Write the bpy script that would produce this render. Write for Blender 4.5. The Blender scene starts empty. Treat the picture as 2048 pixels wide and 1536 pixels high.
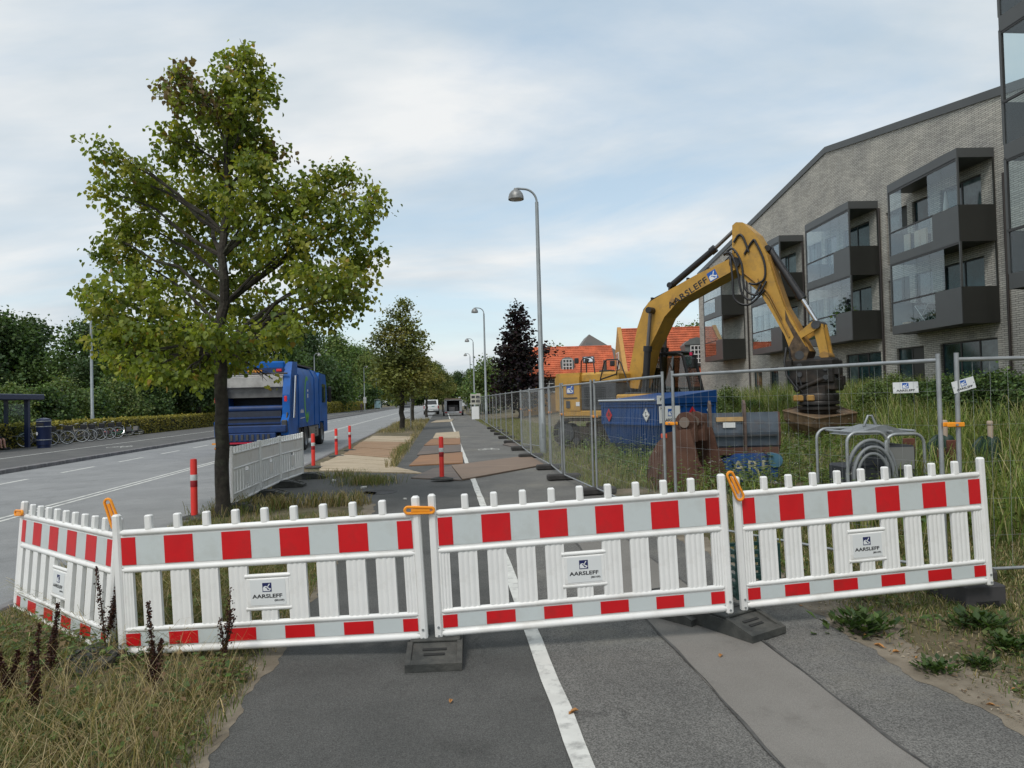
import bpy, bmesh, math, random
import numpy as np
from mathutils import Matrix, Vector
random.seed(7); rng = np.random.default_rng(7)
SC = bpy.context.scene; COL = SC.collection
R_ = math.radians
# ------------------------------------------------------------------ camera, sky, sun, exposure
F, EYE, PITCH, ROLL, ROAD = 1400.0, 1.75, math.atan(30/1400), 0.026, R_(5.66)
cam = bpy.data.cameras.new('camera'); cam.sensor_width = 36; cam.lens = F/2048*36
cam.clip_start = .05; cam.clip_end = 4000
camo = bpy.data.objects.new('camera', cam); COL.objects.link(camo)
_c, _s = math.cos(ROLL), math.sin(ROLL); _cp, _sp = math.cos(PITCH), math.sin(PITCH)
fwd = Vector((0, _cp, _sp)); up0 = Vector((0, -_sp, _cp)); rt0 = Vector((1, 0, 0))
rt = rt0*_c - up0*_s; up = rt0*_s + up0*_c
m = Matrix.Identity(4)
for i in range(3):
    m[i][0], m[i][1], m[i][2] = rt[i], up[i], -fwd[i]
m[2][3] = EYE
camo.matrix_world = m
SC.camera = camo
SUN_EL, SUN_AZ = R_(54), R_(205)           # azimuth clockwise from +Y
w = bpy.data.worlds.new('World'); SC.world = w; w.use_nodes = True
nt = w.node_tree; nt.nodes.clear()
def N(tree, typ, **kw):
    n = tree.nodes.new(typ)
    for k, v in kw.items(): setattr(n, k, v)
    return n
def build_sky():
    L = nt.links.new
    out = N(nt, 'ShaderNodeOutputWorld'); bg = N(nt, 'ShaderNodeBackground'); bg.inputs[1].default_value = .106
    sky = N(nt, 'ShaderNodeTexSky', sky_type='NISHITA', sun_disc=False, sun_elevation=SUN_EL, sun_rotation=SUN_AZ, air_density=1.0, dust_density=1.0, ozone_density=1.5)
    tc = N(nt, 'ShaderNodeTexCoord'); sep = N(nt, 'ShaderNodeSeparateXYZ'); L(tc.outputs['Generated'], sep.inputs[0])
    ad = N(nt, 'ShaderNodeMath', operation='MAXIMUM'); L(sep.outputs[2], ad.inputs[0]); ad.inputs[1].default_value = 0.0
    ad2 = N(nt, 'ShaderNodeMath', operation='ADD'); L(ad.outputs[0], ad2.inputs[0]); ad2.inputs[1].default_value = .30
    dx = N(nt, 'ShaderNodeMath', operation='DIVIDE'); L(sep.outputs[0], dx.inputs[0]); L(ad2.outputs[0], dx.inputs[1])
    dy = N(nt, 'ShaderNodeMath', operation='DIVIDE'); L(sep.outputs[1], dy.inputs[0]); L(ad2.outputs[0], dy.inputs[1])
    cb = N(nt, 'ShaderNodeCombineXYZ'); L(dx.outputs[0], cb.inputs[0]); L(dy.outputs[0], cb.inputs[1])
    mp = N(nt, 'ShaderNodeMapping'); L(cb.outputs[0], mp.inputs[0])
    mp.inputs['Location'].default_value = (12.5, 8.8, 0); mp.inputs['Rotation'].default_value = (0, 0, R_(28)); mp.inputs['Scale'].default_value = (.55, 1.15, 1)
    n1 = N(nt, 'ShaderNodeTexNoise'); L(mp.outputs[0], n1.inputs['Vector'])
    n1.inputs['Scale'].default_value = 1.1; n1.inputs['Detail'].default_value = 9; n1.inputs['Roughness'].default_value = .58; n1.inputs['Distortion'].default_value = .6
    rp = N(nt, 'ShaderNodeValToRGB'); L(n1.outputs['Fac'], rp.inputs[0])
    e = rp.color_ramp.elements; e[0].position = .36; e[0].color = (.10, .10, .10, 1); e[1].position = .57; e[1].color = (.95, .95, .95, 1)
    # soft shading inside the cloud sheet
    n2 = N(nt, 'ShaderNodeTexNoise'); L(mp.outputs[0], n2.inputs['Vector'])
    n2.inputs['Scale'].default_value = 3.2; n2.inputs['Detail'].default_value = 5; n2.inputs['Roughness'].default_value = .5
    r2 = N(nt, 'ShaderNodeValToRGB'); L(n2.outputs['Fac'], r2.inputs[0])
    e = r2.color_ramp.elements; e[0].position = .32; e[0].color = (4.5, 5.2, 5.75, 1); e[1].position = .66; e[1].color = (7.0, 7.1, 7.1, 1)
    s0 = N(nt, 'ShaderNodeMixRGB', blend_type='MULTIPLY'); s0.inputs[0].default_value = 1; L(sky.outputs[0], s0.inputs[1]); s0.inputs[2].default_value = (2.2, 1.9, 1.5, 1)
    sk = N(nt, 'ShaderNodeMixRGB'); sk.inputs[0].default_value = .65; L(s0.outputs[0], sk.inputs[1]); sk.inputs[2].default_value = (3.7, 4.9, 6.1, 1)
    mx = N(nt, 'ShaderNodeMixRGB'); L(rp.outputs[0], mx.inputs[0]); L(sk.outputs[0], mx.inputs[1]); L(r2.outputs[0], mx.inputs[2])
    L(mx.outputs[0], bg.inputs[0]); L(bg.outputs[0], out.inputs[0])
build_sky()
sl = bpy.data.lights.new('sun', 'SUN'); sl.energy = 1.5; sl.angle = R_(18); sl.color = (1, .95, .88)
so = bpy.data.objects.new('sun', sl); COL.objects.link(so)
sd = Vector((math.sin(SUN_AZ)*math.cos(SUN_EL), math.cos(SUN_AZ)*math.cos(SUN_EL), math.sin(SUN_EL)))
so.rotation_euler = sd.to_track_quat('Z', 'Y').to_euler(); so.location = (0, 0, 60)
SC.view_settings.view_transform = 'Standard'; SC.view_settings.look = 'None'; SC.view_settings.gamma = 1
SC.view_settings.use_curve_mapping = False; SC.view_settings.exposure = 0.27
SC.render.engine = 'CYCLES'; SC.cycles.max_bounces = 6; SC.cycles.transparent_max_bounces = 12
SC.cycles.diffuse_bounces = 3; SC.cycles.glossy_bounces = 3; SC.cycles.use_denoising = True
SC.cycles.caustics_reflective = False; SC.cycles.caustics_refractive = False

# ------------------------------------------------------------------ places
CA, SA = math.cos(ROAD), math.sin(ROAD)
def RW(u, v, z=0.0):                       # road coordinates (across, along) -> world
    return Vector((u*CA - v*SA, u*SA + v*CA, z))
def UV(x, y): return x*CA + y*SA, -x*SA + y*CA
def ray(px, py):
    x, y = px-1024, py-768
    x0, y0 = _c*x - _s*y, _s*x + _c*y
    return Vector((x0/F, _cp + y0/F*_sp, _sp - y0/F*_cp))
def on_ground(px, py, z=0.0):
    d = ray(px, py); t = (z-EYE)/d.z
    return Vector((d.x*t, d.y*t, z))
def at(px, py, dist):
    d = ray(px, py); t = dist/d.y
    return Vector((d.x*t, dist, EYE + d.z*t))
def sstep(a, b, x):
    t = np.clip((x-a)/(b-a), 0, 1); return t*t*(3-2*t)
def gz(u, v):                              # height of the ground beside the path
    return 1.0*sstep(4.2, 17.5, u)*sstep(7, 14, v) + .25*sstep(4.0, 10, u)*sstep(4, 8, v)*0
def GZ(x, y): return float(gz(*UV(x, y)))
ROADZ = -.08
# ------------------------------------------------------------------ mesh helpers
class MB:
    def __init__(s): s.v = []; s.f = []; s.m = []; s.mi = 0
    def add(s, vs, fs):
        b = len(s.v); s.v += [tuple(p) for p in vs]
        for f in fs: s.f.append([b+i for i in f]); s.m.append(s.mi)
    def box(s, x0, x1, y0, y1, z0, z1, c=0.0, M=None):
        X, Y, Z = (x0, x1), (y0, y1), (z0, z1)
        if c <= 0:
            vs = [(X[i], Y[j], Z[k]) for i in (0, 1) for j in (0, 1) for k in (0, 1)]
            fs = [(0, 1, 3, 2), (4, 6, 7, 5), (0, 4, 5, 1), (2, 3, 7, 6), (0, 2, 6, 4), (1, 5, 7, 3)]
        else:
            c = min(c, abs(x1-x0)*.45, abs(y1-y0)*.45, abs(z1-z0)*.45)
            vs = []; idx = {}
            for i in (0, 1):
                for j in (0, 1):
                    for k in (0, 1):
                        sx, sy, sz = (1-2*i)*c, (1-2*j)*c, (1-2*k)*c
                        p = (X[i], Y[j], Z[k])
                        for ax, q in enumerate(((p[0], p[1]+sy, p[2]+sz), (p[0]+sx, p[1], p[2]+sz), (p[0]+sx, p[1]+sy, p[2]))):
                            idx[i, j, k, ax] = len(vs); vs.append(q)
            I = idx; fs = []
            for i in (0, 1):
                fs.append([I[i, 0, 0, 0], I[i, 0, 1, 0], I[i, 1, 1, 0], I[i, 1, 0, 0]])
                fs.append([I[0, i, 0, 1], I[0, i, 1, 1], I[1, i, 1, 1], I[1, i, 0, 1]])
                fs.append([I[0, 0, i, 2], I[0, 1, i, 2], I[1, 1, i, 2], I[1, 0, i, 2]])
            for a in (0, 1):
                for b in (0, 1):
                    fs.append([I[0, a, b, 1], I[1, a, b, 1], I[1, a, b, 2], I[0, a, b, 2]])
                    fs.append([I[a, 0, b, 0], I[a, 1, b, 0], I[a, 1, b, 2], I[a, 0, b, 2]])
                    fs.append([I[a, b, 0, 0], I[a, b, 1, 0], I[a, b, 1, 1], I[a, b, 0, 1]])
                    for k in (0, 1): fs.append([I[a, b, k, 0], I[a, b, k, 1], I[a, b, k, 2]])
        if M is not None: vs = [M @ Vector(p) for p in vs]
        s.add(vs, fs); return s
    def prism(s, poly, a, b, axis='y', M=None):
        n = len(poly)
        def P(p, t): return {'x': (t, p[0], p[1]), 'y': (p[0], t, p[1]), 'z': (p[0], p[1], t)}[axis]
        vs = [P(p, a) for p in poly] + [P(p, b) for p in poly]
        if M is not None: vs = [M @ Vector(p) for p in vs]
        fs = [list(range(n))[::-1], list(range(n, 2*n))] + [(i, (i+1) % n, n+(i+1) % n, n+i) for i in range(n)]
        s.add(vs, fs); return s
    def tube(s, pts, r, n=8, cap=True, closed=False):
        pts = [Vector(p) for p in pts]; k = len(pts)
        rs = r if isinstance(r, (list, tuple)) else [r]*k
        ref = None; vs = []
        for i, p in enumerate(pts):
            if closed: t = pts[(i+1) % k] - pts[i-1]
            else: t = pts[min(i+1, k-1)] - pts[max(i-1, 0)]
            t = t.normalized() if t.length > 1e-9 else Vector((0, 0, 1))
            if ref is None:
                ref = t.orthogonal().normalized()
            ref = (ref - t*ref.dot(t))
            ref = ref.normalized() if ref.length > 1e-6 else t.orthogonal().normalized()
            b = t.cross(ref)
            for j in range(n):
                a = 2*math.pi*j/n
                vs.append(p + (ref*math.cos(a) + b*math.sin(a))*rs[i])
        fs = []
        for i in range(k if closed else k-1):
            i2 = (i+1) % k
            for j in range(n):
                fs.append((i*n+j, i*n+(j+1) % n, i2*n+(j+1) % n, i2*n+j))
        if cap and not closed:
            fs.append(list(range(n))[::-1]); fs.append([(k-1)*n+j for j in range(n)])
        s.add(vs, fs); return s
    def cyl(s, p0, p1, r0, r1=None, n=16, cap=True):
        return s.tube([p0, p1], [r0, r0 if r1 is None else r1], n, cap)
    def lathe(s, prof, n=24, c=(0, 0, 0), M=None):
        vs = []; k = len(prof)
        for r, z in prof:
            for j in range(n):
                a = 2*math.pi*j/n; vs.append((c[0]+r*math.cos(a), c[1]+r*math.sin(a), c[2]+z))
        if M is not None: vs = [M @ Vector(p) for p in vs]
        fs = [(i*n+j, i*n+(j+1) % n, (i+1)*n+(j+1) % n, (i+1)*n+j) for i in range(k-1) for j in range(n)]
        s.add(vs, fs); return s
    def ell(s, c, r, nu=12, nv=8):
        prof = [(math.sin(math.pi*i/nv), -math.cos(math.pi*i/nv)) for i in range(nv+1)]
        vs = []
        for a, z in prof:
            for j in range(nu):
                t = 2*math.pi*j/nu; vs.append((c[0]+r[0]*a*math.cos(t), c[1]+r[1]*a*math.sin(t), c[2]+r[2]*z))
        fs = [(i*nu+j, i*nu+(j+1) % nu, (i+1)*nu+(j+1) % nu, (i+1)*nu+j) for i in range(nv) for j in range(nu)]
        s.add(vs, fs); return s
    def quad(s, *p): s.add(p, [list(range(len(p)))]); return s
    def mesh(s, name, mats, smooth=None):
        me = bpy.data.meshes.new(name); me.from_pydata(s.v, [], s.f)
        for mm in (mats if isinstance(mats, (list, tuple)) else [mats]): me.materials.append(mm)
        me.polygons.foreach_set('material_index', s.m)
        bm = bmesh.new(); bm.from_mesh(me)
        bmesh.ops.remove_doubles(bm, verts=bm.verts, dist=1e-5) if smooth else None
        bmesh.ops.recalc_face_normals(bm, faces=bm.faces); bm.to_mesh(me); bm.free()
        if smooth:
            me.polygons.foreach_set('use_smooth', [True]*len(me.polygons)); me.set_sharp_from_angle(angle=R_(smooth))
        me.update(); return me
    def obj(s, name, mats, parent=None, loc=None, smooth=None, rot=None):
        return put(name, s.mesh(name, mats, smooth), parent, loc, rot)
def put(name, me, parent=None, loc=None, rot=None):
    o = bpy.data.objects.new(name, me); COL.objects.link(o)
    if parent is not None: o.parent = parent
    if loc is not None: o.location = loc
    if rot is not None: o.rotation_euler = rot if isinstance(rot, (tuple, list)) else (0, 0, rot)
    return o
def npmesh(name, V, faces, mats, colors=None, mat_idx=None, smooth=False):
    V = np.asarray(V, np.float32).reshape(-1, 3)
    me = bpy.data.meshes.new(name); me.vertices.add(len(V)); me.vertices.foreach_set('co', V.ravel())
    faces = [np.asarray(f, np.int32) for f in faces if len(f)]
    tot = [np.full(len(f), f.shape[1], np.int32) for f in faces]
    cnt = np.concatenate(tot); li = np.concatenate([f.ravel() for f in faces])
    me.loops.add(len(li)); me.loops.foreach_set('vertex_index', li)
    me.polygons.add(len(cnt)); st = np.zeros(len(cnt), np.int32); st[1:] = np.cumsum(cnt)[:-1]
    me.polygons.foreach_set('loop_start', st)
    try: me.polygons.foreach_set('loop_total', cnt)
    except Exception: pass
    for mm in (mats if isinstance(mats, (list, tuple)) else [mats]): me.materials.append(mm)
    if mat_idx is not None: me.polygons.foreach_set('material_index', np.asarray(mat_idx, np.int32))
    if smooth: me.polygons.foreach_set('use_smooth', np.ones(len(cnt), bool))
    me.update(calc_edges=True)
    if colors is not None:
        a = me.attributes.new('tint', 'FLOAT_COLOR', 'POINT')
        c = np.ones((len(V), 4), np.float32); c[:, :3] = colors; a.data.foreach_set('color', c.ravel())
    return me
def thing(name, label, cat, loc=(0, 0, 0), rotz=0.0, group=None):
    o = bpy.data.objects.new(name, None); COL.objects.link(o); o.empty_display_size = .1
    o.location = loc; o.rotation_euler = rotz if isinstance(rotz, (tuple, list)) else (0, 0, rotz)
    return tag(o, label, cat, group)
def tag(o, label, cat, group=None, kind=None):
    o['label'] = label; o['category'] = cat
    if group: o['group'] = group
    if kind: o['kind'] = kind
    return o
def setting(o): o['kind'] = 'structure'; return o
def stuff(o, label=None, cat=None):
    o['kind'] = 'stuff'
    if label: o['label'] = label
    if cat: o['category'] = cat
    return o
KIDS = {}
def kids(o): return list(o.children)
def dup(root, loc, rotz, label, group=None, skip=()):
    r = root.copy(); COL.objects.link(r); r.location = loc
    r.rotation_euler = rotz if isinstance(rotz, (tuple, list)) else (0, 0, rotz)
    r['label'] = label
    if group: r['group'] = group
    def rec(a, b):
        for ch in a.children:
            if ch.name.split('.')[0] in skip: continue
            c = ch.copy(); COL.objects.link(c); c.parent = b; rec(ch, c)
    rec(root, r); return r
# ------------------------------------------------------------------ materials
MATS = {}
def M(name, col, rough=.6, metal=0.0, var=.0, scale=4.0, col2=None, bump=0.0, bscale=40.0, detail=6, spec=.5, dirt=None, dscale=1.5, damt=.5, coat=0.0, stretch=None):
    if name in MATS: return MATS[name]
    mt = bpy.data.materials.new(name); mt.use_nodes = True; t = mt.node_tree; L = t.links.new
    b = t.nodes['Principled BSDF']; b.inputs['Roughness'].default_value = rough; b.inputs['Metallic'].default_value = metal
    b.inputs['Specular IOR Level'].default_value = spec; b.inputs['Coat Weight'].default_value = coat
    b.inputs['Base Color'].default_value = (*col, 1)
    tc = t.nodes.new('ShaderNodeTexCoord'); src = None; OC = tc.outputs['Object']
    if stretch:
        mp_ = t.nodes.new('ShaderNodeMapping'); mp_.inputs['Scale'].default_value = stretch; L(OC, mp_.inputs[0]); OC = mp_.outputs[0]
    if var or col2:
        n = t.nodes.new('ShaderNodeTexNoise'); n.inputs['Scale'].default_value = scale; n.inputs['Detail'].default_value = detail
        L(OC, n.inputs['Vector'])
        r = t.nodes.new('ShaderNodeValToRGB'); L(n.outputs['Fac'], r.inputs[0])
        c2 = col2 or tuple(min(1, c*(1+var)) for c in col); c1 = col if col2 else tuple(c*(1-var) for c in col)
        e = r.color_ramp.elements; e[0].position = .36; e[0].color = (*c1, 1); e[1].position = .64; e[1].color = (*c2, 1)
        src = r.outputs[0]
    if dirt:
        n = t.nodes.new('ShaderNodeTexNoise'); n.inputs['Scale'].default_value = dscale; n.inputs['Detail'].default_value = 9; n.inputs['Roughness'].default_value = .68
        L(OC, n.inputs['Vector'])
        r = t.nodes.new('ShaderNodeValToRGB'); L(n.outputs['Fac'], r.inputs[0])
        e = r.color_ramp.elements; e[0].position = .5; e[0].color = (0, 0, 0, 1); e[1].position = .72; e[1].color = (damt,)*3 + (1,)
        mx = t.nodes.new('ShaderNodeMixRGB'); L(r.outputs[0], mx.inputs[0])
        if src is not None: L(src, mx.inputs[1])
        else: mx.inputs[1].default_value = (*col, 1)
        mx.inputs[2].default_value = (*dirt, 1); src = mx.outputs[0]
    if src is not None: L(src, b.inputs['Base Color'])
    if bump:
        n = t.nodes.new('ShaderNodeTexNoise'); n.inputs['Scale'].default_value = bscale; n.inputs['Detail'].default_value = 6
        L(OC, n.inputs['Vector'])
        bp = t.nodes.new('ShaderNodeBump'); bp.inputs['Strength'].default_value = bump; bp.inputs['Distance'].default_value = .02
        L(n.outputs['Fac'], bp.inputs['Height']); L(bp.outputs[0], b.inputs['Normal'])
    MATS[name] = mt; return mt
def leafmat(name, trans=.35, rough=.5, tintmul=1.0):
    mt = bpy.data.materials.new(name); mt.use_nodes = True; t = mt.node_tree; L = t.links.new
    b = t.nodes['Principled BSDF']; b.inputs['Roughness'].default_value = rough; b.inputs['Specular IOR Level'].default_value = .35
    a = t.nodes.new('ShaderNodeAttribute'); a.attribute_name = 'tint'; L(a.outputs['Color'], b.inputs['Base Color'])
    tr = t.nodes.new('ShaderNodeBsdfTranslucent')
    mul = t.nodes.new('ShaderNodeMixRGB'); mul.blend_type = 'MULTIPLY'; mul.inputs[0].default_value = 1; L(a.outputs['Color'], mul.inputs[1]); mul.inputs[2].default_value = (1.5, 1.5, .7, 1)
    L(mul.outputs[0], tr.inputs[0])
    mx = t.nodes.new('ShaderNodeMixShader'); mx.inputs[0].default_value = trans; L(b.outputs[0], mx.inputs[1]); L(tr.outputs[0], mx.inputs[2])
    L(mx.outputs[0], t.nodes['Material Output'].inputs[0]); return mt
def glassmat(name, tint=(.9, .95, .95), refl=.12, rough=.02):
    mt = bpy.data.materials.new(name); mt.use_nodes = True; t = mt.node_tree; L = t.links.new
    t.nodes.remove(t.nodes['Principled BSDF'])
    tr = t.nodes.new('ShaderNodeBsdfTransparent'); tr.inputs[0].default_value = (*tint, 1)
    gl = t.nodes.new('ShaderNodeBsdfGlossy'); gl.inputs['Roughness'].default_value = rough; gl.inputs[0].default_value = (.95, .97, 1, 1)
    lw = t.nodes.new('ShaderNodeLayerWeight'); lw.inputs[0].default_value = .5; fr = t.nodes.new('ShaderNodeMath'); fr.operation = 'POWER'; fr.inputs[1].default_value = 3.4; L(lw.outputs['Facing'], fr.inputs[0])
    ad = t.nodes.new('ShaderNodeMath'); ad.operation = 'ADD'; L(fr.outputs[0], ad.inputs[0]); ad.inputs[1].default_value = refl; ad.use_clamp = True
    mx = t.nodes.new('ShaderNodeMixShader'); L(ad.outputs[0], mx.inputs[0]); L(tr.outputs[0], mx.inputs[1]); L(gl.outputs[0], mx.inputs[2])
    L(mx.outputs[0], t.nodes['Material Output'].inputs[0]); return mt
def asphalt(name, c1, c2, speck=.5, rough=.85, patch=(.5, .5, .5), pamt=0.0, bump=.35, grain=160, crack=.35):
    mt = bpy.data.materials.new(name); mt.use_nodes = True; t = mt.node_tree; L = t.links.new
    b = t.nodes['Principled BSDF']; b.inputs['Roughness'].default_value = rough; b.inputs['Specular IOR Level'].default_value = .3
    tc = t.nodes.new('ShaderNodeTexCoord')
    def noise(s, d=6, rg=.6):
        n = t.nodes.new('ShaderNodeTexNoise'); n.inputs['Scale'].default_value = s; n.inputs['Detail'].default_value = d; n.inputs['Roughness'].default_value = rg
        L(tc.outputs['Object'], n.inputs['Vector']); return n
    def ramp(o, p0, a, p1, bb):
        r = t.nodes.new('ShaderNodeValToRGB'); L(o, r.inputs[0]); e = r.color_ramp.elements
        e[0].position = p0; e[0].color = (*a, 1); e[1].position = p1; e[1].color = (*bb, 1); return r
    big = ramp(noise(.9, 8, .62).outputs['Fac'], .35, c1, .65, c2)
    sp = noise(grain, 3, .7); spr = ramp(sp.outputs['Fac'], .38, (1-speck,)*3, .66, (1+speck,)*3)
    mx = t.nodes.new('ShaderNodeMixRGB'); mx.blend_type = 'MULTIPLY'; mx.inputs[0].default_value = 1; L(big.outputs[0], mx.inputs[1]); L(spr.outputs[0], mx.inputs[2])
    src = mx.outputs[0]
    if pamt:
        pr = ramp(noise(.55, 9, .7).outputs['Fac'], .53, (0, 0, 0), .72, (pamt,)*3)
        m2 = t.nodes.new('ShaderNodeMixRGB'); L(pr.outputs[0], m2.inputs[0]); L(src, m2.inputs[1]); m2.inputs[2].default_value = (*patch, 1); src = m2.outputs[0]
    # small pale stones and dark pits
    vo = t.nodes.new('ShaderNodeTexVoronoi'); vo.inputs['Scale'].default_value = 26; L(tc.outputs['Object'], vo.inputs['Vector'])
    vr = ramp(vo.outputs['Distance'], .05, (.55,)*3, .09, (0, 0, 0))
    wn = noise(7, 2); wr = ramp(wn.outputs['Fac'], .56, (0, 0, 0), .6, (1, 1, 1))
    mm = t.nodes.new('ShaderNodeMath'); mm.operation = 'MULTIPLY'; L(vr.outputs[0], mm.inputs[0]); L(wr.outputs[0], mm.inputs[1])
    m3 = t.nodes.new('ShaderNodeMixRGB'); L(mm.outputs[0], m3.inputs[0]); L(src, m3.inputs[1]); m3.inputs[2].default_value = (.34, .33, .31, 1); src = m3.outputs[0]
    nd = noise(2.2, 4); va = t.nodes.new('ShaderNodeVectorMath'); va.operation = 'MULTIPLY_ADD'; L(nd.outputs['Color'], va.inputs[0]); va.inputs[1].default_value = (.9, .9, .9); L(tc.outputs['Object'], va.inputs[2])
    ve = t.nodes.new('ShaderNodeTexVoronoi'); ve.feature = 'DISTANCE_TO_EDGE'; ve.inputs['Scale'].default_value = .42; L(va.outputs[0], ve.inputs['Vector'])
    cr = ramp(ve.outputs['Distance'], .0, (1, 1, 1), .010, (0, 0, 0)); cm = ramp(noise(.35, 3).outputs['Fac'], .50, (0, 0, 0), .58, (crack,)*3)
    m5 = t.nodes.new('ShaderNodeMath'); m5.operation = 'MULTIPLY'; L(cr.outputs[0], m5.inputs[0]); L(cm.outputs[0], m5.inputs[1])
    m6 = t.nodes.new('ShaderNodeMixRGB'); L(m5.outputs[0], m6.inputs[0]); L(src, m6.inputs[1]); m6.inputs[2].default_value = (.022, .022, .022, 1); src = m6.outputs[0]
    # oil and tyre stains
    st = ramp(noise(1.9, 7, .72).outputs['Fac'], .56, (0, 0, 0), .70, (.45,)*3); m7 = t.nodes.new('ShaderNodeMixRGB'); m7.blend_type = 'MULTIPLY'; L(st.outputs[0], m7.inputs[0]); L(src, m7.inputs[1]); m7.inputs[2].default_value = (.55, .54, .53, 1); src = m7.outputs[0]
    L(src, b.inputs['Base Color'])
    bp = t.nodes.new('ShaderNodeBump'); bp.inputs['Strength'].default_value = bump; bp.inputs['Distance'].default_value = .01; L(sp.outputs['Fac'], bp.inputs['Height']); L(bp.outputs[0], b.inputs['Normal'])
    return mt
WHITE_PL = M('white_plastic', (.82, .82, .80), .38, var=.03, scale=3, dirt=(.45, .42, .36), dscale=2.4, damt=.5)
GREY_REFL = M('grey_reflective_sheet', (.58, .63, .63), .35, var=.03, dirt=(.40, .41, .38), dscale=4, damt=.5)
RED_REFL = M('red_reflective_sheet', (.62, .008, .014), .35, var=.08, dirt=(.36, .02, .02), dscale=4, damt=.7)
ORANGE_PL = M('orange_plastic', (.92, .33, .02), .4)
RED_PL = M('red_post_plastic', (.80, .045, .035), .45, var=.06, dirt=(.35, .12, .1), damt=.35)
RUBBER = M('dark_recycled_rubber', (.045, .048, .045), .8, var=.2, scale=12, bump=.3, bscale=60, dirt=(.14, .13, .11), damt=.5)
GALV = M('galvanised_steel', (.36, .38, .39), .45, .55, var=.12, scale=8, dirt=(.3, .29, .27), damt=.3)
GALV_D = M('weathered_galvanised_steel', (.27, .29, .30), .5, .5, var=.15, scale=5)
WIRE = M('wire', (.40, .42, .42), .5, .4)
LAMPM = M('lamp_steel', (.30, .33, .34), .5, .4, var=.08)
BLACK = M('black_paint', (.018, .018, .02), .45)
DKGREY = M('dark_grey_metal', (.06, .062, .066), .5, .2, var=.15)
TYRE = M('tyre_rubber', (.025, .025, .026), .85, var=.2, bump=.2)
CHROME = M('polished_steel', (.75, .76, .78), .18, 1.0)
NAVY = M('navy_paint', (.012, .022, .07), .35)
BLUE = M('truck_blue', (.007, .105, .40), .45, var=.12, scale=2, spec=.2, dirt=(.03, .06, .12), damt=.5)
DBLUE = M('deep_blue', (.005, .032, .125), .55, var=.2)
SKIPBLUE = M('container_blue', (.004, .05, .19), .5, var=.15, scale=2, spec=.3, dirt=(.025, .045, .08), damt=.5)
YELLOW = M('machine_yellow', (.51, .285, .048), .5, var=.10, scale=2, dirt=(.25, .15, .055), dscale=3.5, damt=.7, bump=.06, bscale=18)
YELLOW_D = M('dusty_yellow', (.36, .20, .05), .6, var=.2, scale=3, dirt=(.14, .09, .05), dscale=3, damt=.85)
MUDSTEEL = M('muddy_steel', (.27, .165, .08), .75, var=.25, scale=4, dirt=(.09, .06, .035), damt=.8, bump=.3)
RUST = M('rusty_steel', (.075, .034, .022), .8, col2=(.125, .06, .038), scale=3, bump=.25, bscale=25, dirt=(.05, .032, .028), damt=.8)
GREYSTEEL = M('grey_scraped_steel', (.10, .125, .155), .45, .3, var=.18, scale=4, dirt=(.13, .075, .045), dscale=2.2, damt=.75)
GLASS = glassmat('pane_glass', (.80, .86, .86), .03)
TEAL = M('dark_window', (.02, .045, .05), .06, spec=.9, var=.6, scale=1.3)
# ================================================================== SETTING
GROUND = M('ground_soil', (.075, .075, .03), .95, col2=(.15, .115, .07), scale=1.6, detail=12, bump=.8, bscale=45, dirt=(.25, .205, .15), dscale=1.1, damt=.85)
def ground():
    us = [-1500, -500, -200, -90, -50, -30, -21, -18.6, -13.3, -13.22, -4.02, -3.95, -3, -2, -1.25, -1.0, 0, 1, 2.7, 2.95, 3.5, 4.2] + [5+i for i in range(14)] + [20, 22, 30, 60, 150, 500, 1500]
    vs = [-300, -60, -20] + [-6+i for i in range(31)] + [27, 30, 40, 60, 100, 200, 500, 1600]
    V = []; n = len(vs)
    for u in us:
        for v in vs:
            z = float(gz(u, v))
            if -13.25 < u < -4.0: z = -.2
            elif -1.1 < u < 2.8 and v < 140: z = -.03
            V.append(tuple(RW(u, v, z)))
    Fc = [(i*n+j, (i+1)*n+j, (i+1)*n+j+1, i*n+j+1) for i in range(len(us)-1) for j in range(n-1)]
    return setting(put('ground', npmesh('ground', V, [Fc], GROUND)))
ground()
ROADM = asphalt('road_asphalt', (.225, .23, .23), (.28, .284, .282), .22, .8, patch=(.22, .22, .22), pamt=.45, bump=.15, grain=90)
CYCLE = asphalt('cycle_path_asphalt', (.076, .077, .073), (.11, .11, .104), .45, .85, patch=(.17, .165, .15), pamt=.3)
WALK = asphalt('footpath_asphalt', (.130, .128, .120), (.182, .178, .165), .55, .88, patch=(.25, .235, .19), pamt=.55, bump=.5, grain=120)
STRIP = asphalt('footpath_strip', (.185, .175, .158), (.225, .214, .195), .22, .85, patch=(.15, .14, .125), pamt=.4, bump=.2, grain=200, crack=.0)
FARWALK = asphalt('far_pavement_asphalt', (.09, .09, .089), (.125, .124, .118), .2, .85, patch=(.2, .19, .17), pamt=.3)
PAINT = M('road_paint', (.62, .62, .58), .7, var=.08, scale=6, dirt=(.16, .16, .155), dscale=9, damt=.75)
KERBM = M('granite_kerb', (.17, .165, .165), .8, var=.3, scale=6, bump=.2, dirt=(.12, .07, .06), damt=.6)
def strip(name, u0, u1, v0, v1, z, mat, nseg=1, jit=0.0, jl=0.0):
    V = []; Fc = []
    for i in range(nseg+1):
        v = v0+(v1-v0)*i/nseg
        a = u0 - jl*random.random() if jl else u0
        b = u1 + jit*random.uniform(-1, 1) if jit else u1
        V += [tuple(RW(a, v, z)), tuple(RW(b, v, z))]
    Fc = [(2*i, 2*i+1, 2*i+3, 2*i+2) for i in range(nseg)]
    return setting(put(name, npmesh(name, V, [Fc], mat)))
strip('road', -13.24, -4.0, -40, 300, ROADZ, ROADM)
strip('lay_by', -3.9, -1.28, 68, 140, .0035, ROADM)
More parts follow.
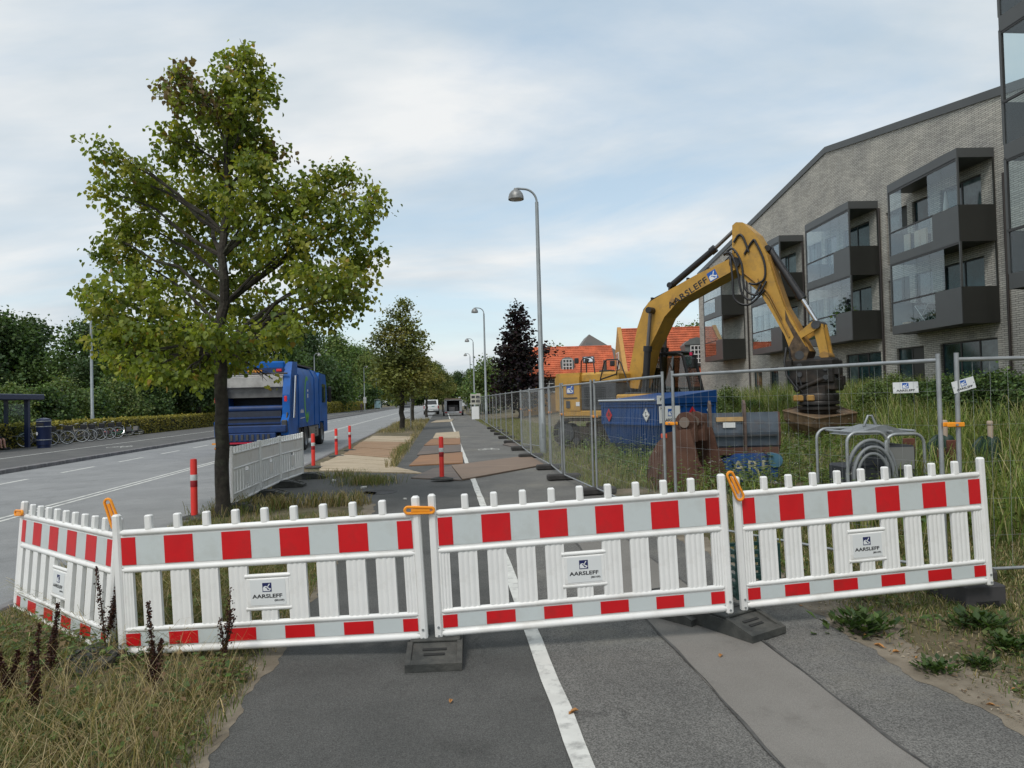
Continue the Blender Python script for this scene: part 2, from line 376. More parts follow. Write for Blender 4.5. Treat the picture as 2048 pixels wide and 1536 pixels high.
strip('cycle_path', -1.27, .60, -6, 140, .004, CYCLE)
strip('footpath', .602, 2.93, -6, 140, .004, WALK)
strip('footpath_strip', 1.54, 2.18, -6, 11, .009, STRIP, 60, jit=.008)
strip('verge_crossing', -3.9, -1.0, 12.6, 18.6, .0035, CYCLE, 14)
strip('far_pavement', -19.9, -13.0, -10, 300, .03, FARWALK)
def dusty_edge(name, ua, ub, v0, v1, n, ja, jb):
    V = []
    for i in range(n+1):
        v = v0+(v1-v0)*i/n; q = lambda k: .5+.22*math.sin(v*3.1+k)+.16*math.sin(v*7.7+2*k)+.10*math.sin(v*19+k)+.06*math.sin(v*43+k); V += [tuple(RW(ua-ja*q(1), v, .0062)), tuple(RW(ub+jb*q(4), v, .0062))]
    setting(put(name, npmesh(name, V, [[(2*i, 2*i+1, 2*i+3, 2*i+2) for i in range(n)]], M('sandy_dust', (.24, .205, .155), .95, col2=(.15, .125, .09), scale=5, detail=10, bump=.4, bscale=90))))
dusty_edge('dusty_path_edge', -1.32, -1.24, .5, 12.3, 300, .10, .12)
dusty_edge('dusty_path_edge', 2.90, 3.06, .5, 9, 240, .14, .34)
def marks():
    mb = MB()
    def bar(u0, u1, v0, v1, z):
        mb.quad(RW(u0, v0, z), RW(u1, v0, z), RW(u1, v1, z), RW(u0, v1, z))
    for du in (-.13, .07): bar(-7.55+du, -7.55+du+.085, -10, 300, ROADZ+.004)
    for i in range(-6, 30): bar(-11.3, -11.18, 21.9+3.65*i, 23.85+3.65*i, ROADZ+.004)
    bar(-16.36, -16.26, -10, 200, .034)
    for i in range(6):
        bar(-5.6, -4.3, 74+2.2*i, 74.35+2.2*i, ROADZ+.004)
    return setting(mb.obj('road_markings', PAINT))
marks()
def pathline():
    V = []; n = 260
    for i in range(n+1):
        v = -3 + 100*i/n
        j = lambda: random.uniform(-.006, .006)
        V += [tuple(RW(.565+j(), v, .013)), tuple(RW(.672+j(), v, .013))]
    Fc = [(2*i, 2*i+1, 2*i+3, 2*i+2) for i in range(n)]
    setting(put('path_marking', npmesh('path_marking', V, [Fc], PAINT)))
pathline()
def tar_joints():
    for u in (1.538, 2.184):
        V = []; n = 160
        for i in range(n+1):
            v = -2+13*i/n; j = .008*math.sin(v*3+u*9)+.004*math.sin(v*11); w_ = .007+.004*math.sin(v*5.3+u)
            V += [tuple(RW(u+j-w_, v, .0135)), tuple(RW(u+j+w_, v, .0135))]
        setting(put('tar_joint', npmesh('tar_joint', V, [[(2*i, 2*i+1, 2*i+3, 2*i+2) for i in range(n)]], M('tar', (.07, .068, .064), .7, var=.4, scale=8))))
tar_joints()
def bike_symbol(u, v, z, k):
    mb = MB(); P = lambda a, b: RW(u+a*k, v+b*k*2.2, z)
    def ring(cx, cy, r):
        n = 20
        for i in range(n):
            a, b = 2*math.pi*i/n, 2*math.pi*(i+1)/n
            mb.quad(P(cx+r*math.cos(a), cy+r*math.sin(a)), P(cx+r*math.cos(b), cy+r*math.sin(b)), P(cx+(r-.07)*math.cos(b), cy+(r-.07)*math.sin(b)), P(cx+(r-.07)*math.cos(a), cy+(r-.07)*math.sin(a)))
    ring(-.5, 0, .34); ring(.5, 0, .34)
    def ln(a, b):
        d = Vector((b[0]-a[0], b[1]-a[1])); nn = Vector((-d.y, d.x)).normalized()*.035
        mb.quad(P(a[0]+nn.x, a[1]+nn.y), P(b[0]+nn.x, b[1]+nn.y), P(b[0]-nn.x, b[1]-nn.y), P(a[0]-nn.x, a[1]-nn.y))
    for a, b in (((-.5, 0), (-.2, .45)), ((-.2, .45), (.35, .45)), ((.5, 0), (.3, .62)), ((-.2, .45), (.05, 0)), ((.05, 0), (.35, .45)), ((-.5, 0), (.05, 0)), ((-.22, .45), (-.28, .6)), ((.2, .66), (.42, .6))): ln(a, b)
    setting(mb.obj('cycle_symbol_marking', PAINT))
bike_symbol(1.55, 24.5, .010, .45)
bike_symbol(-14.7, 33.5, .034, .6)
def kerbs():
    # single granite kerb stones where they can be told apart, then one long run
    def run(name, u0, u1, v0, v1, z1, step, stones):
        k = put(name, None); setting(k)
        me = MB().box(0, u1-u0, .006, step-.006, -.25, z1, .015).mesh('kerb_stone', KERBM)
        v = v0
        for i in range(stones):
            o = put('kerb_stone', me, k, RW(u0+random.uniform(-.006, .006), v, random.uniform(-.004, .004)), ROAD); v += step
        o = MB().box(0, u1-u0, 0, v1-v, -.25, z1).obj('kerb_stone', KERBM, k, RW(u0, v), rot=ROAD); o['kind'] = 'stuff'
    run('kerb', -13.24, -12.99, 20, 200, .045, 1.1, 40)
    run('kerb', -4.02, -3.90, 0, 200, .02, 1.1, 30)
kerbs()
def manhole(u, v):
    mb = MB(); mb.lathe([(.0, .0), (.30, .0), (.31, .004), (.36, .004), (.37, -.004)], 28)
    o = mb.obj('manhole_cover', M('cast_iron', (.045, .043, .042), .7, .3, var=.3, scale=20, bump=.5, bscale=40), None, RW(u, v, .006), smooth=30, rot=ROAD)
    return setting(o)
for px, py in ((757, 985), (722, 988)):
    p = on_ground(px, py); manhole(*UV(p.x, p.y))

# ------------------------------------------------------------------ apartment building with balconies
def brickmat():
    mt = bpy.data.materials.new('grey_brick'); mt.use_nodes = True; t = mt.node_tree; L = t.links.new
    b = t.nodes['Principled BSDF']; b.inputs['Roughness'].default_value = .9; b.inputs['Specular IOR Level'].default_value = .2
    tc = t.nodes.new('ShaderNodeTexCoord'); sp = t.nodes.new('ShaderNodeSeparateXYZ'); L(tc.outputs['Object'], sp.inputs[0])
    cb = t.nodes.new('ShaderNodeCombineXYZ')
    ad = t.nodes.new('ShaderNodeMath'); ad.operation = 'ADD'; L(sp.outputs[0], ad.inputs[0]); L(sp.outputs[1], ad.inputs[1])
    L(ad.outputs[0], cb.inputs[0]); L(sp.outputs[2], cb.inputs[1])
    br = t.nodes.new('ShaderNodeTexBrick'); L(cb.outputs[0], br.inputs['Vector'])
    br.inputs['Color1'].default_value = (.56, .545, .50, 1); br.inputs['Color2'].default_value = (.38, .37, .34, 1); br.inputs['Mortar'].default_value = (.17, .165, .155, 1)
    br.inputs['Scale'].default_value = 1; br.inputs['Mortar Size'].default_value = .011; br.inputs['Brick Width'].default_value = .34; br.inputs['Row Height'].default_value = .078; br.inputs['Bias'].default_value = -.25
    br.inputs['Mortar Smooth'].default_value = .3; br.offset = .37
    n = t.nodes.new('ShaderNodeTexNoise'); n.inputs['Scale'].default_value = .7; n.inputs['Detail'].default_value = 6; L(tc.outputs['Object'], n.inputs['Vector'])
    r = t.nodes.new('ShaderNodeValToRGB'); L(n.outputs['Fac'], r.inputs[0]); e = r.color_ramp.elements
    e[0].position = .3; e[0].color = (.78, .78, .78, 1); e[1].position = .7; e[1].color = (1.12, 1.1, 1.06, 1)
    mx = t.nodes.new('ShaderNodeMixRGB'); mx.blend_type = 'MULTIPLY'; mx.inputs[0].default_value = 1; L(br.outputs['Color'], mx.inputs[1]); L(r.outputs[0], mx.inputs[2])
    L(mx.outputs[0], b.inputs['Base Color'])
    bp = t.nodes.new('ShaderNodeBump'); bp.invert = True; bp.inputs['Strength'].default_value = .8; bp.inputs['Distance'].default_value = .015
    L(br.outputs['Fac'], bp.inputs['Height']); L(bp.outputs[0], b.inputs['Normal']); return mt
BRICK = brickmat(); TEAL_L = M('curtained_window', (.09, .125, .125), .08, spec=.9, var=.45, scale=2.5)
PANEL = M('dark_olive_metal', (.036, .037, .033), .42, .25, var=.06, scale=.8)
PANEL_L = M('grey_metal_fascia', (.085, .09, .09), .42, .3, var=.05, scale=.8)
FRAME = M('dark_window_frame', (.035, .035, .035), .5)
CURTAIN = M('dim_room', (.05, .055, .055), .9)
def wall_holes(mb, y0, y1, z0, z1, holes, depth=.14, x=0.0):
    ys = sorted({y0, y1, *[h[0] for h in holes], *[h[1] for h in holes]}); zs = sorted({z0, z1, *[h[2] for h in holes], *[h[3] for h in holes]})
    for a, b in zip(ys, ys[1:]):
        for c, d in zip(zs, zs[1:]):
            if any(h[0] <= a and b <= h[1] and h[2] <= c and d <= h[3] for h in holes): continue
            mb.quad((x, a, c), (x, b, c), (x, b, d), (x, a, d))
    for h in holes:
        a, b, c, d = h[:4]
        mb.quad((x, a, c), (x, b, c), (x+depth, b, c), (x+depth, a, c)); mb.quad((x, a, d), (x, b, d), (x+depth, b, d), (x+depth, a, d))
        mb.quad((x, a, c), (x, a, d), (x+depth, a, d), (x+depth, a, c)); mb.quad((x, b, c), (x, b, d), (x+depth, b, d), (x+depth, b, c))
def window(parent, y0, y1, z0, z1, splits, x=.10, panel=0.0):
    t = .06; mb = MB()
    mb.box(x, x+.06, y0, y0+t, z0, z1); mb.box(x, x+.06, y1-t, y1, z0, z1)
    mb.box(x, x+.06, y0+t, y1-t, z0, z0+t); mb.box(x, x+.06, y0+t, y1-t, z1-t, z1)
    for s in splits: yy = y0+(y1-y0)*s; mb.box(x+.002, x+.058, yy-.035, yy+.035, z0+t, z1-t)
    f = mb.obj('window', FRAME, parent)
    edges = [0]+list(splits)+[1]
    for i, (a, b) in enumerate(zip(edges, edges[1:])):
        ya, yb = y0+(y1-y0)*a, y0+(y1-y0)*b
        if panel and i == 0:
            MB().box(x+.02, x+.05, ya+.04, yb-.04, z0+t, z1-t).obj('panel', PANEL, f)
        else:
            MB().box(x+.025, x+.04, ya+.04, yb-.04, z0+t, z1-t).obj('pane', random.choice((TEAL, TEAL, TEAL_L)), f)
    return f
def balcony(parent, y0, L_, d0, d1, zs, top=True, open_side=True, slide=None, solid=.34):
    """A dark metal balcony box. y0 near end, L_ length, d0/d1 how far it stands out at its near and far end, zs floor heights."""
    b = thing('balcony', '', ''); del b['label']; del b['category']; b.parent = parent
    ang = math.atan2(d0-d1, L_); b.location = (-d0, y0, 0); b.rotation_euler = (0, 0, -ang)
    Lf = math.hypot(L_, d0-d1)
    n = len(zs)
    for i, z in enumerate(zs):
        zt = z+3.03 if i < n-1 else z+(3.45 if top else 3.03)
        D = d0+.0
        # floor slab with fascia
        fl = MB().prism([(0, 0), (d0+.02, 0), (d1+.1, Lf), (0, Lf)], z, z+.14, 'z').obj('floor', PANEL, b)
        MB().box(-.03, .0, 0, Lf, z-.02, z+.34).obj('fascia', PANEL_L, b)
        # near side: closed panel below, open above
        MB().box(.0, d0, -.03, .012, z-.02, z+1.34).obj('side_panel', PANEL, b)
        MB().box(.02, d1+.08, Lf-.02, Lf+.02, z-.02, z+1.34).obj('side_panel', PANEL, b)
        # front: closed panel near the corner, glass beyond
        MB().box(-.028, .004, .0, Lf*solid, z+.341, z+1.34).obj('front_panel', PANEL_L, b)
        rest = (Lf*solid, Lf-.03); k = 2
        for j in range(k):
            a = rest[0]+(rest[1]-rest[0])*j/k; c = rest[0]+(rest[1]-rest[0])*(j+1)/k
            MB().box(-.012, .0, a+.01, c-.01, z+.341, z+1.30).obj('pane', GLASS, b)
        MB().box(-.035, .015, Lf*solid-.01, Lf, z+1.30, z+1.36).obj('handrail', FRAME, b)
        # corner posts and top track
        MB().box(-.03, .04, -.03, .03, z+1.34, zt).obj('post', PANEL_L, b)
        MB().box(-.03, .04, Lf-.05, Lf+.02, z+.34, zt).obj('post', PANEL_L, b)
        MB().box(d0-.06, d0, -.03, .02, z+1.34, zt).obj('post', PANEL, b)
        topz = zt-.35 if i == n-1 and top else zt
        MB().box(-.02, .03, .03, Lf-.05, topz-.10, topz-.02).obj('track', FRAME, b)
        sl_ = slide[i] if slide else [0, 1, 2, 3, 4]
        for j in sl_:
            a = .06+(Lf-.14)*j/5; c = .06+(Lf-.14)*(j+1)/5
            MB().box(-.004 - .0, .008, a+.008, c-.008, z+1.37, topz-.11).obj('pane', GLASS, b)
        if i == n-1 and top:
            MB().prism([(-.031, -.031), (d0+.03, -.031), (d1+.1, Lf+.02), (-.031, Lf+.02)], zt-.35, zt, 'z').obj('roof', PANEL_L, b)
    return b
def apartment():
    t = thing('apartment_building', 'pale grey brick apartment building with sloping gable roofline and stacked glazed balconies', 'building', RW(20.5, 0, 0), ROAD)
    holes = []; wins = []
    for k in range(4):
        o = 7.0*k
        if k < 3:
            for z0, z1 in ((4.35, 6.72), (7.42, 9.85)):
                wins.append((24.5+o, 26.7+o, z0, z1, (.5,), 0)); wins.append((28.75+o, 30.2+o, z0, z1, (.45,), 1))
                wins.append((27.3+o, 28.4+o, z0, z1, (), 0))
        if k == 0: wins += [(24.0, 27.0, .9, 3.57, (.33, .66), 0), (28.0, 29.8, .9, 3.57, (.5,), 1)]
        if k == 1: wins += [(30.95, 33.8, .9, 3.55, (.4, .7), 0), (35.0, 36.7, .9, 3.5, (.5,), 0)]
        if k == 2: wins += [(37.9, 40.2, .9, 3.5, (.5,), 0), (41.1, 42.2, .9, 3.3, (), 0), (43.3, 44.6, .9, 3.3, (), 0)]
    for w_ in wins: holes.append(w_[:4])
    mb = MB(); wall_holes(mb, 16, 54, 0, 10.2, holes)
    roof = lambda y: 14.4-.172*abs(y-35)
    mb.quad((0, 16, 10.2), (0, 54, 10.2), (0, 54, roof(54)), (0, 35, roof(35)), (0, 16, roof(16)))
    mb.quad((0, 54, 0), (13, 54, 0), (13, 54, roof(54)), (0, 54, roof(54)))
    mb.quad((0, 16, 0), (13, 16, 0), (13, 16, roof(16)), (0, 16, roof(16)))
    mb.quad((.3, 16, 0), (.3, 54, 0), (.3, 54, 10.2), (.3, 16, 10.2))
    mb.obj('wall', BRICK, t)
    mb = MB()
    for a, b in ((16, 35), (35, 54)):
        mb.add([(-.06, a, roof(a)-.05), (-.06, b, roof(b)-.05), (-.06, b, roof(b)+.28), (-.06, a, roof(a)+.28),
                (.3, a, roof(a)-.05), (.3, b, roof(b)-.05), (.3, b, roof(b)+.28), (.3, a, roof(a)+.28)],
               [(0, 1, 2, 3), (4, 7, 6, 5), (3, 2, 6, 7), (0, 4, 5, 1)])
    mb.obj('roof_edge', PANEL_L, t)
    mb = MB()
    for a, b in ((16, 35), (35, 54)):
        mb.add([(.3, a, roof(a)+.2), (.3, b, roof(b)+.2), (13.2, b, roof(b)+.2), (13.2, a, roof(a)+.2)], [(0, 1, 2, 3)])
    mb.obj('roof', DKGREY, t)
    for w_ in wins: window(t, *w_[:5], panel=w_[5])
    for y in (23.35, 30.62, 37.6, 44.95):
        MB().cyl((-.08, y, .3), (-.08, y, 10.2 if y > 24 else 9.5), .05, n=10).obj('drainpipe', M('brown_pipe', (.035, .028, .025), .5), t, smooth=40)
    sl = ([0, 1, 2, 3, 4], [0, 1, 4])
    balcony(t, 23.95, 4.5, 1.38, 1.06, (4.12, 7.15), slide=([1, 2, 3, 4], [0, 1, 4]))
    balcony(t, 30.9, 4.5, 1.38, 1.06, (4.12, 7.15), slide=([0, 1, 2, 3, 4], [0, 1, 2, 3, 4]))
    balcony(t, 37.7, 4.5, 1.38, 1.06, (4.12, 7.15))
    balcony(t, 45.7, 3.9, 1.55, 1.3, (4.1, 7.1))
    # nearer wing
    t2 = thing('balcony_wing', 'near dark metal balcony wing cut off by the right edge of the photo', 'building', RW(14.5, 0, 0), ROAD)
    mb = MB(); wall_holes(mb, -4, 14.9, 0, 16.5, [(10.5, 14.2, z, z+2.4) for z in (1.0, 4.35, 7.4, 10.4, 13.4)])
    mb.quad((0, 14.9, 0), (5.5, 14.9, 0), (5.5, 14.9, 16.5), (0, 14.9, 16.5)); mb.quad((0, -4, 16.5), (0, 14.9, 16.5), (5.5, 14.9, 16.5), (5.5, -4, 16.5))
    mb.quad((5.5, -4, 0), (5.5, 14.9, 0), (5.5, 14.9, 16.5), (5.5, -4, 16.5)); mb.quad((0, -4, 0), (5.5, -4, 0), (5.5, -4, 16.5), (0, -4, 16.5))
    mb.obj('wall', BRICK, t2)
    for z in (1.0, 4.35, 7.4, 10.4, 13.4): window(t2, 10.5, 14.2, z, z+2.4, (.5,))
    balcony(t2, 10.3, 4.6, 1.42, 1.4, (4.0, 7.0, 10.0, 13.0), slide=([0, 1, 2, 3, 4],)*4, solid=.0001)
    return t
APT = apartment()

# ------------------------------------------------------------------ houses with red tiled roofs
TILE = M('red_roof_tile', (.56, .14, .062), .75, var=.22, scale=1.5, dirt=(.30, .07, .04), dscale=1.0, damt=.5)
OCHRE = M('ochre_render', (.50, .28, .085), .9, var=.06, dirt=(.35, .2, .08), damt=.35)
WHITEW = M('white_wood', (.72, .74, .74), .5)
ZINC = M('zinc_sheet', (.17, .19, .19), .6, .3, var=.1)
def tiled(p00, p10, p01, nrow, ncol):
    """pantile field: stepped rows, each row a line of rounded humps; p00 eave start, p10 eave end, p01 ridge start"""
    p00, p10, p01 = Vector(p00), Vector(p10), Vector(p01); ux, uy = (p10-p00)/ncol, (p01-p00)/nrow
    nn = ux.cross(uy).normalized()
    V = []; Fc = []
    for r in range(nrow):
        b = len(V); w = 2*ncol+1
        for e, lift in ((0, .09), (1.04, .02)):
            for c in range(w): V.append(p00+uy*(r+e)+ux*(c/2)+nn*(lift+(.05 if c % 2 else 0)))
        for c in range(w): V.append(p00+uy*r+ux*(c/2)+nn*(-.01+(.05 if c % 2 else 0)))
        for c in range(w-1):
            Fc.append((b+c, b+c+1, b+w+c+1, b+w+c)); Fc.append((b+2*w+c, b+2*w+c+1, b+c+1, b+c))
    return npmesh('roof', [tuple(p) for p in V], [Fc], TILE)
def casement(parent, x, y, z, w, h, nx=2, ny=3, frame=WHITEW, flat=False):
    mb = MB(); t = .07
    mb.box(x-w/2, x+w/2, y-.05, y+.03, z, z+h)
    f = mb.obj('window', M('window_dark', (.03, .035, .04), .1, spec=.8), parent)
    mb = MB()
    for i in range(nx+1): xx = x-w/2+w*i/nx; mb.box(xx-t/2, xx+t/2, y-.10, y-.052, z, z+h)
    for j in range(ny+1): zz = z+h*j/ny; mb.box(x-w/2-.03, x+w/2+.03, y-.105, y-.048, zz-t/2, zz+t/2)
    mb.obj('sash', frame, parent if flat else f); return f
def houses():
    # low house, ridge across the view
    t = thing('low_house', 'low ochre house with a long red tiled roof behind the yellow excavator', 'house', (1.2, 64, 0), R_(-1))
    L_ = 8.4
    mb = MB(); mb.box(-.6, L_, 0, 7, 0, 3.7); mb.prism([(0, 3.7), (7, 3.7), (3.5, 6.45)], -.6, -.4, 'x'); mb.obj('wall', OCHRE, t)
    put('roof_tiles', tiled((-1.0, -.35, 3.62), (L_, -.35, 3.62), (-1.0, 3.5, 6.55), 15, 38), t)['kind'] = 'stuff'
    MB().quad((-1.0, 3.5, 6.55), (L_, 3.5, 6.55), (L_, 7.3, 3.6), (-1.0, 7.3, 3.6)).obj('roof', TILE, t)
    MB().box(-1.0, L_, 3.38, 3.62, 6.55, 6.68, .04).obj('ridge', TILE, t)
    MB().box(6.0, 6.6, 3.6, 4.1, 6.4, 7.0).obj('chimney', ZINC, t)
    for x, w_ in ((.4, 1.0), (2.2, 1.1), (4.6, 1.1), (6.8, 1.1)): casement(t, x, -.02, 2.3, w_, 1.15)
    d = thing('dormer', '', ''); del d['label']; del d['category']; d.parent = t; d.location = (3.95, .55, 4.15)
    MB().prism([(-.62, 0), (.62, 0), (.62, .95), (.45, 1.2), (.2, 1.32), (-.2, 1.32), (-.45, 1.2), (-.62, .95)], 0, 1.7, 'y').obj('cheek', ZINC, d)
    casement(d, 0, -.03, .12, .85, 1.0, 3, 3, flat=True)
    for x in (1.2, 6.0):
        k = .77; sl_ = Matrix.Translation((x, 1.55, 5.12+.1)) @ Matrix.Rotation(math.atan2(2.93, 3.85), 4, 'X')
        f = MB().box(-.55, .55, -.5, .5, -.05, .06, M=sl_).obj('skylight', DKGREY, t)
        MB().box(-.42, .42, -.38, .38, .062, .07, M=sl_).obj('pane', M('skylight_glass', (.5, .55, .6), .08, spec=.9), f)
    # taller gabled house
    t = thing('gabled_house', 'taller ochre gable house with steep red tiled roof behind the excavator boom', 'house', (9.6, 57, 0), R_(-2))
    L_ = 12; hw = 4.8; ze, zr = 2.6, 7.6
    mb = MB(); mb.box(0, L_, 0, 2*hw, 0, ze); mb.obj('wall', OCHRE, t)
    MB().prism([(-.1, 0), (2*hw+.1, 0), (2*hw+.1, ze), (hw, zr+.25), (-.1, ze)], -.35, 0.0, 'x').obj('gable', OCHRE, t)
    put('roof_tiles', tiled((0, -.3, ze-.3), (L_, -.3, ze-.3), (0, hw, zr), 24, 50), t)['kind'] = 'stuff'
    MB().quad((0, hw, zr), (L_, hw, zr), (L_, 2*hw+.3, ze-.3), (0, 2*hw+.3, ze-.3)).obj('roof', TILE, t)
    MB().box(-.35, L_, hw-.15, hw+.15, zr-.02, zr+.12, .04).obj('ridge', TILE, t)
    f = MB().box(-.42, -.352, hw-.9, hw-.2, 4.1, 5.6).obj('window', WHITEW, t); MB().box(-.435, -.421, hw-.82, hw-.28, 4.2, 5.5).obj('pane', TEAL, f)
    f = MB().box(-.42, -.352, hw+.2, hw+.9, 4.1, 5.6).obj('window', WHITEW, t); MB().box(-.435, -.421, hw+.28, hw+.82, 4.2, 5.5).obj('pane', TEAL, f)
    for x in (5.7,):
        d = thing('dormer', '', ''); del d['label']; del d['category']; d.parent = t; d.location = (x, 1.0, 4.1)
        MB().prism([(-.95, 0), (.95, 0), (.95, 1.75), (.5, 2.15), (0, 2.28), (-.5, 2.15), (-.95, 1.75)], 0, 2.6, 'y').obj('cheek', ZINC, d)
        MB().prism([(-1.1, 1.75), (1.1, 1.75), (.55, 2.22), (0, 2.37), (-.55, 2.22)], -.15, .0, 'y').obj('roof', ZINC, d)
        casement(d, .1, -.04, .25, 1.2, 1.4, 4, 4, flat=True)
    MB().box(3.2, 3.55, 2.6, 3.0, 5.9, 6.35).obj('vent', DKGREY, t)
    # grey gable behind
    t = thing('grey_house', 'dull grey and red gable peeping over the low tiled roof', 'house', (8.2, 82, 0), 0)
    MB().prism([(0, 0), (5, 0), (5, 6.6), (1.0, 9.1), (0, 7.8)], 0, 6, 'y').obj('wall', M('grey_render', (.2, .19, .18), .9), t)
houses()
# ================================================================== TREES, HEDGES
LEAF = leafmat('leaf', .45, .5); LEAF_FAR = leafmat('far_leaf', .25, .6); GRASSM = leafmat('grass_blade', .25, .6)
BARK = M('dark_bark', (.035, .030, .024), .95, var=.35, scale=9, bump=.8, bscale=22, dirt=(.085, .095, .06), dscale=4, damt=.7)
def unit(a): return a/np.maximum(np.linalg.norm(a, axis=-1, keepdims=True), 1e-9)
def leaf_mesh(name, P, D, Nn, S, colr, lime=False, wide=.5, mat=None):
    """one folded leaf per point: P base, D direction of the tip, Nn face normal, S length"""
    D = unit(D); W = unit(np.cross(D, Nn)); U = np.cross(W, D); S = S[:, None]; n = len(P)
    fold = .12
    if lime:   # heart-shaped
        vs = [P, P+S*(.28*D-.44*W+fold*U), P+S*(.66*D-.34*W+fold*.8*U), P+S*(1.0*D-.12*U), P+S*(.66*D+.34*W+fold*.8*U), P+S*(.28*D+.44*W+fold*U)]
        k = 6; b = np.arange(n)[:, None]*k
        fs = [np.hstack([b, b+1, b+2, b+3]), np.hstack([b, b+3, b+4, b+5])]
    else:
        vs = [P, P+S*(.5*D-wide*W+fold*U), P+S*D, P+S*(.5*D+wide*W+fold*U)]
        k = 4; b = np.arange(n)[:, None]*k; fs = [np.hstack([b, b+1, b+2]), np.hstack([b, b+2, b+3])]
    V = np.stack(vs, 1).reshape(-1, 3); C = np.repeat(colr, k, 0)
    return npmesh(name, V, fs, mat or LEAF, C)
def lobe_leaves(lobes, n, per=10, spread=.22, shell=.6, rs=None):
    """clustered leaf positions on the twigs of ellipsoid lobes (cx,cy,cz,rx,ry,rz)"""
    g = rs or rng; L = np.array(lobes, float); wgt = (L[:, 3]*L[:, 5])**.9; wgt /= wgt.sum()
    nt_ = max(1, n//per); li = g.choice(len(L), nt_, p=wgt)
    d = unit(g.normal(size=(nt_, 3))); rad = g.random(nt_)**shell
    c = L[li, :3] + d*L[li, 3:6]*rad[:, None]
    tw = np.repeat(np.arange(nt_), per); P = c[tw] + g.normal(size=(nt_*per, 3))*spread
    return P, d[tw], li[tw], tw
def palette(cols, idx, jitter, g=None):
    g = g or rng; c = np.array(cols)[idx % len(cols)]
    return np.clip(c*(1+g.normal(size=(len(idx), 1))*jitter) + g.normal(size=(len(idx), 3))*.004, .002, 1)
def trunk_tubes(mb, base, top, r0, r1, n=9, wob=.05, seg=7):
    base, top = Vector(base), Vector(top); pts = []; rs = []
    for i in range(seg+1):
        t = i/seg; p = base.lerp(top, t)
        if 0 < i < seg: p += Vector((random.uniform(-wob, wob), random.uniform(-wob, wob), 0))
        pts.append(p); rs.append(r0*(1-t)+r1*t)
    rs[0] *= 1.25; mb.tube(pts, rs, n); return pts
def limb(mb, a, b, r0, r1, sag=.1, seg=5, n=6):
    a, b = Vector(a), Vector(b); pts = []
    for i in range(seg+1):
        t = i/seg; p = a.lerp(b, t); p.z += math.sin(t*math.pi)*(-sag)
        if 0 < i: p += Vector([random.uniform(-1, 1)*.05*(b-a).length for _ in range(3)])*(.6 if i < seg else .2)
        pts.append(p)
    mb.tube(pts, [r0+(r1-r0)*i/seg for i in range(seg+1)], n); return pts
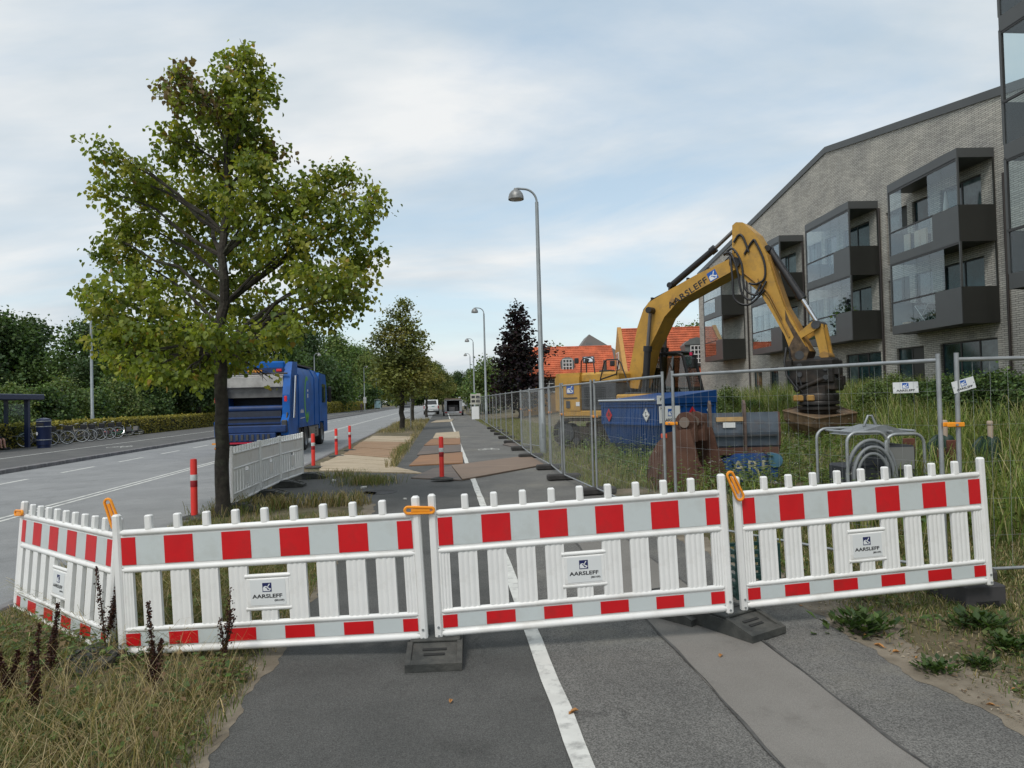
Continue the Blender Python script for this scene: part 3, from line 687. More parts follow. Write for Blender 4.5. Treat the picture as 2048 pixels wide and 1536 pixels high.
def lime_tree():
    base = on_ground(447, 1032)
    t = thing('lime_tree', 'large ragged lime tree on the verge in front of the blue truck, some leaves yellowing', 'tree', base, 0)
    dep = base.y
    px = [(495, 125, 48, 42), (470, 165, 50, 40), (520, 175, 38, 40), (365, 150, 38, 34), (332, 188, 30, 22), (395, 195, 55, 40), (430, 235, 90, 50), (500, 235, 50, 50), (490, 290, 62, 55),
          (345, 275, 52, 48), (545, 300, 30, 24), (430, 330, 85, 55), (520, 330, 40, 40), (205, 300, 42, 24), (250, 340, 58, 36), (225, 385, 45, 32), (300, 375, 60, 42), (400, 410, 110, 62),
          (520, 410, 92, 58), (300, 455, 90, 50), (620, 395, 70, 45), (645, 350, 26, 16), (705, 365, 48, 34), (748, 405, 34, 36), (690, 440, 85, 50), (590, 490, 105, 66), (450, 505, 115, 66),
          (290, 530, 105, 55), (225, 480, 36, 40), (725, 510, 42, 50), (640, 565, 95, 52), (705, 585, 62, 36), (430, 600, 120, 58), (265, 590, 95, 48), (180, 580, 36, 28), (540, 630, 85, 46),
          (330, 650, 105, 46), (240, 672, 62, 36), (440, 678, 85, 42), (640, 628, 70, 30), (700, 625, 36, 20), (560, 672, 66, 30), (270, 732, 50, 28), (465, 722, 45, 20), (345, 712, 70, 32), (205, 630, 34, 28),
          (545, 757, 20, 10), (390, 738, 60, 24), (500, 705, 50, 14), (430, 722, 80, 28), (365, 748, 60, 24), (300, 735, 60, 26), (245, 715, 45, 30), (350, 690, 90, 36)]
    lobes = []
    for i, (x, y, rx, ry) in enumerate(px):
        cen = abs(x-450)/320
        off = random.choice((-1, 1))*random.uniform(.1, 1.0)*(1.9*max(.15, 1-cen)) if rx > 55 else random.uniform(-.5, .5)
        d = dep+off; c = at(x, y, d)-base; k = d/F
        lobes.append((c.x, c.y, c.z, rx*k, rx*k*(1.0 if rx < 55 else .9), ry*k))
    P, d, li, tw = lobe_leaves(lobes, 31000, per=16, spread=.072, shell=.5)
    n = len(P); nrm = unit(rng.normal(size=(n, 3))*.7+np.array([0, -.25, .55])+d*.35)
    dirs = unit(rng.normal(size=(n, 3))*.55+np.array([0, 0, -.75])+d*.35)
    cols = [(.19, .24, .034), (.225, .275, .038), (.14, .19, .032), (.26, .29, .042), (.11, .155, .03), (.28, .285, .048)]
    C = palette(cols, (tw*7+li*3), .16)
    yl = rng.random(n) < .02; C[yl] = np.array([.30, .20, .035])*(1+rng.normal(size=(yl.sum(), 1))*.25)
    dry = np.isin(li, [3, 4, 5, 10]) & (rng.random(n) < .4); C[dry] = np.array([.16, .115, .06])*(1+rng.normal(size=(dry.sum(), 1))*.2)
    o = put('foliage', leaf_mesh('foliage', P, dirs, nrm, .076*(.6+.75*rng.random(n)), C, lime=True), t); stuff(o)
    mb = MB()
    tp = at(455, 150, dep)-base; kn = at(440, 700, dep)-base
    tr = trunk_tubes(mb, (0, 0, -.1), kn, .115, .095, 12, .015, 9)
    mb.tube([Vector((0, 0, -.12)), Vector((0, 0, .06)), Vector((0, 0, .2))], [.18, .14, .115], 12)
    mb.obj('trunk', BARK, t, smooth=60)
    mb = MB(); mid = at(452, 420, dep)-base
    lead = trunk_tubes(mb, kn, mid, .092, .055, 9, .05, 6)+trunk_tubes(mb, mid, tp, .055, .014, 7, .05, 6)
    for L_ in lobes:
        c = Vector(L_[:3]); hz = min(max(kn.z, c.z-.55*math.hypot(c.x, c.y)-.2), tp.z)
        s = min(lead, key=lambda p: abs(p.z-hz)); ln = (c-s).length
        pts = limb(mb, s, c, .012+.013*ln, .008, -.05*ln)
        for q in range(6):
            e = c+Vector((random.uniform(-1, 1)*L_[3], random.uniform(-1, 1)*L_[4], random.uniform(-1, 1)*L_[5]))*.85
            limb(mb, pts[random.randint(2, 5)], e, .009, .003, 0, 3, 4)
    mb.obj('branches', BARK, t)['kind'] = 'stuff'
    return t
lime_tree()
def tree_meshes(kind, seed, n, leaf, cols, lobes, per=12, spread=.22, shell=.45, jit=.18, droop=-.2, mat=None):
    g = np.random.default_rng(seed)
    P, d, li, tw = lobe_leaves(lobes, n, per, spread, shell, g); m_ = len(P)
    nrm = unit(g.normal(size=(m_, 3))*.6+d*.6+np.array([0, 0, .45])); dirs = unit(g.normal(size=(m_, 3))*.7+d*.4+np.array([0, 0, droop]))
    C = palette(cols, tw*5+li*3, jit, g)
    return leaf_mesh(kind+'_crown', P, dirs, nrm, leaf*(.6+.8*g.random(m_)), C, mat=mat or LEAF_FAR, wide=.42)
def round_lobes(seed, n, rx, rz, z0, lo=.3, hi=.5):
    g = random.Random(seed); out = []
    for i in range(n):
        a = g.random()*2*math.pi; h = g.random(); wr = math.sin(math.pi*min(1, .18+h*.78))
        r = wr*rx*.72*math.sqrt(g.random()*.8+.2); s = g.uniform(lo, hi)
        out.append((r*math.cos(a), r*math.sin(a), z0+h*rz, rx*s, rx*s, rx*s*.75))
    return out
DARKG = [(0.046, 0.084, 0.028), (0.062, 0.113, 0.035), (0.084, 0.14, 0.04), (0.04, 0.073, 0.028), (0.073, 0.113, 0.046)]
MIDG = [(0.091, 0.153, 0.041), (0.118, 0.184, 0.048), (0.144, 0.205, 0.053), (0.078, 0.131, 0.038), (0.158, 0.196, 0.056)]
PALEG = [(0.114, 0.166, 0.058), (0.135, 0.187, 0.062), (0.1, 0.146, 0.055), (0.166, 0.191, 0.07)]
LIMEG = [(0.143, 0.166, 0.041), (0.172, 0.189, 0.046), (0.12, 0.143, 0.039), (0.207, 0.196, 0.051), (0.103, 0.127, 0.038)]
PURP = [(0.02, 0.015, 0.018), (0.027, 0.019, 0.022), (0.015, 0.013, 0.014), (0.037, 0.025, 0.027)]
PROTO = {}
def proto(kind, seed, n, leaf, cols, lobes, trunk, **kw):
    me = tree_meshes(kind, seed, n, leaf, cols, lobes, **kw); mb = MB(); random.seed(seed)
    r, zt = trunk; top = max(l[2] for l in lobes)
    pts = trunk_tubes(mb, (0, 0, -.2), (0, 0, zt), r, r*.8, 8, r*.3) + trunk_tubes(mb, (0, 0, zt), (0, 0, top), r*.8, r*.15, 6, r*.8)
    for L_ in lobes:
        c = Vector(L_[:3]); s = min(pts, key=lambda p: abs(p.z-max(zt, c.z-.6*math.hypot(c.x, c.y)))); limb(mb, s, c, r*.32, r*.06, 0, 4, 5)
    PROTO[kind] = (me, mb.mesh(kind+'_trunk', BARK))
def plant(name, kind, label, cat, x, y, z, s, rot, group=None, sz=None):
    t = thing(name, label, cat, (x, y, z), rot, group); cr, tk = PROTO[kind]
    a = put('crown', cr, t); a['kind'] = 'stuff'; put('trunk', tk, t); t.scale = (s, s, sz or s); return t
# street limes along the verge: modelled at 1 m per unit
g_l = [(0, 0, 2.6, 1.25, 1.25, .8), (.5, .1, 3.3, 1.15, 1.1, .8), (-.55, -.2, 3.5, 1.2, 1.1, .9), (.25, .3, 4.4, 1.25, 1.1, .8), (-.6, .1, 4.7, 1.05, 1, .8), (.55, -.2, 5.4, .95, .9, .75), (-.2, 0, 5.9, 1.0, .95, .75), (.25, .1, 6.8, .75, .7, .7), (-.75, .2, 6.5, .5, .5, .4), (-.35, 0, 7.3, .5, .5, .4), (.3, 0, 7.9, .42, .42, .5), (.9, .1, 4.2, .6, .6, .5), (1.0, 0, 6.0, .45, .45, .4), (-1.2, .1, 5.6, .5, .5, .45), (-1.2, -.1, 3.9, .6, .6, .45)]
proto('street_lime', 3, 9500, .15, LIMEG, g_l, (.15, 2.1), per=10, spread=.16, jit=.24)
g_d = round_lobes(11, 26, 1.9, 3.6, 2.7, .28, .46)
proto('street_lime_b', 5, 8000, .17, LIMEG, g_d, (.15, 2.1), per=10, spread=.2, jit=.22)
proto('big_dark', 21, 13000, .27, DARKG, round_lobes(4, 30, 4.2, 6.2, 3.0, .26, .44), (.3, 3), per=14, spread=.42, jit=.25)
proto('big_mid', 22, 13000, .26, MIDG, round_lobes(8, 30, 4.0, 6.6, 2.6, .24, .42), (.28, 2.6), per=14, spread=.4, jit=.25)
proto('shrub_dark', 23, 8000, .165, DARKG+MIDG[:2], round_lobes(14, 20, 2.0, 2.6, .5, .3, .5), (.07, .6), per=12, spread=.26, jit=.25)
proto('shrub_pale', 24, 8000, .155, MIDG+PALEG, round_lobes(19, 20, 1.9, 2.7, .45, .3, .5), (.07, .6), per=12, spread=.25, jit=.25)
g_p = [(0, 0, 1.5+i*.62, 2.0-.14*i+(.25 if i % 2 else 0), 1.9-.14*i, .62) for i in range(13)]
g_p += [(random.uniform(-1.9, 1.9), random.uniform(-1, 1), random.uniform(2.4, 6), .55, .55, .4) for _ in range(14)]
proto('purple', 25, 6500, .24, PURP, g_p, (.16, 1.4), per=9, spread=.2, jit=.3, droop=.15)
LB = {'group': 'street lime trees along the verge'}
sv = [(803, 42.6, 'street_lime', 1.02, 'slim street lime standing alone by the timber sheets, spire topped', .3), (824, 60, 'street_lime_b', .98, 'second street lime, just behind the slim spire-topped one', 1.2), (852, 76, 'street_lime_b', 1.0, 'street lime behind the white pickup truck', 2.2),
      (872, 92, 'street_lime', .88, 'street lime beyond the grey trailer, fourth along the verge', 4.2), (884, 110, 'street_lime_b', 1.0, 'small far street lime, fifth along the verge', 5), (893, 132, 'street_lime_b', 1.0, 'farthest street lime at the end of the verge row', .7)]
for px, v, kd, s, lab, r in sv:
    k = (px-1024)/F; p = Vector((k*v, v, 0)); u, vv = UV(p.x, p.y)
    plant('street_lime', kd, lab, 'tree', p.x, p.y, 0, s*1.12, r, 'street lime trees along the verge', sz=s*.95)
p = at(1040, 790, 60); plant('copper_tree', 'purple', 'dark purple leaved tree beside the tall lamp and the red roof', 'tree', p.x, p.y, .1, 1.42, .4, sz=1.02)
# trees and bushes beyond the far hedge (sky line read off the photograph)
wood = [  # px, top y, depth, kind, label
 (-95, 650, 54, 'big_dark', 'dark tree above the bus shelter at the left edge'), (-8, 622, 60, 'big_dark', 'tall dark domed tree over the shelter roof'), (58, 634, 64, 'big_dark', 'dark tree just left of the notch of sky'),
 (180, 640, 62, 'big_dark', 'dark tree rising behind the left lamp post'), (235, 630, 58, 'big_dark', 'dark tree right of the left lamp post, behind the lime leaves'), (315, 640, 64, 'big_mid', 'mid green tree behind the low lime branches'), (395, 650, 62, 'big_dark', 'dark tree behind the lime trunk'),
 (470, 660, 70, 'big_mid', 'green tree behind the rear of the blue truck'), (545, 655, 74, 'big_dark', 'dark tree above the blue truck roof'), (612, 652, 80, 'big_dark', 'dark tree right above the front of the blue truck'), (662, 660, 84, 'big_mid', 'bushy green tree right of the blue truck'),
 (706, 682, 96, 'big_mid', 'green tree over the bus stop sign'), (742, 690, 108, 'big_mid', 'green tree left of the slim street lime'), (640, 700, 62, 'shrub_dark', 'dark bush beside the cab of the blue truck'), (775, 700, 130, 'big_mid', 'tree behind the glass bus stop'),
 (820, 705, 150, 'big_dark', 'far tree between the street limes'), (870, 725, 190, 'big_dark', 'far dark tree near the end of the road'), (915, 742, 230, 'big_dark', 'far tree closing the road, left one'), (942, 738, 240, 'big_dark', 'far tree closing the road under the lamps')]
TOPZ = {'big_dark': 10.9, 'big_mid': 10.9, 'shrub_dark': 3.9, 'shrub_pale': 3.9}
for i, (px, ty, d, kd, lab) in enumerate(wood):
    q = (px-1024)/F*CA+SA
    if px > 420: d = min(max(d, -24.5/q), 320) if q < -.03 else 320
    p = at(px, ty, d); s = p.z/TOPZ[kd]
    plant('wood_tree', kd, lab, 'tree', p.x, p.y, 0, s*1.04, i*1.7, 'trees beyond the far pavement')
bush = [(-60, 45, .9, 'shrub_dark', 'dark bush behind the bus shelter bench'), (20, 47, 1.15, 'shrub_pale', 'paler bush seen through the bus shelter'), (75, 46, 1.2, 'shrub_dark', 'dark bush over the litter bin'), (125, 50, 1.25, 'shrub_pale', 'pale bush above the first parked bicycles'), (185, 48, 1.05, 'shrub_dark', 'dark bush behind the left lamp post'),
        (235, 51, 1.15, 'shrub_pale', 'yellowish bush above the fallen green bicycles'), (290, 54, 1.1, 'shrub_dark', 'dark bush over the middle of the hedge'), (345, 54, 1.2, 'shrub_pale', 'pale bush over the hedge left of the lime trunk'), (400, 57, 1.25, 'shrub_pale', 'pale bush touching the lime trunk'), (455, 60, 1.2, 'shrub_dark', 'dark bush hidden by the truck side'), (690, 84, 1.15, 'shrub_dark', 'dark bush behind the far hedge'), (735, 100, 1.2, 'shrub_dark', 'dark bush beside the glass bus stop')]
for i, (px, d, s, kd, lab) in enumerate(bush):
    k = (px-1024)/F; q = -24.3/(k*CA+SA); q = min(q, 185); s *= q/d*.92; d = q; plant('bush', kd, lab, 'bush', k*d, d, 0, s, i*2.1, 'bushes behind the hedges')
ORDF = 'first second third fourth fifth sixth seventh eighth ninth tenth eleventh last'.split()
right = [(975, 712, 85, 'shrub_pale', 'loose pale tree left of the purple tree'), (1005, 722, 95, 'big_dark', 'dark tree behind the purple tree'), (1100, 690, 95, 'shrub_pale', 'pale treetop peeping over the low red roof'), (1385, 632, 80, 'big_mid', 'green treetop above the gabled red roof'), (1345, 640, 84, 'big_mid', 'green treetop half hidden by the boom')]
for i, (px, ty, d, kd, lab) in enumerate(right):
    p = at(px, ty, d); plant('garden_tree', kd, lab, 'tree', p.x, p.y, 0, p.z/TOPZ[kd], i*1.3, 'trees by the red roofed houses')
far = [(q[0], q[1], q[2]*.35+250) for q in ((790, 745, 170), (815, 740, 190), (838, 752, 200), (858, 750, 240), (880, 757, 270), (903, 756, 280), (925, 752, 260), (948, 750, 250), (968, 752, 230), (990, 755, 180), (1018, 758, 150), (1045, 765, 140))]
for i, (px, ty, d) in enumerate(far):
    p = at(px, ty, d); plant('far_tree', 'shrub_dark', ORDF[i]+' low dark tree of the far row closing the road, counted from the left', 'tree', p.x, p.y, -.5, p.z/3.3, i*1.9, 'far trees closing the road')
def hedge(name, label, u, v0, v1, h, w, n, seed, lf=.10):
    t = thing(name, label, 'hedge', RW(u, v0, .0), ROAD); L_ = v1-v0; g = np.random.default_rng(seed)
    MB().box(-w/2+.08, w/2-.08, .05, L_-.05, 0, h-.08).obj('core', M('hedge_core', (.018, .022, .008), .95), t)
    face = g.choice(3, n, p=[.30, .50, .20]); P = np.zeros((n, 3)); d = np.zeros((n, 3))
    P[:, 1] = g.random(n)*L_
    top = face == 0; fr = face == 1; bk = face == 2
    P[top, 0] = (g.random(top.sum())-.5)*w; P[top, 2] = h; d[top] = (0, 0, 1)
    P[fr, 0] = w/2; P[fr, 2] = g.random(fr.sum())*h; d[fr] = (1, 0, 0.2)
    P[bk, 0] = -w/2; P[bk, 2] = g.random(bk.sum())*h; d[bk] = (-1, 0, 0.2)
    P += g.normal(size=(n, 3))*.045; P[:, 2] = np.abs(P[:, 2])
    nrm = unit(d+g.normal(size=(n, 3))*.5); dirs = unit(g.normal(size=(n, 3))+d*.6)
    C = palette([(.23, .21, .04), (.18, .17, .035), (.29, .25, .05), (.13, .13, .03), (.34, .28, .06)], g.integers(0, 99, n), .2, g)
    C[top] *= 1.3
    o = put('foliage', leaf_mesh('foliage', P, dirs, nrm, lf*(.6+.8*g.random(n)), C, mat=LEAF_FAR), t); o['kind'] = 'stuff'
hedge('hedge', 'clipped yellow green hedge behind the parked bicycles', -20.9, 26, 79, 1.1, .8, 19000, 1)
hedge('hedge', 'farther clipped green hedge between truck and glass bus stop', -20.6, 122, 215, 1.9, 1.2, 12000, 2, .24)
# ================================================================== LETTERING
INK = M('black_lettering', (.02, .02, .024), .6); INKW = M('white_lettering', (.75, .77, .78), .5); LOGOB = M('logo_blue', (.01, .10, .42), .5); LOGON = M('logo_navy', (.012, .018, .10), .5)
SIGNW = M('white_sign', (.72, .74, .74), .5, var=.02)
TXT = {}
def text_mesh(s, mat, bold=.022, spacing=1.0):
    key = (s, mat.name, bold, spacing)
    if key not in TXT:
        cu = bpy.data.curves.new('lettering', 'FONT'); cu.body = s; cu.offset = bold; cu.size = 1; cu.extrude = .004; cu.align_x = 'CENTER'; cu.align_y = 'CENTER'; cu.space_character = spacing; cu.resolution_u = 3
        o = bpy.data.objects.new('lettering', cu); COL.objects.link(o)
        dg = bpy.context.evaluated_depsgraph_get(); me = bpy.data.meshes.new_from_object(o.evaluated_get(dg)); me.name = 'lettering'
        bpy.data.objects.remove(o); me.materials.clear(); me.materials.append(mat); TXT[key] = me
    return TXT[key]
def lettering(s, parent, loc, size, mat=INK, rot=(math.pi/2, 0, 0), stretch=1.25, **k):
    """faces local -Y by default"""
    o = put('lettering', text_mesh(s, mat, **k), parent, loc, rot); o.scale = (size*stretch, size, size); return o
def logo_mesh(bg):
    mb = MB(); e = .004
    mb.quad((-.5, 0, -.5), (.5, 0, -.5), (.5, 0, .5), (-.5, 0, .5)); mb.mi = 1
    pts = [(-.42, -.40), (.30, -.42), (.34, -.34), (.05, -.30), (-.02, -.12), (-.18, -.02), (-.16, .06), (-.02, .10), (-.12, .16), (-.34, .10), (-.44, -.06)]
    mb.quad(*[(x, -e, z) for x, z in pts])
    def ln(a, b, w):
        d = Vector((b[0]-a[0], b[1]-a[1])); n_ = Vector((-d.y, d.x)).normalized()*w
        mb.quad((a[0]+n_.x, -e*1.6, a[1]+n_.y), (b[0]+n_.x, -e*1.6, b[1]+n_.y), (b[0]-n_.x, -e*1.6, b[1]-n_.y), (a[0]-n_.x, -e*1.6, a[1]-n_.y))
    ln((-.08, .10), (.36, -.26), .055); ln((.30, .38), (.02, -.02), .05)
    mb.quad(*[(x, -e*2.2, z) for x, z in ((.24, -.30), (.42, -.30), (.40, -.10), (.30, -.14))])
    return mb.mesh('logo', [bg, INKW])
LOGO_B, LOGO_N = logo_mesh(LOGOB), logo_mesh(LOGON)
def logo(parent, loc, size, me=None, rot=(0, 0, 0)):
    o = put('logo', me or LOGO_B, parent, loc, rot); o.scale = (size,)*3; return o

# ================================================================== EXCAVATOR
def excavator():
    t = thing('excavator', 'large yellow tracked excavator with its boom raised and grading bucket resting in the weeds', 'excavator', (4.0, 24.1, .03), R_(-40))
    inv = (Matrix.Translation((4.0, 24.1, .03)) @ Matrix.Rotation(R_(-40), 4, 'Z')).inverted()
    # tracks
    shoe = MB().box(-.10, .10, -.30, .30, -.03, .03, .008).box(-.02, .01, -.30, .30, .03, .065).mesh('track_shoe', M('worn_track', (.045, .038, .034), .7, .4, var=.3, dirt=(.12, .085, .055), damt=.7))
    for sy in (-1.15, 1.15):
        tr = MB().prism([(-1.6, .28), (1.6, .28), (1.75, .5), (1.5, .72), (-1.5, .72), (-1.75, .5)], sy-.16, sy+.16, 'y').obj('track', MATS['worn_track'], t)
        pts = []
        R0, zc, hx = .44, .50, 1.72; per = 4*hx+2*math.pi*R0; nsh = 42
        for i in range(nsh):
            s = per*i/nsh
            if s < 2*hx: x, z, a = -hx+s, zc+R0, 0
            elif s < 2*hx+math.pi*R0: q = (s-2*hx)/R0; x, z, a = hx+R0*math.sin(q), zc+R0*math.cos(q), q
            elif s < 4*hx+math.pi*R0: x, z, a = hx-(s-2*hx-math.pi*R0), zc-R0, math.pi
            else: q = (s-4*hx-math.pi*R0)/R0; x, z, a = -hx-R0*math.sin(q), zc-R0*math.cos(q), math.pi+q
            put('track_shoe', shoe, tr, (x, sy, z), (0, a, 0))
        for x in (-1.72, 1.72):
            MB().cyl((x, sy-.2, .5), (x, sy+.2, .5), .33, n=16).obj('sprocket', DKGREY, tr, smooth=40)
        for i in range(7):
            x = -1.3+i*.43; MB().cyl((x, sy-.2, .22), (x, sy+.2, .22), .13, n=10).obj('roller', DKGREY, tr, smooth=40)
    MB().box(-1.2, 1.2, -.95, .95, .45, .85, .06).obj('chassis', MUDSTEEL, t)
    MB().cyl((0, 0, .85), (0, 0, 1.08), .72, n=28).obj('turntable', DKGREY, t, smooth=40)
    # house
    MB().box(-2.0, 1.45, -1.34, 1.34, 1.06, 1.26, .03).obj('deck', YELLOW, t)
    cw = [(-2.55, -.6), (-2.35, -1.05), (-1.95, -1.33), (-1.1, -1.36), (-1.1, 1.36), (-1.95, 1.33), (-2.35, 1.05), (-2.55, .6)]
    mb = MB(); mb.prism(cw, 1.262, 2.42, 'z'); mb.prism([(x*.985-.02, y*.97) for x, y in cw], 2.42, 2.56, 'z')
    c = mb.obj('counterweight', YELLOW, t, smooth=30)
    logo(c, (-1.48, -1.372, 2.0), .30)
    MB().box(-1.85, -1.2, -1.372, -1.362, 1.68, 1.72).obj('decal', BLACK, c)
    MB().box(-1.25, -1.1, -1.375, -1.362, 1.42, 1.56).obj('decal', SIGNW, c); MB().box(-1.66, -1.5, -1.375, -1.362, 1.36, 1.6).obj('vent', DKGREY, c)
    MB().box(-1.09, .28, -1.30, 1.30, 1.264, 2.18, .04).obj('engine_bay', DKGREY, t)
    for i in range(9): MB().box(-.95, -.1, -1.325, -1.302, 1.42+i*.075, 1.45+i*.075).obj('louvre', BLACK, t)
    h = MB().box(-1.15, .35, -1.25, .4, 2.182, 2.55, .08).obj('hood', YELLOW, t)
    MB().box(-.6, -.2, -.9, -.5, 2.55, 2.62, .02).obj('cap', BLACK, h)
    MB().cyl((-.85, -.1, 2.5), (-.85, -.1, 3.0), .06, n=12).obj('exhaust', DKGREY, t, smooth=40)
    MB().box(.3, 1.45, -1.34, -.55, 1.262, 1.78, .05).obj('tank', YELLOW, t)
    for i in range(4): MB().box(.40+i*.07, .44+i*.07, -1.352, -1.342, 1.5, 1.66).obj('decal', SIGNW, t)
    MB().box(.62, 1.4, -1.3, -.6, 1.785, 1.83, .01).obj('tread_plate', DKGREY, t)
    # rails
    for pts in ([(-1.15, -1.2, 2.2), (-1.1, -1.2, 2.95), (-1.0, -1.2, 3.04), (-.72, -1.2, 3.06), (-.62, -1.2, 2.98), (-.52, -1.2, 2.2)], [(-.35, -1.25, 2.2), (-.15, -1.25, 2.86), (-.05, -1.25, 2.94), (.36, -1.25, 2.93), (.48, -1.25, 2.82), (.85, -1.25, 1.8)], [(-1.3, -.6, 2.55), (-1.3, -.6, 2.95), (-1.05, -.8, 3.0), (-.85, -1.15, 3.0)], [(.42, -1.25, 2.88), (.30, -1.25, 2.45), (-.3, -1.25, 2.3)]):
        MB().tube(pts, .022, 7).obj('handrail', BLACK, t, smooth=60)
    for x, z in ((-1.22, 2.98), (.2, 2.82)):
        MB().box(x-.09, x+.09, -1.34, -1.28, z-.11, z+.08, .03).obj('mirror', BLACK, t)
    MB().box(-1.34, -1.22, -.66, -.56, 2.9, 3.06, .02).obj('work_lamp', BLACK, t)
    # cab (left side of the machine, far from the camera)
    cab = MB().box(-.05, 1.75, .40, 1.34, 1.262, 1.75, .05).obj('cab', BLACK, t); cab.location = (.28, .06, .02)
    rf = [(-.05, 1.7), (0, 3.0), (.15, 3.12), (1.35, 3.10), (1.55, 3.0), (1.82, 1.75)]
    for y in (.42, 1.32):
        for a, b in zip(rf, rf[1:]): MB().tube([(a[0], y, a[1]), (b[0], y, b[1])], .055, 6).obj('frame', BLACK, cab)
        MB().tube([(.75, y, 1.7), (.72, y, 3.1)], .04, 6).obj('frame', BLACK, cab)
    MB().box(.0, 1.5, .38, 1.36, 3.06, 3.17, .04).obj('roof', BLACK, cab)
    CG = glassmat('cab_glass', (.55, .62, .60), .08)
    MB().prism([(0, 1.75), (.04, 3.0), (1.5, 3.0), (1.76, 1.75)], .405, .415, 'y').obj('pane', CG, cab)
    MB().prism([(0, 1.75), (.04, 3.0), (1.5, 3.0), (1.76, 1.75)], 1.325, 1.335, 'y').obj('pane', CG, cab)
    MB().quad((1.83, .45, 1.75), (1.83, 1.3, 1.75), (1.55, 1.3, 3.0), (1.55, .45, 3.0)).obj('pane', CG, cab)
    MB().box(.35, .9, .62, 1.1, 1.75, 2.0, .08).box(.3, .48, .64, 1.08, 2.0, 2.65, .08).obj('seat', DKGREY, cab)
    MB().box(1.92, 2.0, .25, .45, 2.55, 2.9, .03).obj('cab_mirror', BLACK, cab); MB().tube([(1.7, .4, 2.4), (1.96, .36, 2.7)], .015, 5).obj('mirror_arm', BLACK, cab)
    MB().cyl((1.9, .3, 2.98), (1.9, .3, 3.08), .05, n=10).obj('beacon', M('red_lens', (.6, .03, .1), .3), cab)
    # boom
    upp = [(4.06, 5.86), (3.98, 5.84), (2.84, 5.49), (1.75, 5.07), (1.1, 4.79), (.87, 4.5), (.66, 4.0), (.53, 3.47), (.35, 2.76), (.22, 2.25), (.22, 2.0)]
    low = [(.62, 1.95), (.82, 2.5), (1.05, 3.24), (1.36, 3.73), (1.67, 4.26), (2.18, 4.72), (3.06, 5.07), (4.11, 5.48)]
    bo = MB().prism(upp+low, -.42, .40, 'y').obj('boom', YELLOW, t)
    MB().cyl((4.06, -.42, 5.68), (4.06, .42, 5.68), .17, n=18).obj('pin', DKGREY, t, smooth=40)
    for x, z in ((1.25, 4.5), (2.0, 4.75)): MB().cyl((x, -.50, z), (x, .50, z), .11 if x < 1.5 else .07, n=14).obj('boss', YELLOW_D if x > 1.5 else BLACK, bo, smooth=40)
    lettering('AARSLEFF', bo, (2.5, -.427, 4.94), .27, INK, (math.pi/2, -R_(28), 0), 1.22, bold=.016, spacing=1.08)
    logo(bo, (3.36, -.429, 5.38), .30, rot=(0, -R_(24), 0))
    for y in (-.10, .02, .14):   # pipes along the boom
        MB().tube([(.3, y, 2.9), (.42, y, 3.6), (.55, y, 4.1), (.75, y, 4.62), (1.05, y, 4.92), (1.75, y, 5.16), (2.84, y, 5.57), (3.6, y, 5.80), (3.9, y, 6.05), (4.05, y-.25, 6.0)], .022, 6).obj('pipe', BLACK, bo, smooth=60)
    # stick
    st = [(4.00, 6.84), (4.12, 6.92), (4.32, 6.88), (4.68, 6.50), (5.02, 5.8), (5.24, 4.95), (5.46, 4.22), (5.70, 3.76), (6.10, 2.86), (6.0, 2.55), (5.70, 2.60), (5.46, 3.36), (5.20, 3.88), (4.8, 4.66), (4.43, 5.04), (4.17, 5.36), (3.96, 5.62), (3.98, 6.24)]
    sk = MB().prism(st, -.34, .34, 'y').obj('stick', YELLOW, t)
    # dusty front plate of the stick and weld ribs
    for a, b in zip(st[4:8], st[5:9]):
        MB().prism([(a[0]+.004, a[1]), (b[0]+.004, b[1]), (b[0]+.03, b[1]+.01), (a[0]+.03, a[1]+.01)], -.2, .2, 'y').obj('wear_plate', YELLOW_D, sk)
    for y in (-.36, .36):
        MB().tube([(4.3, y, 5.35), (4.72, y, 4.95), (5.05, y, 4.5), (5.4, y, 3.75), (5.6, y, 3.3)], .025, 6).obj('pipe', YELLOW_D, sk, smooth=60)
        MB().tube([(4.75, y*1.1, 5.1), (5.1, y*1.1, 4.55), (5.42, y*1.1, 3.85)], .02, 6).obj('pipe', YELLOW_D, sk, smooth=60)
    MB().prism([(5.50, 4.1), (5.62, 3.76), (6.115, 2.86), (6.02, 2.53), (5.69, 2.58), (5.56, 3.0), (5.72, 3.3), (5.5, 3.8)], -.349, .349, 'y').obj('dirty_foot', M('caked_mud', (.085, .06, .04), .9, var=.4, scale=6, bump=.5, bscale=25, dirt=(.2, .13, .06), dscale=5, damt=.6), sk)
    # cylinders
    def ram(a, b, c, r, rr, name, pm):
        o = MB().cyl(a, b, r, n=14).obj(name, BLACK, t, smooth=40)
        MB().cyl(b, c, rr, n=12).obj('rod', pm, o, smooth=40); d = (Vector(b)-Vector(a)).normalized()
        MB().cyl(Vector(b)-d*.16, Vector(b)+d*.02, r*1.25, n=14).obj('gland', BLACK, o, smooth=40)
        MB().cyl(Vector(a)+Vector((0, -.16, 0)), Vector(a)+Vector((0, .16, 0)), r*.9, n=12).obj('eye', BLACK, o, smooth=40)
        MB().cyl(Vector(c)+Vector((0, -.16, 0)), Vector(c)+Vector((0, .16, 0)), r*.9, n=12).obj('eye', BLACK, o, smooth=40); return o
    ram((1.74, 0, 5.32), (3.28, 0, 6.30), (4.05, 0, 6.86), .105, .06, 'stick_cylinder', M('dull_rod', (.22, .2, .19), .35, .8))
    ram((4.98, 0, 6.02), (5.88, 0, 4.42), (6.34, 0, 3.58), .105, .058, 'bucket_cylinder', CHROME)
    for y in (-.58, .58): ram((.98, y, 1.9), (1.12, y, 3.32), (1.26, y, 4.5), .115, .06, 'lift_cylinder', M('dull_rod2', (.16, .15, .15), .3, .7))
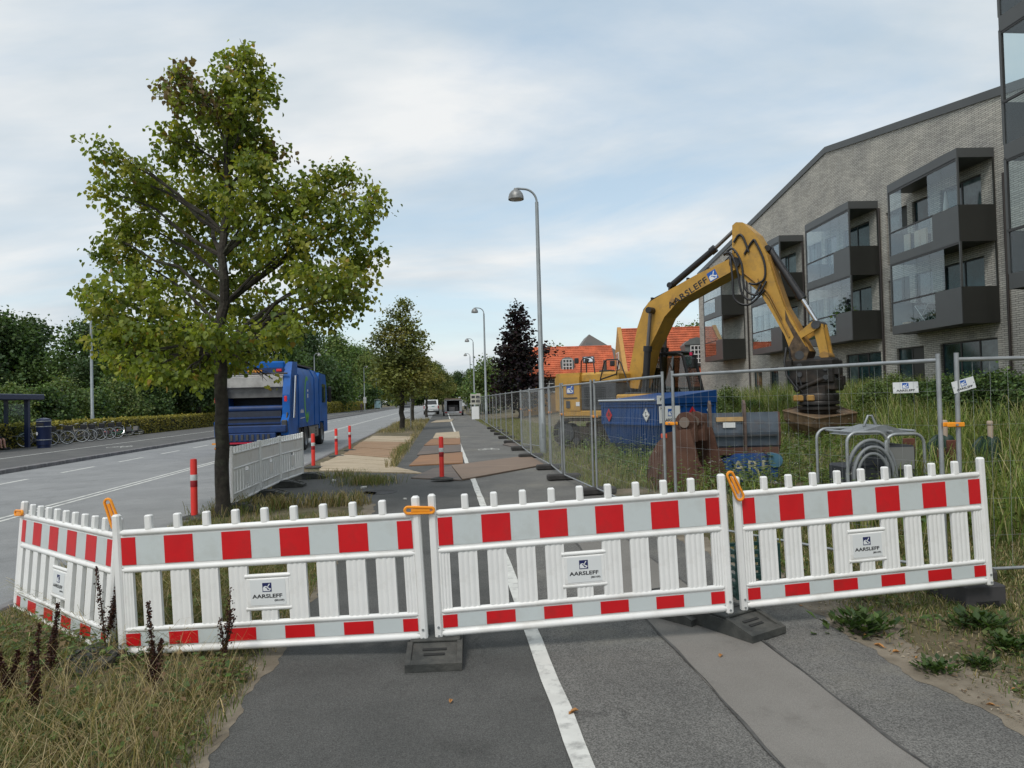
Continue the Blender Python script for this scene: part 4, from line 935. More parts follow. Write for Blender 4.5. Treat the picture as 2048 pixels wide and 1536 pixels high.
    # hoses at the elbow
    hs = [[(3.72, -.3, 6.0), (4.0, -.42, 5.95), (4.2, -.46, 5.4), (4.32, -.46, 4.7), (4.6, -.42, 4.5), (4.85, -.32, 4.95)], [(3.7, -.2, 5.98), (4.05, -.40, 6.1), (4.32, -.42, 5.6), (4.4, -.44, 4.85), (4.75, -.40, 4.62), (5.0, -.3, 5.0)], [(3.75, -.1, 6.0), (3.95, -.38, 5.9), (4.05, -.48, 5.2), (4.1, -.48, 4.55), (4.5, -.42, 4.35), (4.95, -.3, 4.75)],
          [(4.05, -.3, 6.3), (4.2, -.29, 6.5), (4.34, -.29, 6.42), (4.5, -.29, 5.95)], [(4.36, -.28, 5.9), (4.62, -.29, 6.25), (4.72, -.29, 6.2), (4.95, -.29, 5.6), (4.95, -.3, 5.1), (4.7, -.32, 4.95), (4.5, -.34, 5.0)]]
    for p in hs:
        P = [Vector((q[0], q[1]-.09, q[2])) for q in p]; Q = []
        for i in range(len(P)-1):
            for k in range(5):
                s = k/5; p0, p1, p2, p3 = P[max(i-1, 0)], P[i], P[i+1], P[min(i+2, len(P)-1)]
                Q.append(.5*((2*p1)+(p2-p0)*s+(2*p0-5*p1+4*p2-p3)*s*s+(3*p1-p0-3*p2+p3)*s**3))
        Q.append(P[-1]); MB().tube(Q, .034, 7).obj('hose', BLACK, t, smooth=60)
    # linkage
    for y in (-.30, .30):
        MB().prism([(5.62, 3.22), (5.68, 3.12), (6.33, 3.46), (6.4, 3.6), (6.3, 3.72), (6.2, 3.68)], y-.035, y+.035, 'y').obj('link', YELLOW, t)
    lk = MB().prism([(6.20, 3.62), (6.48, 3.62), (6.62, 2.74), (6.40, 2.70)], -.24, -.12, 'y').prism([(6.20, 3.62), (6.48, 3.62), (6.62, 2.74), (6.40, 2.70)], .12, .24, 'y').prism([(6.3, 3.2), (6.44, 3.2), (6.55, 2.74), (6.46, 2.72)], -.12, .12, 'y').obj('bucket_link', YELLOW, t)
    for (x, z, r, hw) in ((6.33, 3.6, .12, .36), (6.51, 2.70, .13, .3), (5.86, 2.76, .13, .36), (6.34, 2.62, .1, .34)):
        MB().cyl((x, -hw, z), (x, hw, z), r, n=14).obj('pin', YELLOW_D if z < 2.73 and x > 6.4 else DKGREY, t, smooth=40)
    # coupler and tilt rotator
    cp = MB().box(5.66, 6.76, -.36, .36, 2.20, 2.66, .06).box(5.6, 6.8, -.48, -.32, 1.95, 2.6, .03).box(5.6, 6.8, .32, .48, 1.95, 2.6, .03).obj('coupler', M('black_greasy_steel', (.025, .022, .02), .5, .4, var=.4, dirt=(.10, .07, .05), damt=.7), t)
    G = MATS['black_greasy_steel']
    MB().box(5.66, 6.84, -.40, .40, 1.72, 2.08, .05).obj('tilt_frame', G, t); MB().box(5.85, 6.6, -.46, .46, 1.55, 1.9, .05).obj('tilt_frame', G, t)
    for y in (-.44, .44): MB().cyl((5.75, y, 1.75), (6.6, y, 2.1), .07, n=10).obj('tilt_cylinder', G, t, smooth=40)
    MB().lathe([(0, 1.66), (.54, 1.66), (.56, 1.62), (.56, 1.46), (.52, 1.44), (0, 1.44)], 26, (6.22, 0, 0)).obj('rotor', G, t, smooth=40)
    for x0, x1, y0, y1 in ((5.68, 6.02, -.50, -.28), (6.08, 6.3, -.58, -.46)): MB().box(x0, x1, y0, y1, 1.44, 1.62, .03).obj('rotor_cover', YELLOW_D, t)
    MB().lathe([(0, 1.44), (.54, 1.44), (.56, 1.40), (.56, 1.34), (.44, 1.32), (.44, 1.28), (.58, 1.27), (.58, 1.2), (.46, 1.16), (.42, 1.0), (0, .98)], 26, (6.24, 0, 0)).obj('rotor_housing', G, t, smooth=40)
    for p in ([(5.55, -.25, 3.2), (5.62, -.42, 2.7), (5.85, -.48, 2.2), (5.95, -.46, 1.8)], [(5.7, -.2, 2.95), (5.66, -.35, 2.4), (5.78, -.5, 1.95), (6.0, -.45, 1.6)]):
        MB().tube(p, .03, 6).obj('hose', BLACK, t, smooth=60)
    for x, y, z, a in ((5.62, -.5, 2.5, .3), (5.55, .0, 2.1, .5), (6.85, -.35, 2.3, .2), (6.8, .3, 2.0, .4)): MB().box(x-.09, x+.09, y-.08, y+.08, z-.14, z+.14, .02, ).obj('bracket', G, t)
    for z in (2.2, 2.45): MB().cyl((5.9, -.52, z), (5.9, .52, z), .07, n=12).cyl((6.6, -.52, z-.1), (6.6, .52, z-.1), .07, n=12).obj('pin', DKGREY, t, smooth=40)
    MB().tube([(5.5, -.36, 3.0), (5.48, -.5, 2.6), (5.55, -.55, 2.2), (5.85, -.56, 1.75)], .035, 7).obj('hose', BLACK, t, smooth=60)
    for x, z in ((1.1, 4.93), (1.75, 5.17), (2.4, 5.42), (3.1, 5.65)): MB().box(x-.03, x+.03, -.2, .22, z-.05, z+.05).obj('pipe_clamp', BLACK, t)
    # grading bucket
    Wc = [at(1566, 822, 20.5), at(1634, 838, 18.8), at(1714, 826, 19.9), at(1640, 801, 21.5)]
    Lc = [inv @ p for p in Wc]; cen = sum(Lc, Vector())/4
    midp = [p.lerp(cen, .03)+Vector((0, 0, -.26)) for p in Lc]; lowp = [p.lerp(cen, .30)+Vector((0, 0, -.60)) for p in Lc]
    mb = MB(); mb.add(Lc+midp+lowp, [(0, 1, 5, 4), (1, 2, 6, 5), (2, 3, 7, 6), (3, 0, 4, 7), (4, 5, 9, 8), (5, 6, 10, 9), (6, 7, 11, 10), (7, 4, 8, 11), (8, 9, 10, 11), (0, 1, 2, 3)])
    bk = mb.obj('bucket', M('bucket_steel', (.16, .105, .06), .7, .2, var=.35, scale=3, bump=.3, bscale=20, dirt=(.33, .235, .14), dscale=2.2, damt=.8), t)
    for i in range(4):
        a, b = Lc[i], Lc[(i+1) % 4]; MB().tube([a+Vector((0, 0, .005)), b+Vector((0, 0, .005))], .022, 6).obj('lip', MATS['bucket_steel'], bk)
    MB().box(cen.x-.3, cen.x+.3, cen.y-.3, cen.y+.3, cen.z-.05, 1.02, .03).obj('bracket', G, bk)
    return t
excavator()

# ================================================================== BLUE CONTAINER, LOOSE BUCKETS, CAGE
def skip():
    o = at(1311, 803, 18.2); t = thing('waste_container', 'blue lidded hazardous waste container with red and white warning diamonds behind the mesh fence', 'container', (o.x, o.y, .02), R_(28))
    L_, W_ = 2.05, 2.4
    mb = MB()
    mb.box(0, L_, 0, W_, .95, 1.5, .02)
    def frust(z0, z1, i0, i1):
        mb.add([(i0, i0*.6, z0), (L_-i0, i0*.6, z0), (L_-i0, W_-i0, z0), (i0, W_-i0, z0), (i1, i1*.6, z1), (L_-i1, i1*.6, z1), (L_-i1, W_-i1, z1), (i1, W_-i1, z1)], [(3, 2, 1, 0), (4, 5, 6, 7), (0, 1, 5, 4), (1, 2, 6, 5), (2, 3, 7, 6), (3, 0, 4, 7)])
    frust(.40, .95, .16, .0); frust(.02, .399, .42, .22)
    b = mb.obj('body', SKIPBLUE, t)
    mb = MB()
    for z in (.93, 1.42): mb.box(-.03, L_+.03, -.03, .0, z, z+.07, .01); mb.box(-.03, .0, 0, W_, z, z+.07, .01)
    for x in (0, L_): mb.box(x-.03, x+.03, -.028, .02, .95, 1.5, .008)
    for x in (.95, 1.55): mb.box(x-.03, x+.03, -.028, .0, .999, 1.42)
    for y in (W_-.03,): mb.box(-.028, .02, y-.03, y+.03, .95, 1.42)
    mb.obj('rib', SKIPBLUE, t)
    mb = MB(); mb.add([(-.05, -.05, 1.5), (L_+.05, -.05, 1.5), (L_+.05, W_+.05, 1.5), (-.05, W_+.05, 1.5), (-.05, -.05, 1.60), (L_+.05, -.05, 1.84), (L_+.05, W_+.05, 1.80), (-.05, W_+.05, 1.60)], [(0, 3, 2, 1), (4, 5, 6, 7), (0, 1, 5, 4), (1, 2, 6, 5), (2, 3, 7, 6), (3, 0, 4, 7)])
    mb.obj('lid', SKIPBLUE, t)
    MB().tube([(-.07, -.06, 1.61), (-.07, W_+.05, 1.61)], .03, 8).obj('lid_edge', M('bare_bright_edge', (.55, .58, .6), .3, .6), t)
    def diamond(parent, p, s, mat, axis, glyph=True):
        k = thing('warning_diamond', '', ''); del k['label']; del k['category']; k.parent = parent; k.location = p; k.rotation_euler = (0, 0, 0) if axis == 'y' else (0, 0, -math.pi/2)
        d = MB().quad((0, 0, s), (s*.8, 0, 0), (0, 0, -s), (-s*.8, 0, 0)).obj('plate', mat, k)
        if mat is SIGNW:
            mb = MB()
            for r0 in (.93,): pass
            for a, c in (((0, s), (s*.8, 0)), ((s*.8, 0), (0, -s)), ((0, -s), (-s*.8, 0)), ((-s*.8, 0), (0, s))):
                mb.quad((a[0]*.95, -.003, a[1]*.95), (c[0]*.95, -.003, c[1]*.95), (c[0]*.88, -.003, c[1]*.88), (a[0]*.88, -.003, a[1]*.88))
            mb.quad((-s*.12, -.003, -.03), (-s*.04, -.003, -.03), (-s*.04, -.003, s*.4), (-s*.12, -.003, s*.4)); mb.quad((-s*.35, -.003, s*.22), (-s*.3, -.003, s*.27), (s*.12, -.003, s*.40), (s*.14, -.003, s*.34))
            mb.quad((-s*.3, -.003, -s*.22), (s*.3, -.003, -s*.32), (s*.3, -.003, -s*.24), (-s*.2, -.003, -s*.12)); mb.quad((s*.1, -.003, -s*.15), (s*.35, -.003, -s*.12), (s*.35, -.003, -s*.05), (s*.1, -.003, -s*.05))
            mb.obj('symbol', INK, k)
        else:
            mb = MB(); mb.quad((-s*.18, -.003, s*.05), (s*.18, -.003, s*.05), (s*.24, -.003, s*.28), (s*.1, -.003, s*.22), (s*.02, -.003, s*.52), (-s*.1, -.003, s*.25), (-s*.22, -.003, s*.32)); mb.quad((-s*.26, -.003, -.03), (s*.26, -.003, -.03), (s*.26, -.003, -.005), (-s*.26, -.003, -.005))
            mb.obj('symbol', INK, k)
    REDD = M('red_diamond', (.45, .012, .02), .5)
    diamond(t, (-.034, W_-.38, 1.20), .19, REDD, 'x'); diamond(t, (-.034, .36, 1.22), .19, SIGNW, 'x')
    diamond(t, (1.22, -.034, 1.22), .19, REDD, 'y'); diamond(t, (1.8, -.034, 1.3), .10, SIGNW, 'y')
    s = MB().box(.08, .78, -.045, -.032, 1.0, 1.44).obj('sign', SIGNW, t)
    lettering('AARSLEFF', s, (.46, -.049, 1.07), .11, INK, stretch=1.1); logo(s, (.46, -.049, 1.27), .19); lettering('N/1', s, (.2, -.049, 1.38), .09, INK)
    s = MB().box(.0, .24, -.062, -.052, 1.50, 1.72).obj('sign', SIGNW, t); lettering('F', s, (.12, -.066, 1.61), .12, INK)
skip()
def buckets():
    o = on_ground(1368, 985); t = thing('digger_bucket', 'big rust brown excavator bucket standing open side right behind the mesh fence', 'bucket', (o.x+.32, o.y+.45, -.06), R_(-42))
    prof = [(.02, 1.18), (-.30, 1.12), (-.52, .92), (-.70, .62), (-.76, .30), (-.66, .02), (-.45, -.04)]
    lipp = [(.62, -.04), (.50, .25), (.30, .62), (.22, .95), (.16, 1.18)]
    for y in (-.42, .42): MB().prism(prof+lipp, y-.025, y+.025, 'y').obj('side_plate', RUST, t)
    mb = MB()
    for a, b in zip(prof, prof[1:]): mb.prism([a, b, (b[0]*.94, b[1]*.94+.02), (a[0]*.94, a[1]*.94+.02)], -.395, .395, 'y')
    mb.box(-.46, .66, -.395, .395, -.06, -.02); mb.obj('shell', RUST, t)
    for y in (-.24, .14):
        MB().cyl((-.02, y-.05, 1.30), (-.02, y+.05, 1.30), .19, n=18).obj('ear', RUST, t, smooth=40)
        MB().cyl((-.02, y-.07, 1.30), (-.02, y+.07, 1.30), .10, n=14).obj('bush', M('worn_steel', (.30, .24, .2), .4, .6), t, smooth=40)
        MB().box(-.22, .18, y-.05, y+.05, .95, 1.3).obj('ear', RUST, t)
    for i in range(4): MB().box(.62, .82, -.38+i*.24, -.30+i*.24, -.06, -.0, .015).obj('tooth', RUST, t)
    MB().box(-.42, -.30, -.46, -.44, 1.02, 1.1).obj('reflector', M('orange_red', (.7, .09, .03), .5), t)
    # grey ditching bucket
    o = at(1487, 905, 13.3); t = thing('ditching_bucket', 'wide grey ditching bucket with rusty lower edge leaning beside the rust brown bucket', 'bucket', (o.x, o.y, .60), R_(-3))
    back = [(0, .78), (-.03, .40), (.0, .15), (.12, -.02), (.35, -.12), (.7, -.15), (.7, -.11), (.36, -.07), (.15, .02), (.04, .17), (.02, .4), (.05, .78)]
    me = MB().prism([(y, z) for y, z in back], -.66, .66, 'x').obj('shell', GREYSTEEL, t)
    for x in (-.68, .68): MB().prism([(0, .78), (-.03, .4), (0, .15), (.12, -.02), (.35, -.12), (.7, -.15), (.5, .5), (.3, .78)], x-.02, x+.02, 'x').obj('side_plate', M('brown_edge', (.10, .05, .035), .8, var=.3), t)
    MB().box(-.62, .62, -.075, -.035, .33, .36).obj('rib', DKGREY, t)
    MB().box(-.65, .65, -.05, -.012, -.02, .12).obj('wear_strip', RUST, t)
    for x in (-.62, .02):
        MB().prism([(-.10, -.05), (-.04, -.05), (.02, .95), (-.03, 1.02), (-.10, .95), (-.13, .55)], x-.022, x+.022, 'x').obj('lug', M('lug_brown', (.12, .085, .07), .7, var=.3), t)
    s = MB().box(-.38, -.15, -.055, -.045, .50, .60).obj('sign', SIGNW, t)
    MB().box(-.50, .0, -.06, .0, .62, .70).obj('plank', M('raw_pine', (.50, .33, .15), .7, var=.2), t)
    # blue painted bucket under it
    o = at(1500, 925, 13.0); t = thing('blue_bucket', 'scuffed blue digging bucket lettered on its side, lying under the grey ditching bucket', 'bucket', (o.x, o.y, .05), R_(-3))
    BL = M('scuffed_blue', (.008, .06, .22), .6, var=.2, dirt=(.14, .10, .07), dscale=5, damt=.8)
    MB().prism([(-.45, 0), (.4, 0), (.5, .12), (.52, .42), (.3, .56), (-.2, .56), (-.45, .42)], 0, .55, 'y').obj('body', BL, t)
    MB().cyl((.46, -.03, .44), (.46, .58, .44), .13, n=16).obj('tube', M('pale_blue', (.06, .16, .24), .6, var=.2), t, smooth=40)
    lettering('ARE', t, (.02, -.006, .33), .30, M('faded_cream', (.42, .40, .30), .8, var=.3), stretch=1.25, bold=.005, spacing=1.15)
    MB().box(-.52, .55, -.08, .0, -.02, .05).obj('cutting_edge', M('lug_brown', (0, 0, 0)), t)
buckets()
def cage():
    o = on_ground(1785, 1042); t = thing('hose_cage', 'galvanised tube cage holding a grey unit and coiled grey hose behind the right barrier', 'cage', (o.x, o.y+.1, .0), R_(4))
    Wd, Dp, Hh = 1.08, .8, 1.2
    def hoop(y, x0, x1, h, r=.022):
        p = [(x0, y, 0)]
        for i in range(6): a = math.pi/2*i/5; p.append((x0+.14*(1-math.cos(a)), y, h-.14+.14*math.sin(a)))
        for i in range(6): a = math.pi/2*i/5; p.append((x1-.14+.14*math.sin(a), y, h-.14+.14*math.cos(a)))
        p.append((x1, y, 0)); return MB().tube(p, r, 8)
    hoop(0, -.54, .02, Hh-.02).obj('frame', GALV, t, smooth=60); hoop(.0, .0, .54, Hh-.06).obj('frame', GALV, t, smooth=60); hoop(Dp, -.54, .54, Hh).obj('frame', GALV, t, smooth=60)
    for x in (-.4, .1, .42):
        for z in (.1, Hh-.02): MB().tube([(x, 0, z), (x, Dp, z)], .018, 6).obj('frame', GALV, t, smooth=60)
    MB().prism([(-.45, .0), (.45, .0), (.1, .12), (.0, .12)], .1, .62, 'y', Matrix.Translation((0, 0, Hh-.06))).obj('hood', GALV_D, t)
    MB().tube([(-.09, .35, Hh+.04), (-.02, .35, Hh+.19), (.03, .35, Hh+.19), (.09, .35, Hh+.04)], .018, 7).obj('lifting_eye', GALV_D, t, smooth=60)
    MB().box(.05, .48, .08, .7, .08, .98, .03).obj('unit', M('charcoal_unit', (.05, .055, .062), .6, dirt=(.12, .12, .12), damt=.4), t)
    MB().box(.06, .44, .068, .079, .66, .96).obj('cover', M('pale_unit', (.19, .195, .19), .7), t)
    MB().box(-.44, -.0, .1, .7, .06, .72, .03).obj('unit', M('dark_unit', (.03, .033, .04), .6), t)
    HOSE = M('grey_hose', (.20, .215, .225), .5, var=.1)
    for i, (r, y) in enumerate(((.44, .03), (.40, .07), (.36, -.02), (.33, .05), (.28, .0))):
        p = []
        for k in range(21):
            a = math.pi*(-.12+1.2*k/20); p.append((-.20-r*math.cos(a)*.78, y-.02, .58+r*1.12*math.sin(a)))
        MB().tube(p, .024, 7).obj('hose', HOSE, t, smooth=60)
cage()
def green_covers():
    GR = M('dark_green_tarp', (.010, .034, .022), .55, var=.25, bump=.3, bscale=10); TAN = M('pale_stake', (.42, .33, .25), .8, var=.15); BRK = M('red_brown_board', (.11, .04, .025), .8, var=.3)
    for px, d, lab in ((1878, 11.5, 'dark green tarpaulin hung over a pale stake, just behind the joint of the two fences'), (1968, 11.0, 'dark green tarpaulin hung over a pale stake, near the right edge of the photo')):
        o = at(px, 850, d); t = thing('draped_tarpaulin', lab, 'tarpaulin', (o.x, o.y, GZ(o.x, o.y)), random.uniform(-.3, .3), 'draped stakes in the weeds'); t.scale = (.9, .9, .86)
        MB().cyl((.08, 0, 0), (.10, 0, 1.20), .035, .045, n=10).box(.05, .14, -.04, .04, 1.20, 1.29, .02).obj('stake', TAN, t, smooth=50)
        mb = MB(); n_ = 22; rings = []
        for z, r in ((.98, .07), (.95, .15), (.86, .19), (.62, .17), (.4, .19), (.12, .20)):
            rings.append([(.02+r*(1+.35*math.sin(j*4.1+z*3))*math.cos(2*math.pi*j/n_), r*.6*(1+.2*math.cos(j*2.7+z))*math.sin(2*math.pi*j/n_), z+.05*math.sin(j*1.9)) for j in range(n_)])
        vs = [p for r in rings for p in r]
        mb.add(vs, [(i*n_+j, i*n_+(j+1) % n_, (i+1)*n_+(j+1) % n_, (i+1)*n_+j) for i in range(5) for j in range(n_)]); mb.obj('cloth', GR, t, smooth=70)
        MB().box(-.62, -.42, -.03, .03, .0, .95, .01).box(-.78, -.64, -.02, .03, .0, .78, .01).obj('board', BRK, t)
green_covers()
# ================================================================== GARBAGE TRUCK (local x across from its left side, y forward from the rear)
def wheel(parent, x, y, z, r, wd, n=24):
    k = MB().lathe([(r*.62, -wd/2), (r*.93, -wd/2), (r, -wd/2+.04), (r, wd/2-.04), (r*.93, wd/2), (r*.62, wd/2)], n, M=Matrix.Translation((x, y, z)) @ Matrix.Rotation(math.pi/2, 4, 'Y')).obj('wheel', TYRE, parent, smooth=40)
    MB().lathe([(0, -wd*.2), (r*.3, -wd*.3), (r*.56, -wd*.25), (r*.63, -wd*.48), (r*.63, wd*.48), (r*.56, wd*.25), (r*.3, wd*.42), (0, wd*.42)], n, M=Matrix.Translation((x, y, z)) @ Matrix.Rotation(math.pi/2, 4, 'Y')).obj('rim', M('grey_rim', (.22, .23, .24), .4, .5), k, smooth=40)
    return k
def truck():
    t = thing('garbage_truck', 'blue garbage truck seen from behind with open hopper, standing on the road', 'truck', RW(-8.05, 25.6, ROADZ), ROAD)
    W_ = 2.55
    AMB = M('amber_lens', (.75, .30, .03), .3); REDL = M('red_lens2', (.65, .02, .03), .3)
    # body
    mb = MB(); prof = [(.0, .95), (.0, 2.95), (.18, 3.28), (.5, 3.38), (W_-.5, 3.38), (W_-.18, 3.28), (W_, 2.95), (W_, .95)]
    mb.prism(prof, 1.75, 6.3, 'y'); b = mb.obj('body', BLUE, t, smooth=35)
    for y in (1.78, 5.1, 6.25): MB().prism([(x*1.02-.025, z+.015) for x, z in prof], y, y+.07, 'y').obj('rib', BLUE, b)
    MB().box(.2, W_-.2, 2.2, 6.0, 3.381, 3.44).obj('roof_plate', DKGREY, b)
    # green swoosh emblem on the right side
    mb = MB(); n = 26; x = W_+.004
    for i in range(n):
        a0, a1 = math.pi*(.35+1.45*i/n), math.pi*(.35+1.45*(i+1)/n); w0 = .05+.09*math.sin(math.pi*i/n); w1 = .05+.09*math.sin(math.pi*(i+1)/n)
        q = lambda a, s: (x, 3.55+(.62+s)*math.cos(a)*.75, 2.05+(.85+s)*math.sin(a))
        mb.quad(q(a0, w0), q(a1, w1), q(a1, -w1), q(a0, -w0))
    mb.quad((x, 3.2, 1.15), (x, 3.75, 1.2), (x, 3.7, 1.55), (x, 3.4, 1.42))
    mb.obj('emblem', M('leaf_green', (.10, .40, .05), .5), b)
    mb = MB()
    for i in range(7): mb.quad((x, 2.2+.09*i, 1.5), (x, 2.26+.09*i, 1.5), (x, 2.26+.09*i, 1.60+.03*(i % 3)), (x, 2.2+.09*i, 1.60+.03*(i % 3)))
    mb.quad((x, 2.15, 1.28), (x, 3.0, 1.30), (x, 3.0, 1.33), (x, 2.15, 1.31)); mb.quad((x, 3.62, 2.1), (x, 3.80, 2.1), (x, 3.80, 2.26), (x, 3.62, 2.26)); mb.quad((x, 3.62, 2.35), (x, 3.80, 2.35), (x, 3.80, 2.44), (x, 3.62, 2.44))
    mb.obj('marking', INKW, b)
    # tailgate with hopper
    side = [(0.05, .75), (0.0, 1.25), (.28, 1.5), (.34, 2.2), (.62, 2.95), (.9, 3.42), (1.74, 3.46), (1.74, .75)]
    for x0, x1 in ((.0, .26), (W_-.26, W_)):
        s = MB().prism(side, x0, x1, 'x').obj('side_panel', BLUE, t)
        xx = x0+.08 if x0 < 1 else x1-.08
        MB().cyl((xx+(.16 if x0 > 1 else -.16), .55, 1.35), (xx+(.16 if x0 > 1 else -.16), .95, 2.9), .05, n=10).obj('ram', CHROME if x0 > 1 else DBLUE, s, smooth=40)
        MB().box(xx-.05, xx+.05, -.0, .04, 1.95, 2.15, .015).obj('tail_light', REDL, s)
        MB().tube([(xx, .25, 1.55), (xx, .12, 1.3), (xx, .15, 1.0)], .035, 6).obj('hydraulic_hose', BLACK, s); MB().box(x0+.03, x1-.03, -.05, .08, .85, 1.3, .03).obj('lift_arm', DKGREY, s)
    MB().box(.26, W_-.26, .72, 1.74, 3.0, 3.44, .05).obj('top_beam', BLUE, t)
    k = MB().box(.265, W_-.265, .66, .715, 3.02, 3.2).obj('lettering_bar', DBLUE, t)
    for i in range(6): MB().box(1.0+.09*i, 1.07+.09*i, .63, .658, 3.04, 3.14).obj('lamp', AMB, k)  # orange blocks added in place of unreadable lettering, no real lamps
    MB().box(2.02, 2.22, .62, .658, 3.05, 3.15, .03).obj('tail_light', REDL, k)
    MB().tube([(-.1, .5, 2.98), (W_-.1, .5, 2.98)], .03, 8).obj('rail', BLACK, t)
    MB().prism([(.55, 2.5), (.50, 2.86), (.62, 2.95), (1.2, 2.95), (1.2, 2.35)], .27, W_-.27, 'x').obj('packer_panel', M('worn_pale_steel', (.48, .47, .45), .5, .2, var=.12, dirt=(.2, .18, .16), damt=.6), t)
    MB().box(.27, W_-.27, .72, 1.2, 2.12, 2.45).obj('packer_panel', M('dark_steel_plate', (.13, .13, .13), .5, .3, var=.2), t)
    MB().box(.27, W_-.27, 1.5, 1.6, .9, 2.3).obj('hopper_back', M('hopper_dark', (.008, .014, .03), .6, var=.3), t)
    MB().cyl((.27, .42, 1.72), (W_-.27, .42, 1.72), .11, n=14).obj('roller', DBLUE, t, smooth=40)
    MB().prism([(.30, 1.62), (.42, 1.66), (1.45, 1.2), (1.45, .9), (.22, .9)], .3, W_-.3, 'x').obj('hopper_floor', MATS['hopper_dark'], t)
    for z in (1.2, 1.4): MB().box(.3, W_-.3, .22, .30, z-.03, z+.03).obj('hopper_rib', DBLUE, t)
    MB().box(.05, W_-.05, -.12, .22, .86, 1.12, .03).obj('sill', DBLUE, t)
    c = MB().box(.1, W_-.4, -.20, -.06, .56, .86, .02).obj('bin_comb', DBLUE, t)
    for i in range(10): MB().box(.25+.18*i, .33+.18*i, -.23, -.20, .62, .82).obj('comb_tooth', DKGREY, c)
    l = MB().box(.0, W_-.25, -.24, -.18, .50, .555).obj('light_bar', M('red_bar', (.42, .01, .04), .4), t)
    for x0 in (0, W_-.62): MB().box(x0, x0+.37, -.245, -.242, .50, .555).obj('amber_strip', AMB, l)
    MB().box(.0, W_-.1, -.02, .1, .30, .40, .02).obj('underrun_bar', DBLUE, t); MB().box(.02, .5, -.03, -.02, .32, .39).obj('amber_strip', AMB, t)
    # chassis, axles, cab
    MB().box(.85, W_-.85, .3, 8.4, .55, .9).obj('chassis', BLACK, t)
    for y in (2.0, 3.35):
        wheel(t, .20, y, .5, .5, .36); wheel(t, W_-.20, y, .5, .5, .36)
    for y in (2.0, 3.35):
        p = [(y+.62*math.cos(a), .50+.62*math.sin(a)) for a in [math.pi*i/12 for i in range(13)]]; q = [(y+.57*math.cos(a), .50+.57*math.sin(a)) for a in [math.pi*i/12 for i in range(12, -1, -1)]]
        MB().prism(p+q, W_-.40, W_-.0, 'x').obj('mudguard', BLACK, t)
    for x in (.2, W_-.2): wheel(t, x, 7.25, .5, .5, .32)
    MB().box(W_-.62, W_-.04, 4.15, 6.3, .42, .93, .04).obj('tank', M('grey_tank', (.23, .23, .22), .5, .3, var=.2, dirt=(.1, .09, .08)), t)
    for i in range(3): MB().box(W_-.05, W_-.03, 5.5, 5.8, .50+.13*i, .58+.13*i).obj('step', BLACK, t)
    cb = MB().prism([(6.45, .75), (6.45, 3.0), (6.75, 3.25), (8.4, 3.2), (8.75, 2.4), (8.8, .55), (7.8, .55), (7.75, 1.05), (6.75, 1.05), (6.7, .75)], .05, W_-.05, 'x').obj('cab', BLUE, t)
    MB().box(W_-.052, W_-.04, 7.35, 8.3, 1.9, 2.75).obj('side_window', TEAL, cb)
    MB().box(W_+.05, W_+.22, 8.3, 8.42, 1.9, 2.65, .04).obj('mirror', BLACK, cb)
    MB().box(W_-.35, W_-.08, 6.31, 6.44, .95, 2.0, .02).obj('air_filter', M('brown_unit', (.10, .085, .075), .6, var=.4), t)
    return t
truck()
# ================================================================== FAR VEHICLES
WCAR = M('white_car_paint', (.70, .72, .73), .25, coat=.5); GLASSD = M('dark_car_glass', (.015, .018, .02), .06, spec=.9)
def pickup():
    p = at(862, 800, 84); u, v = UV(p.x, p.y)
    t = thing('pickup_truck', 'white pickup truck parked at the roadside, seen from behind', 'pickup', RW(u, v, .12), ROAD)
    MB().box(-.92, .92, 0, 2.6, .55, 1.15, .08).obj('bed', WCAR, t)
    MB().box(-.92, .92, 2.6, 5.2, .5, 1.1, .10).obj('body', WCAR, t)
    c = MB().prism([(1.75, 1.12), (1.95, 1.74), (2.2, 1.80), (3.3, 1.78), (4.1, 1.1)], -.80, .80, 'x').obj('cab', WCAR, t)
    MB().add and None
    mb = MB(); mb.quad((-.68, 1.76, 1.2), (.68, 1.76, 1.2), (.60, 1.935, 1.70), (-.60, 1.935, 1.70)); mb.obj('rear_window', GLASSD, c)
    g = MB().box(-.86, .86, -.03, .0, .62, 1.12, .02).obj('tailgate', WCAR, t)
    MB().box(.05, .4, -.036, -.031, .95, 1.03).obj('badge', M('teal_badge', (.05, .25, .25), .5), g)
    for x in (-.84, .84): MB().box(x-.07, x+.07, -.045, .02, .72, 1.08, .02).obj('tail_light', M('red_tail', (.30, .015, .02), .3), t)
    MB().box(-.9, .9, -.16, -.03, .42, .6, .03).obj('bumper', M('bumper_grey', (.35, .36, .37), .4, .4), t)
    MB().box(-.25, .25, -.175, -.16, .46, .56).obj('number_plate', SIGNW, t)
    MB().box(-.8, .8, 0, 4.6, .28, .5).obj('chassis', BLACK, t)
    for x in (-.80, .80):
        wheel(t, x, .95, .38, .38, .26, 16); wheel(t, x, 4.1, .38, .38, .26, 16)
        MB().box(x*1.18-.08, x*1.18+.08, 3.3, 3.4, 1.12, 1.32, .03).obj('mirror', BLACK, t)
pickup()
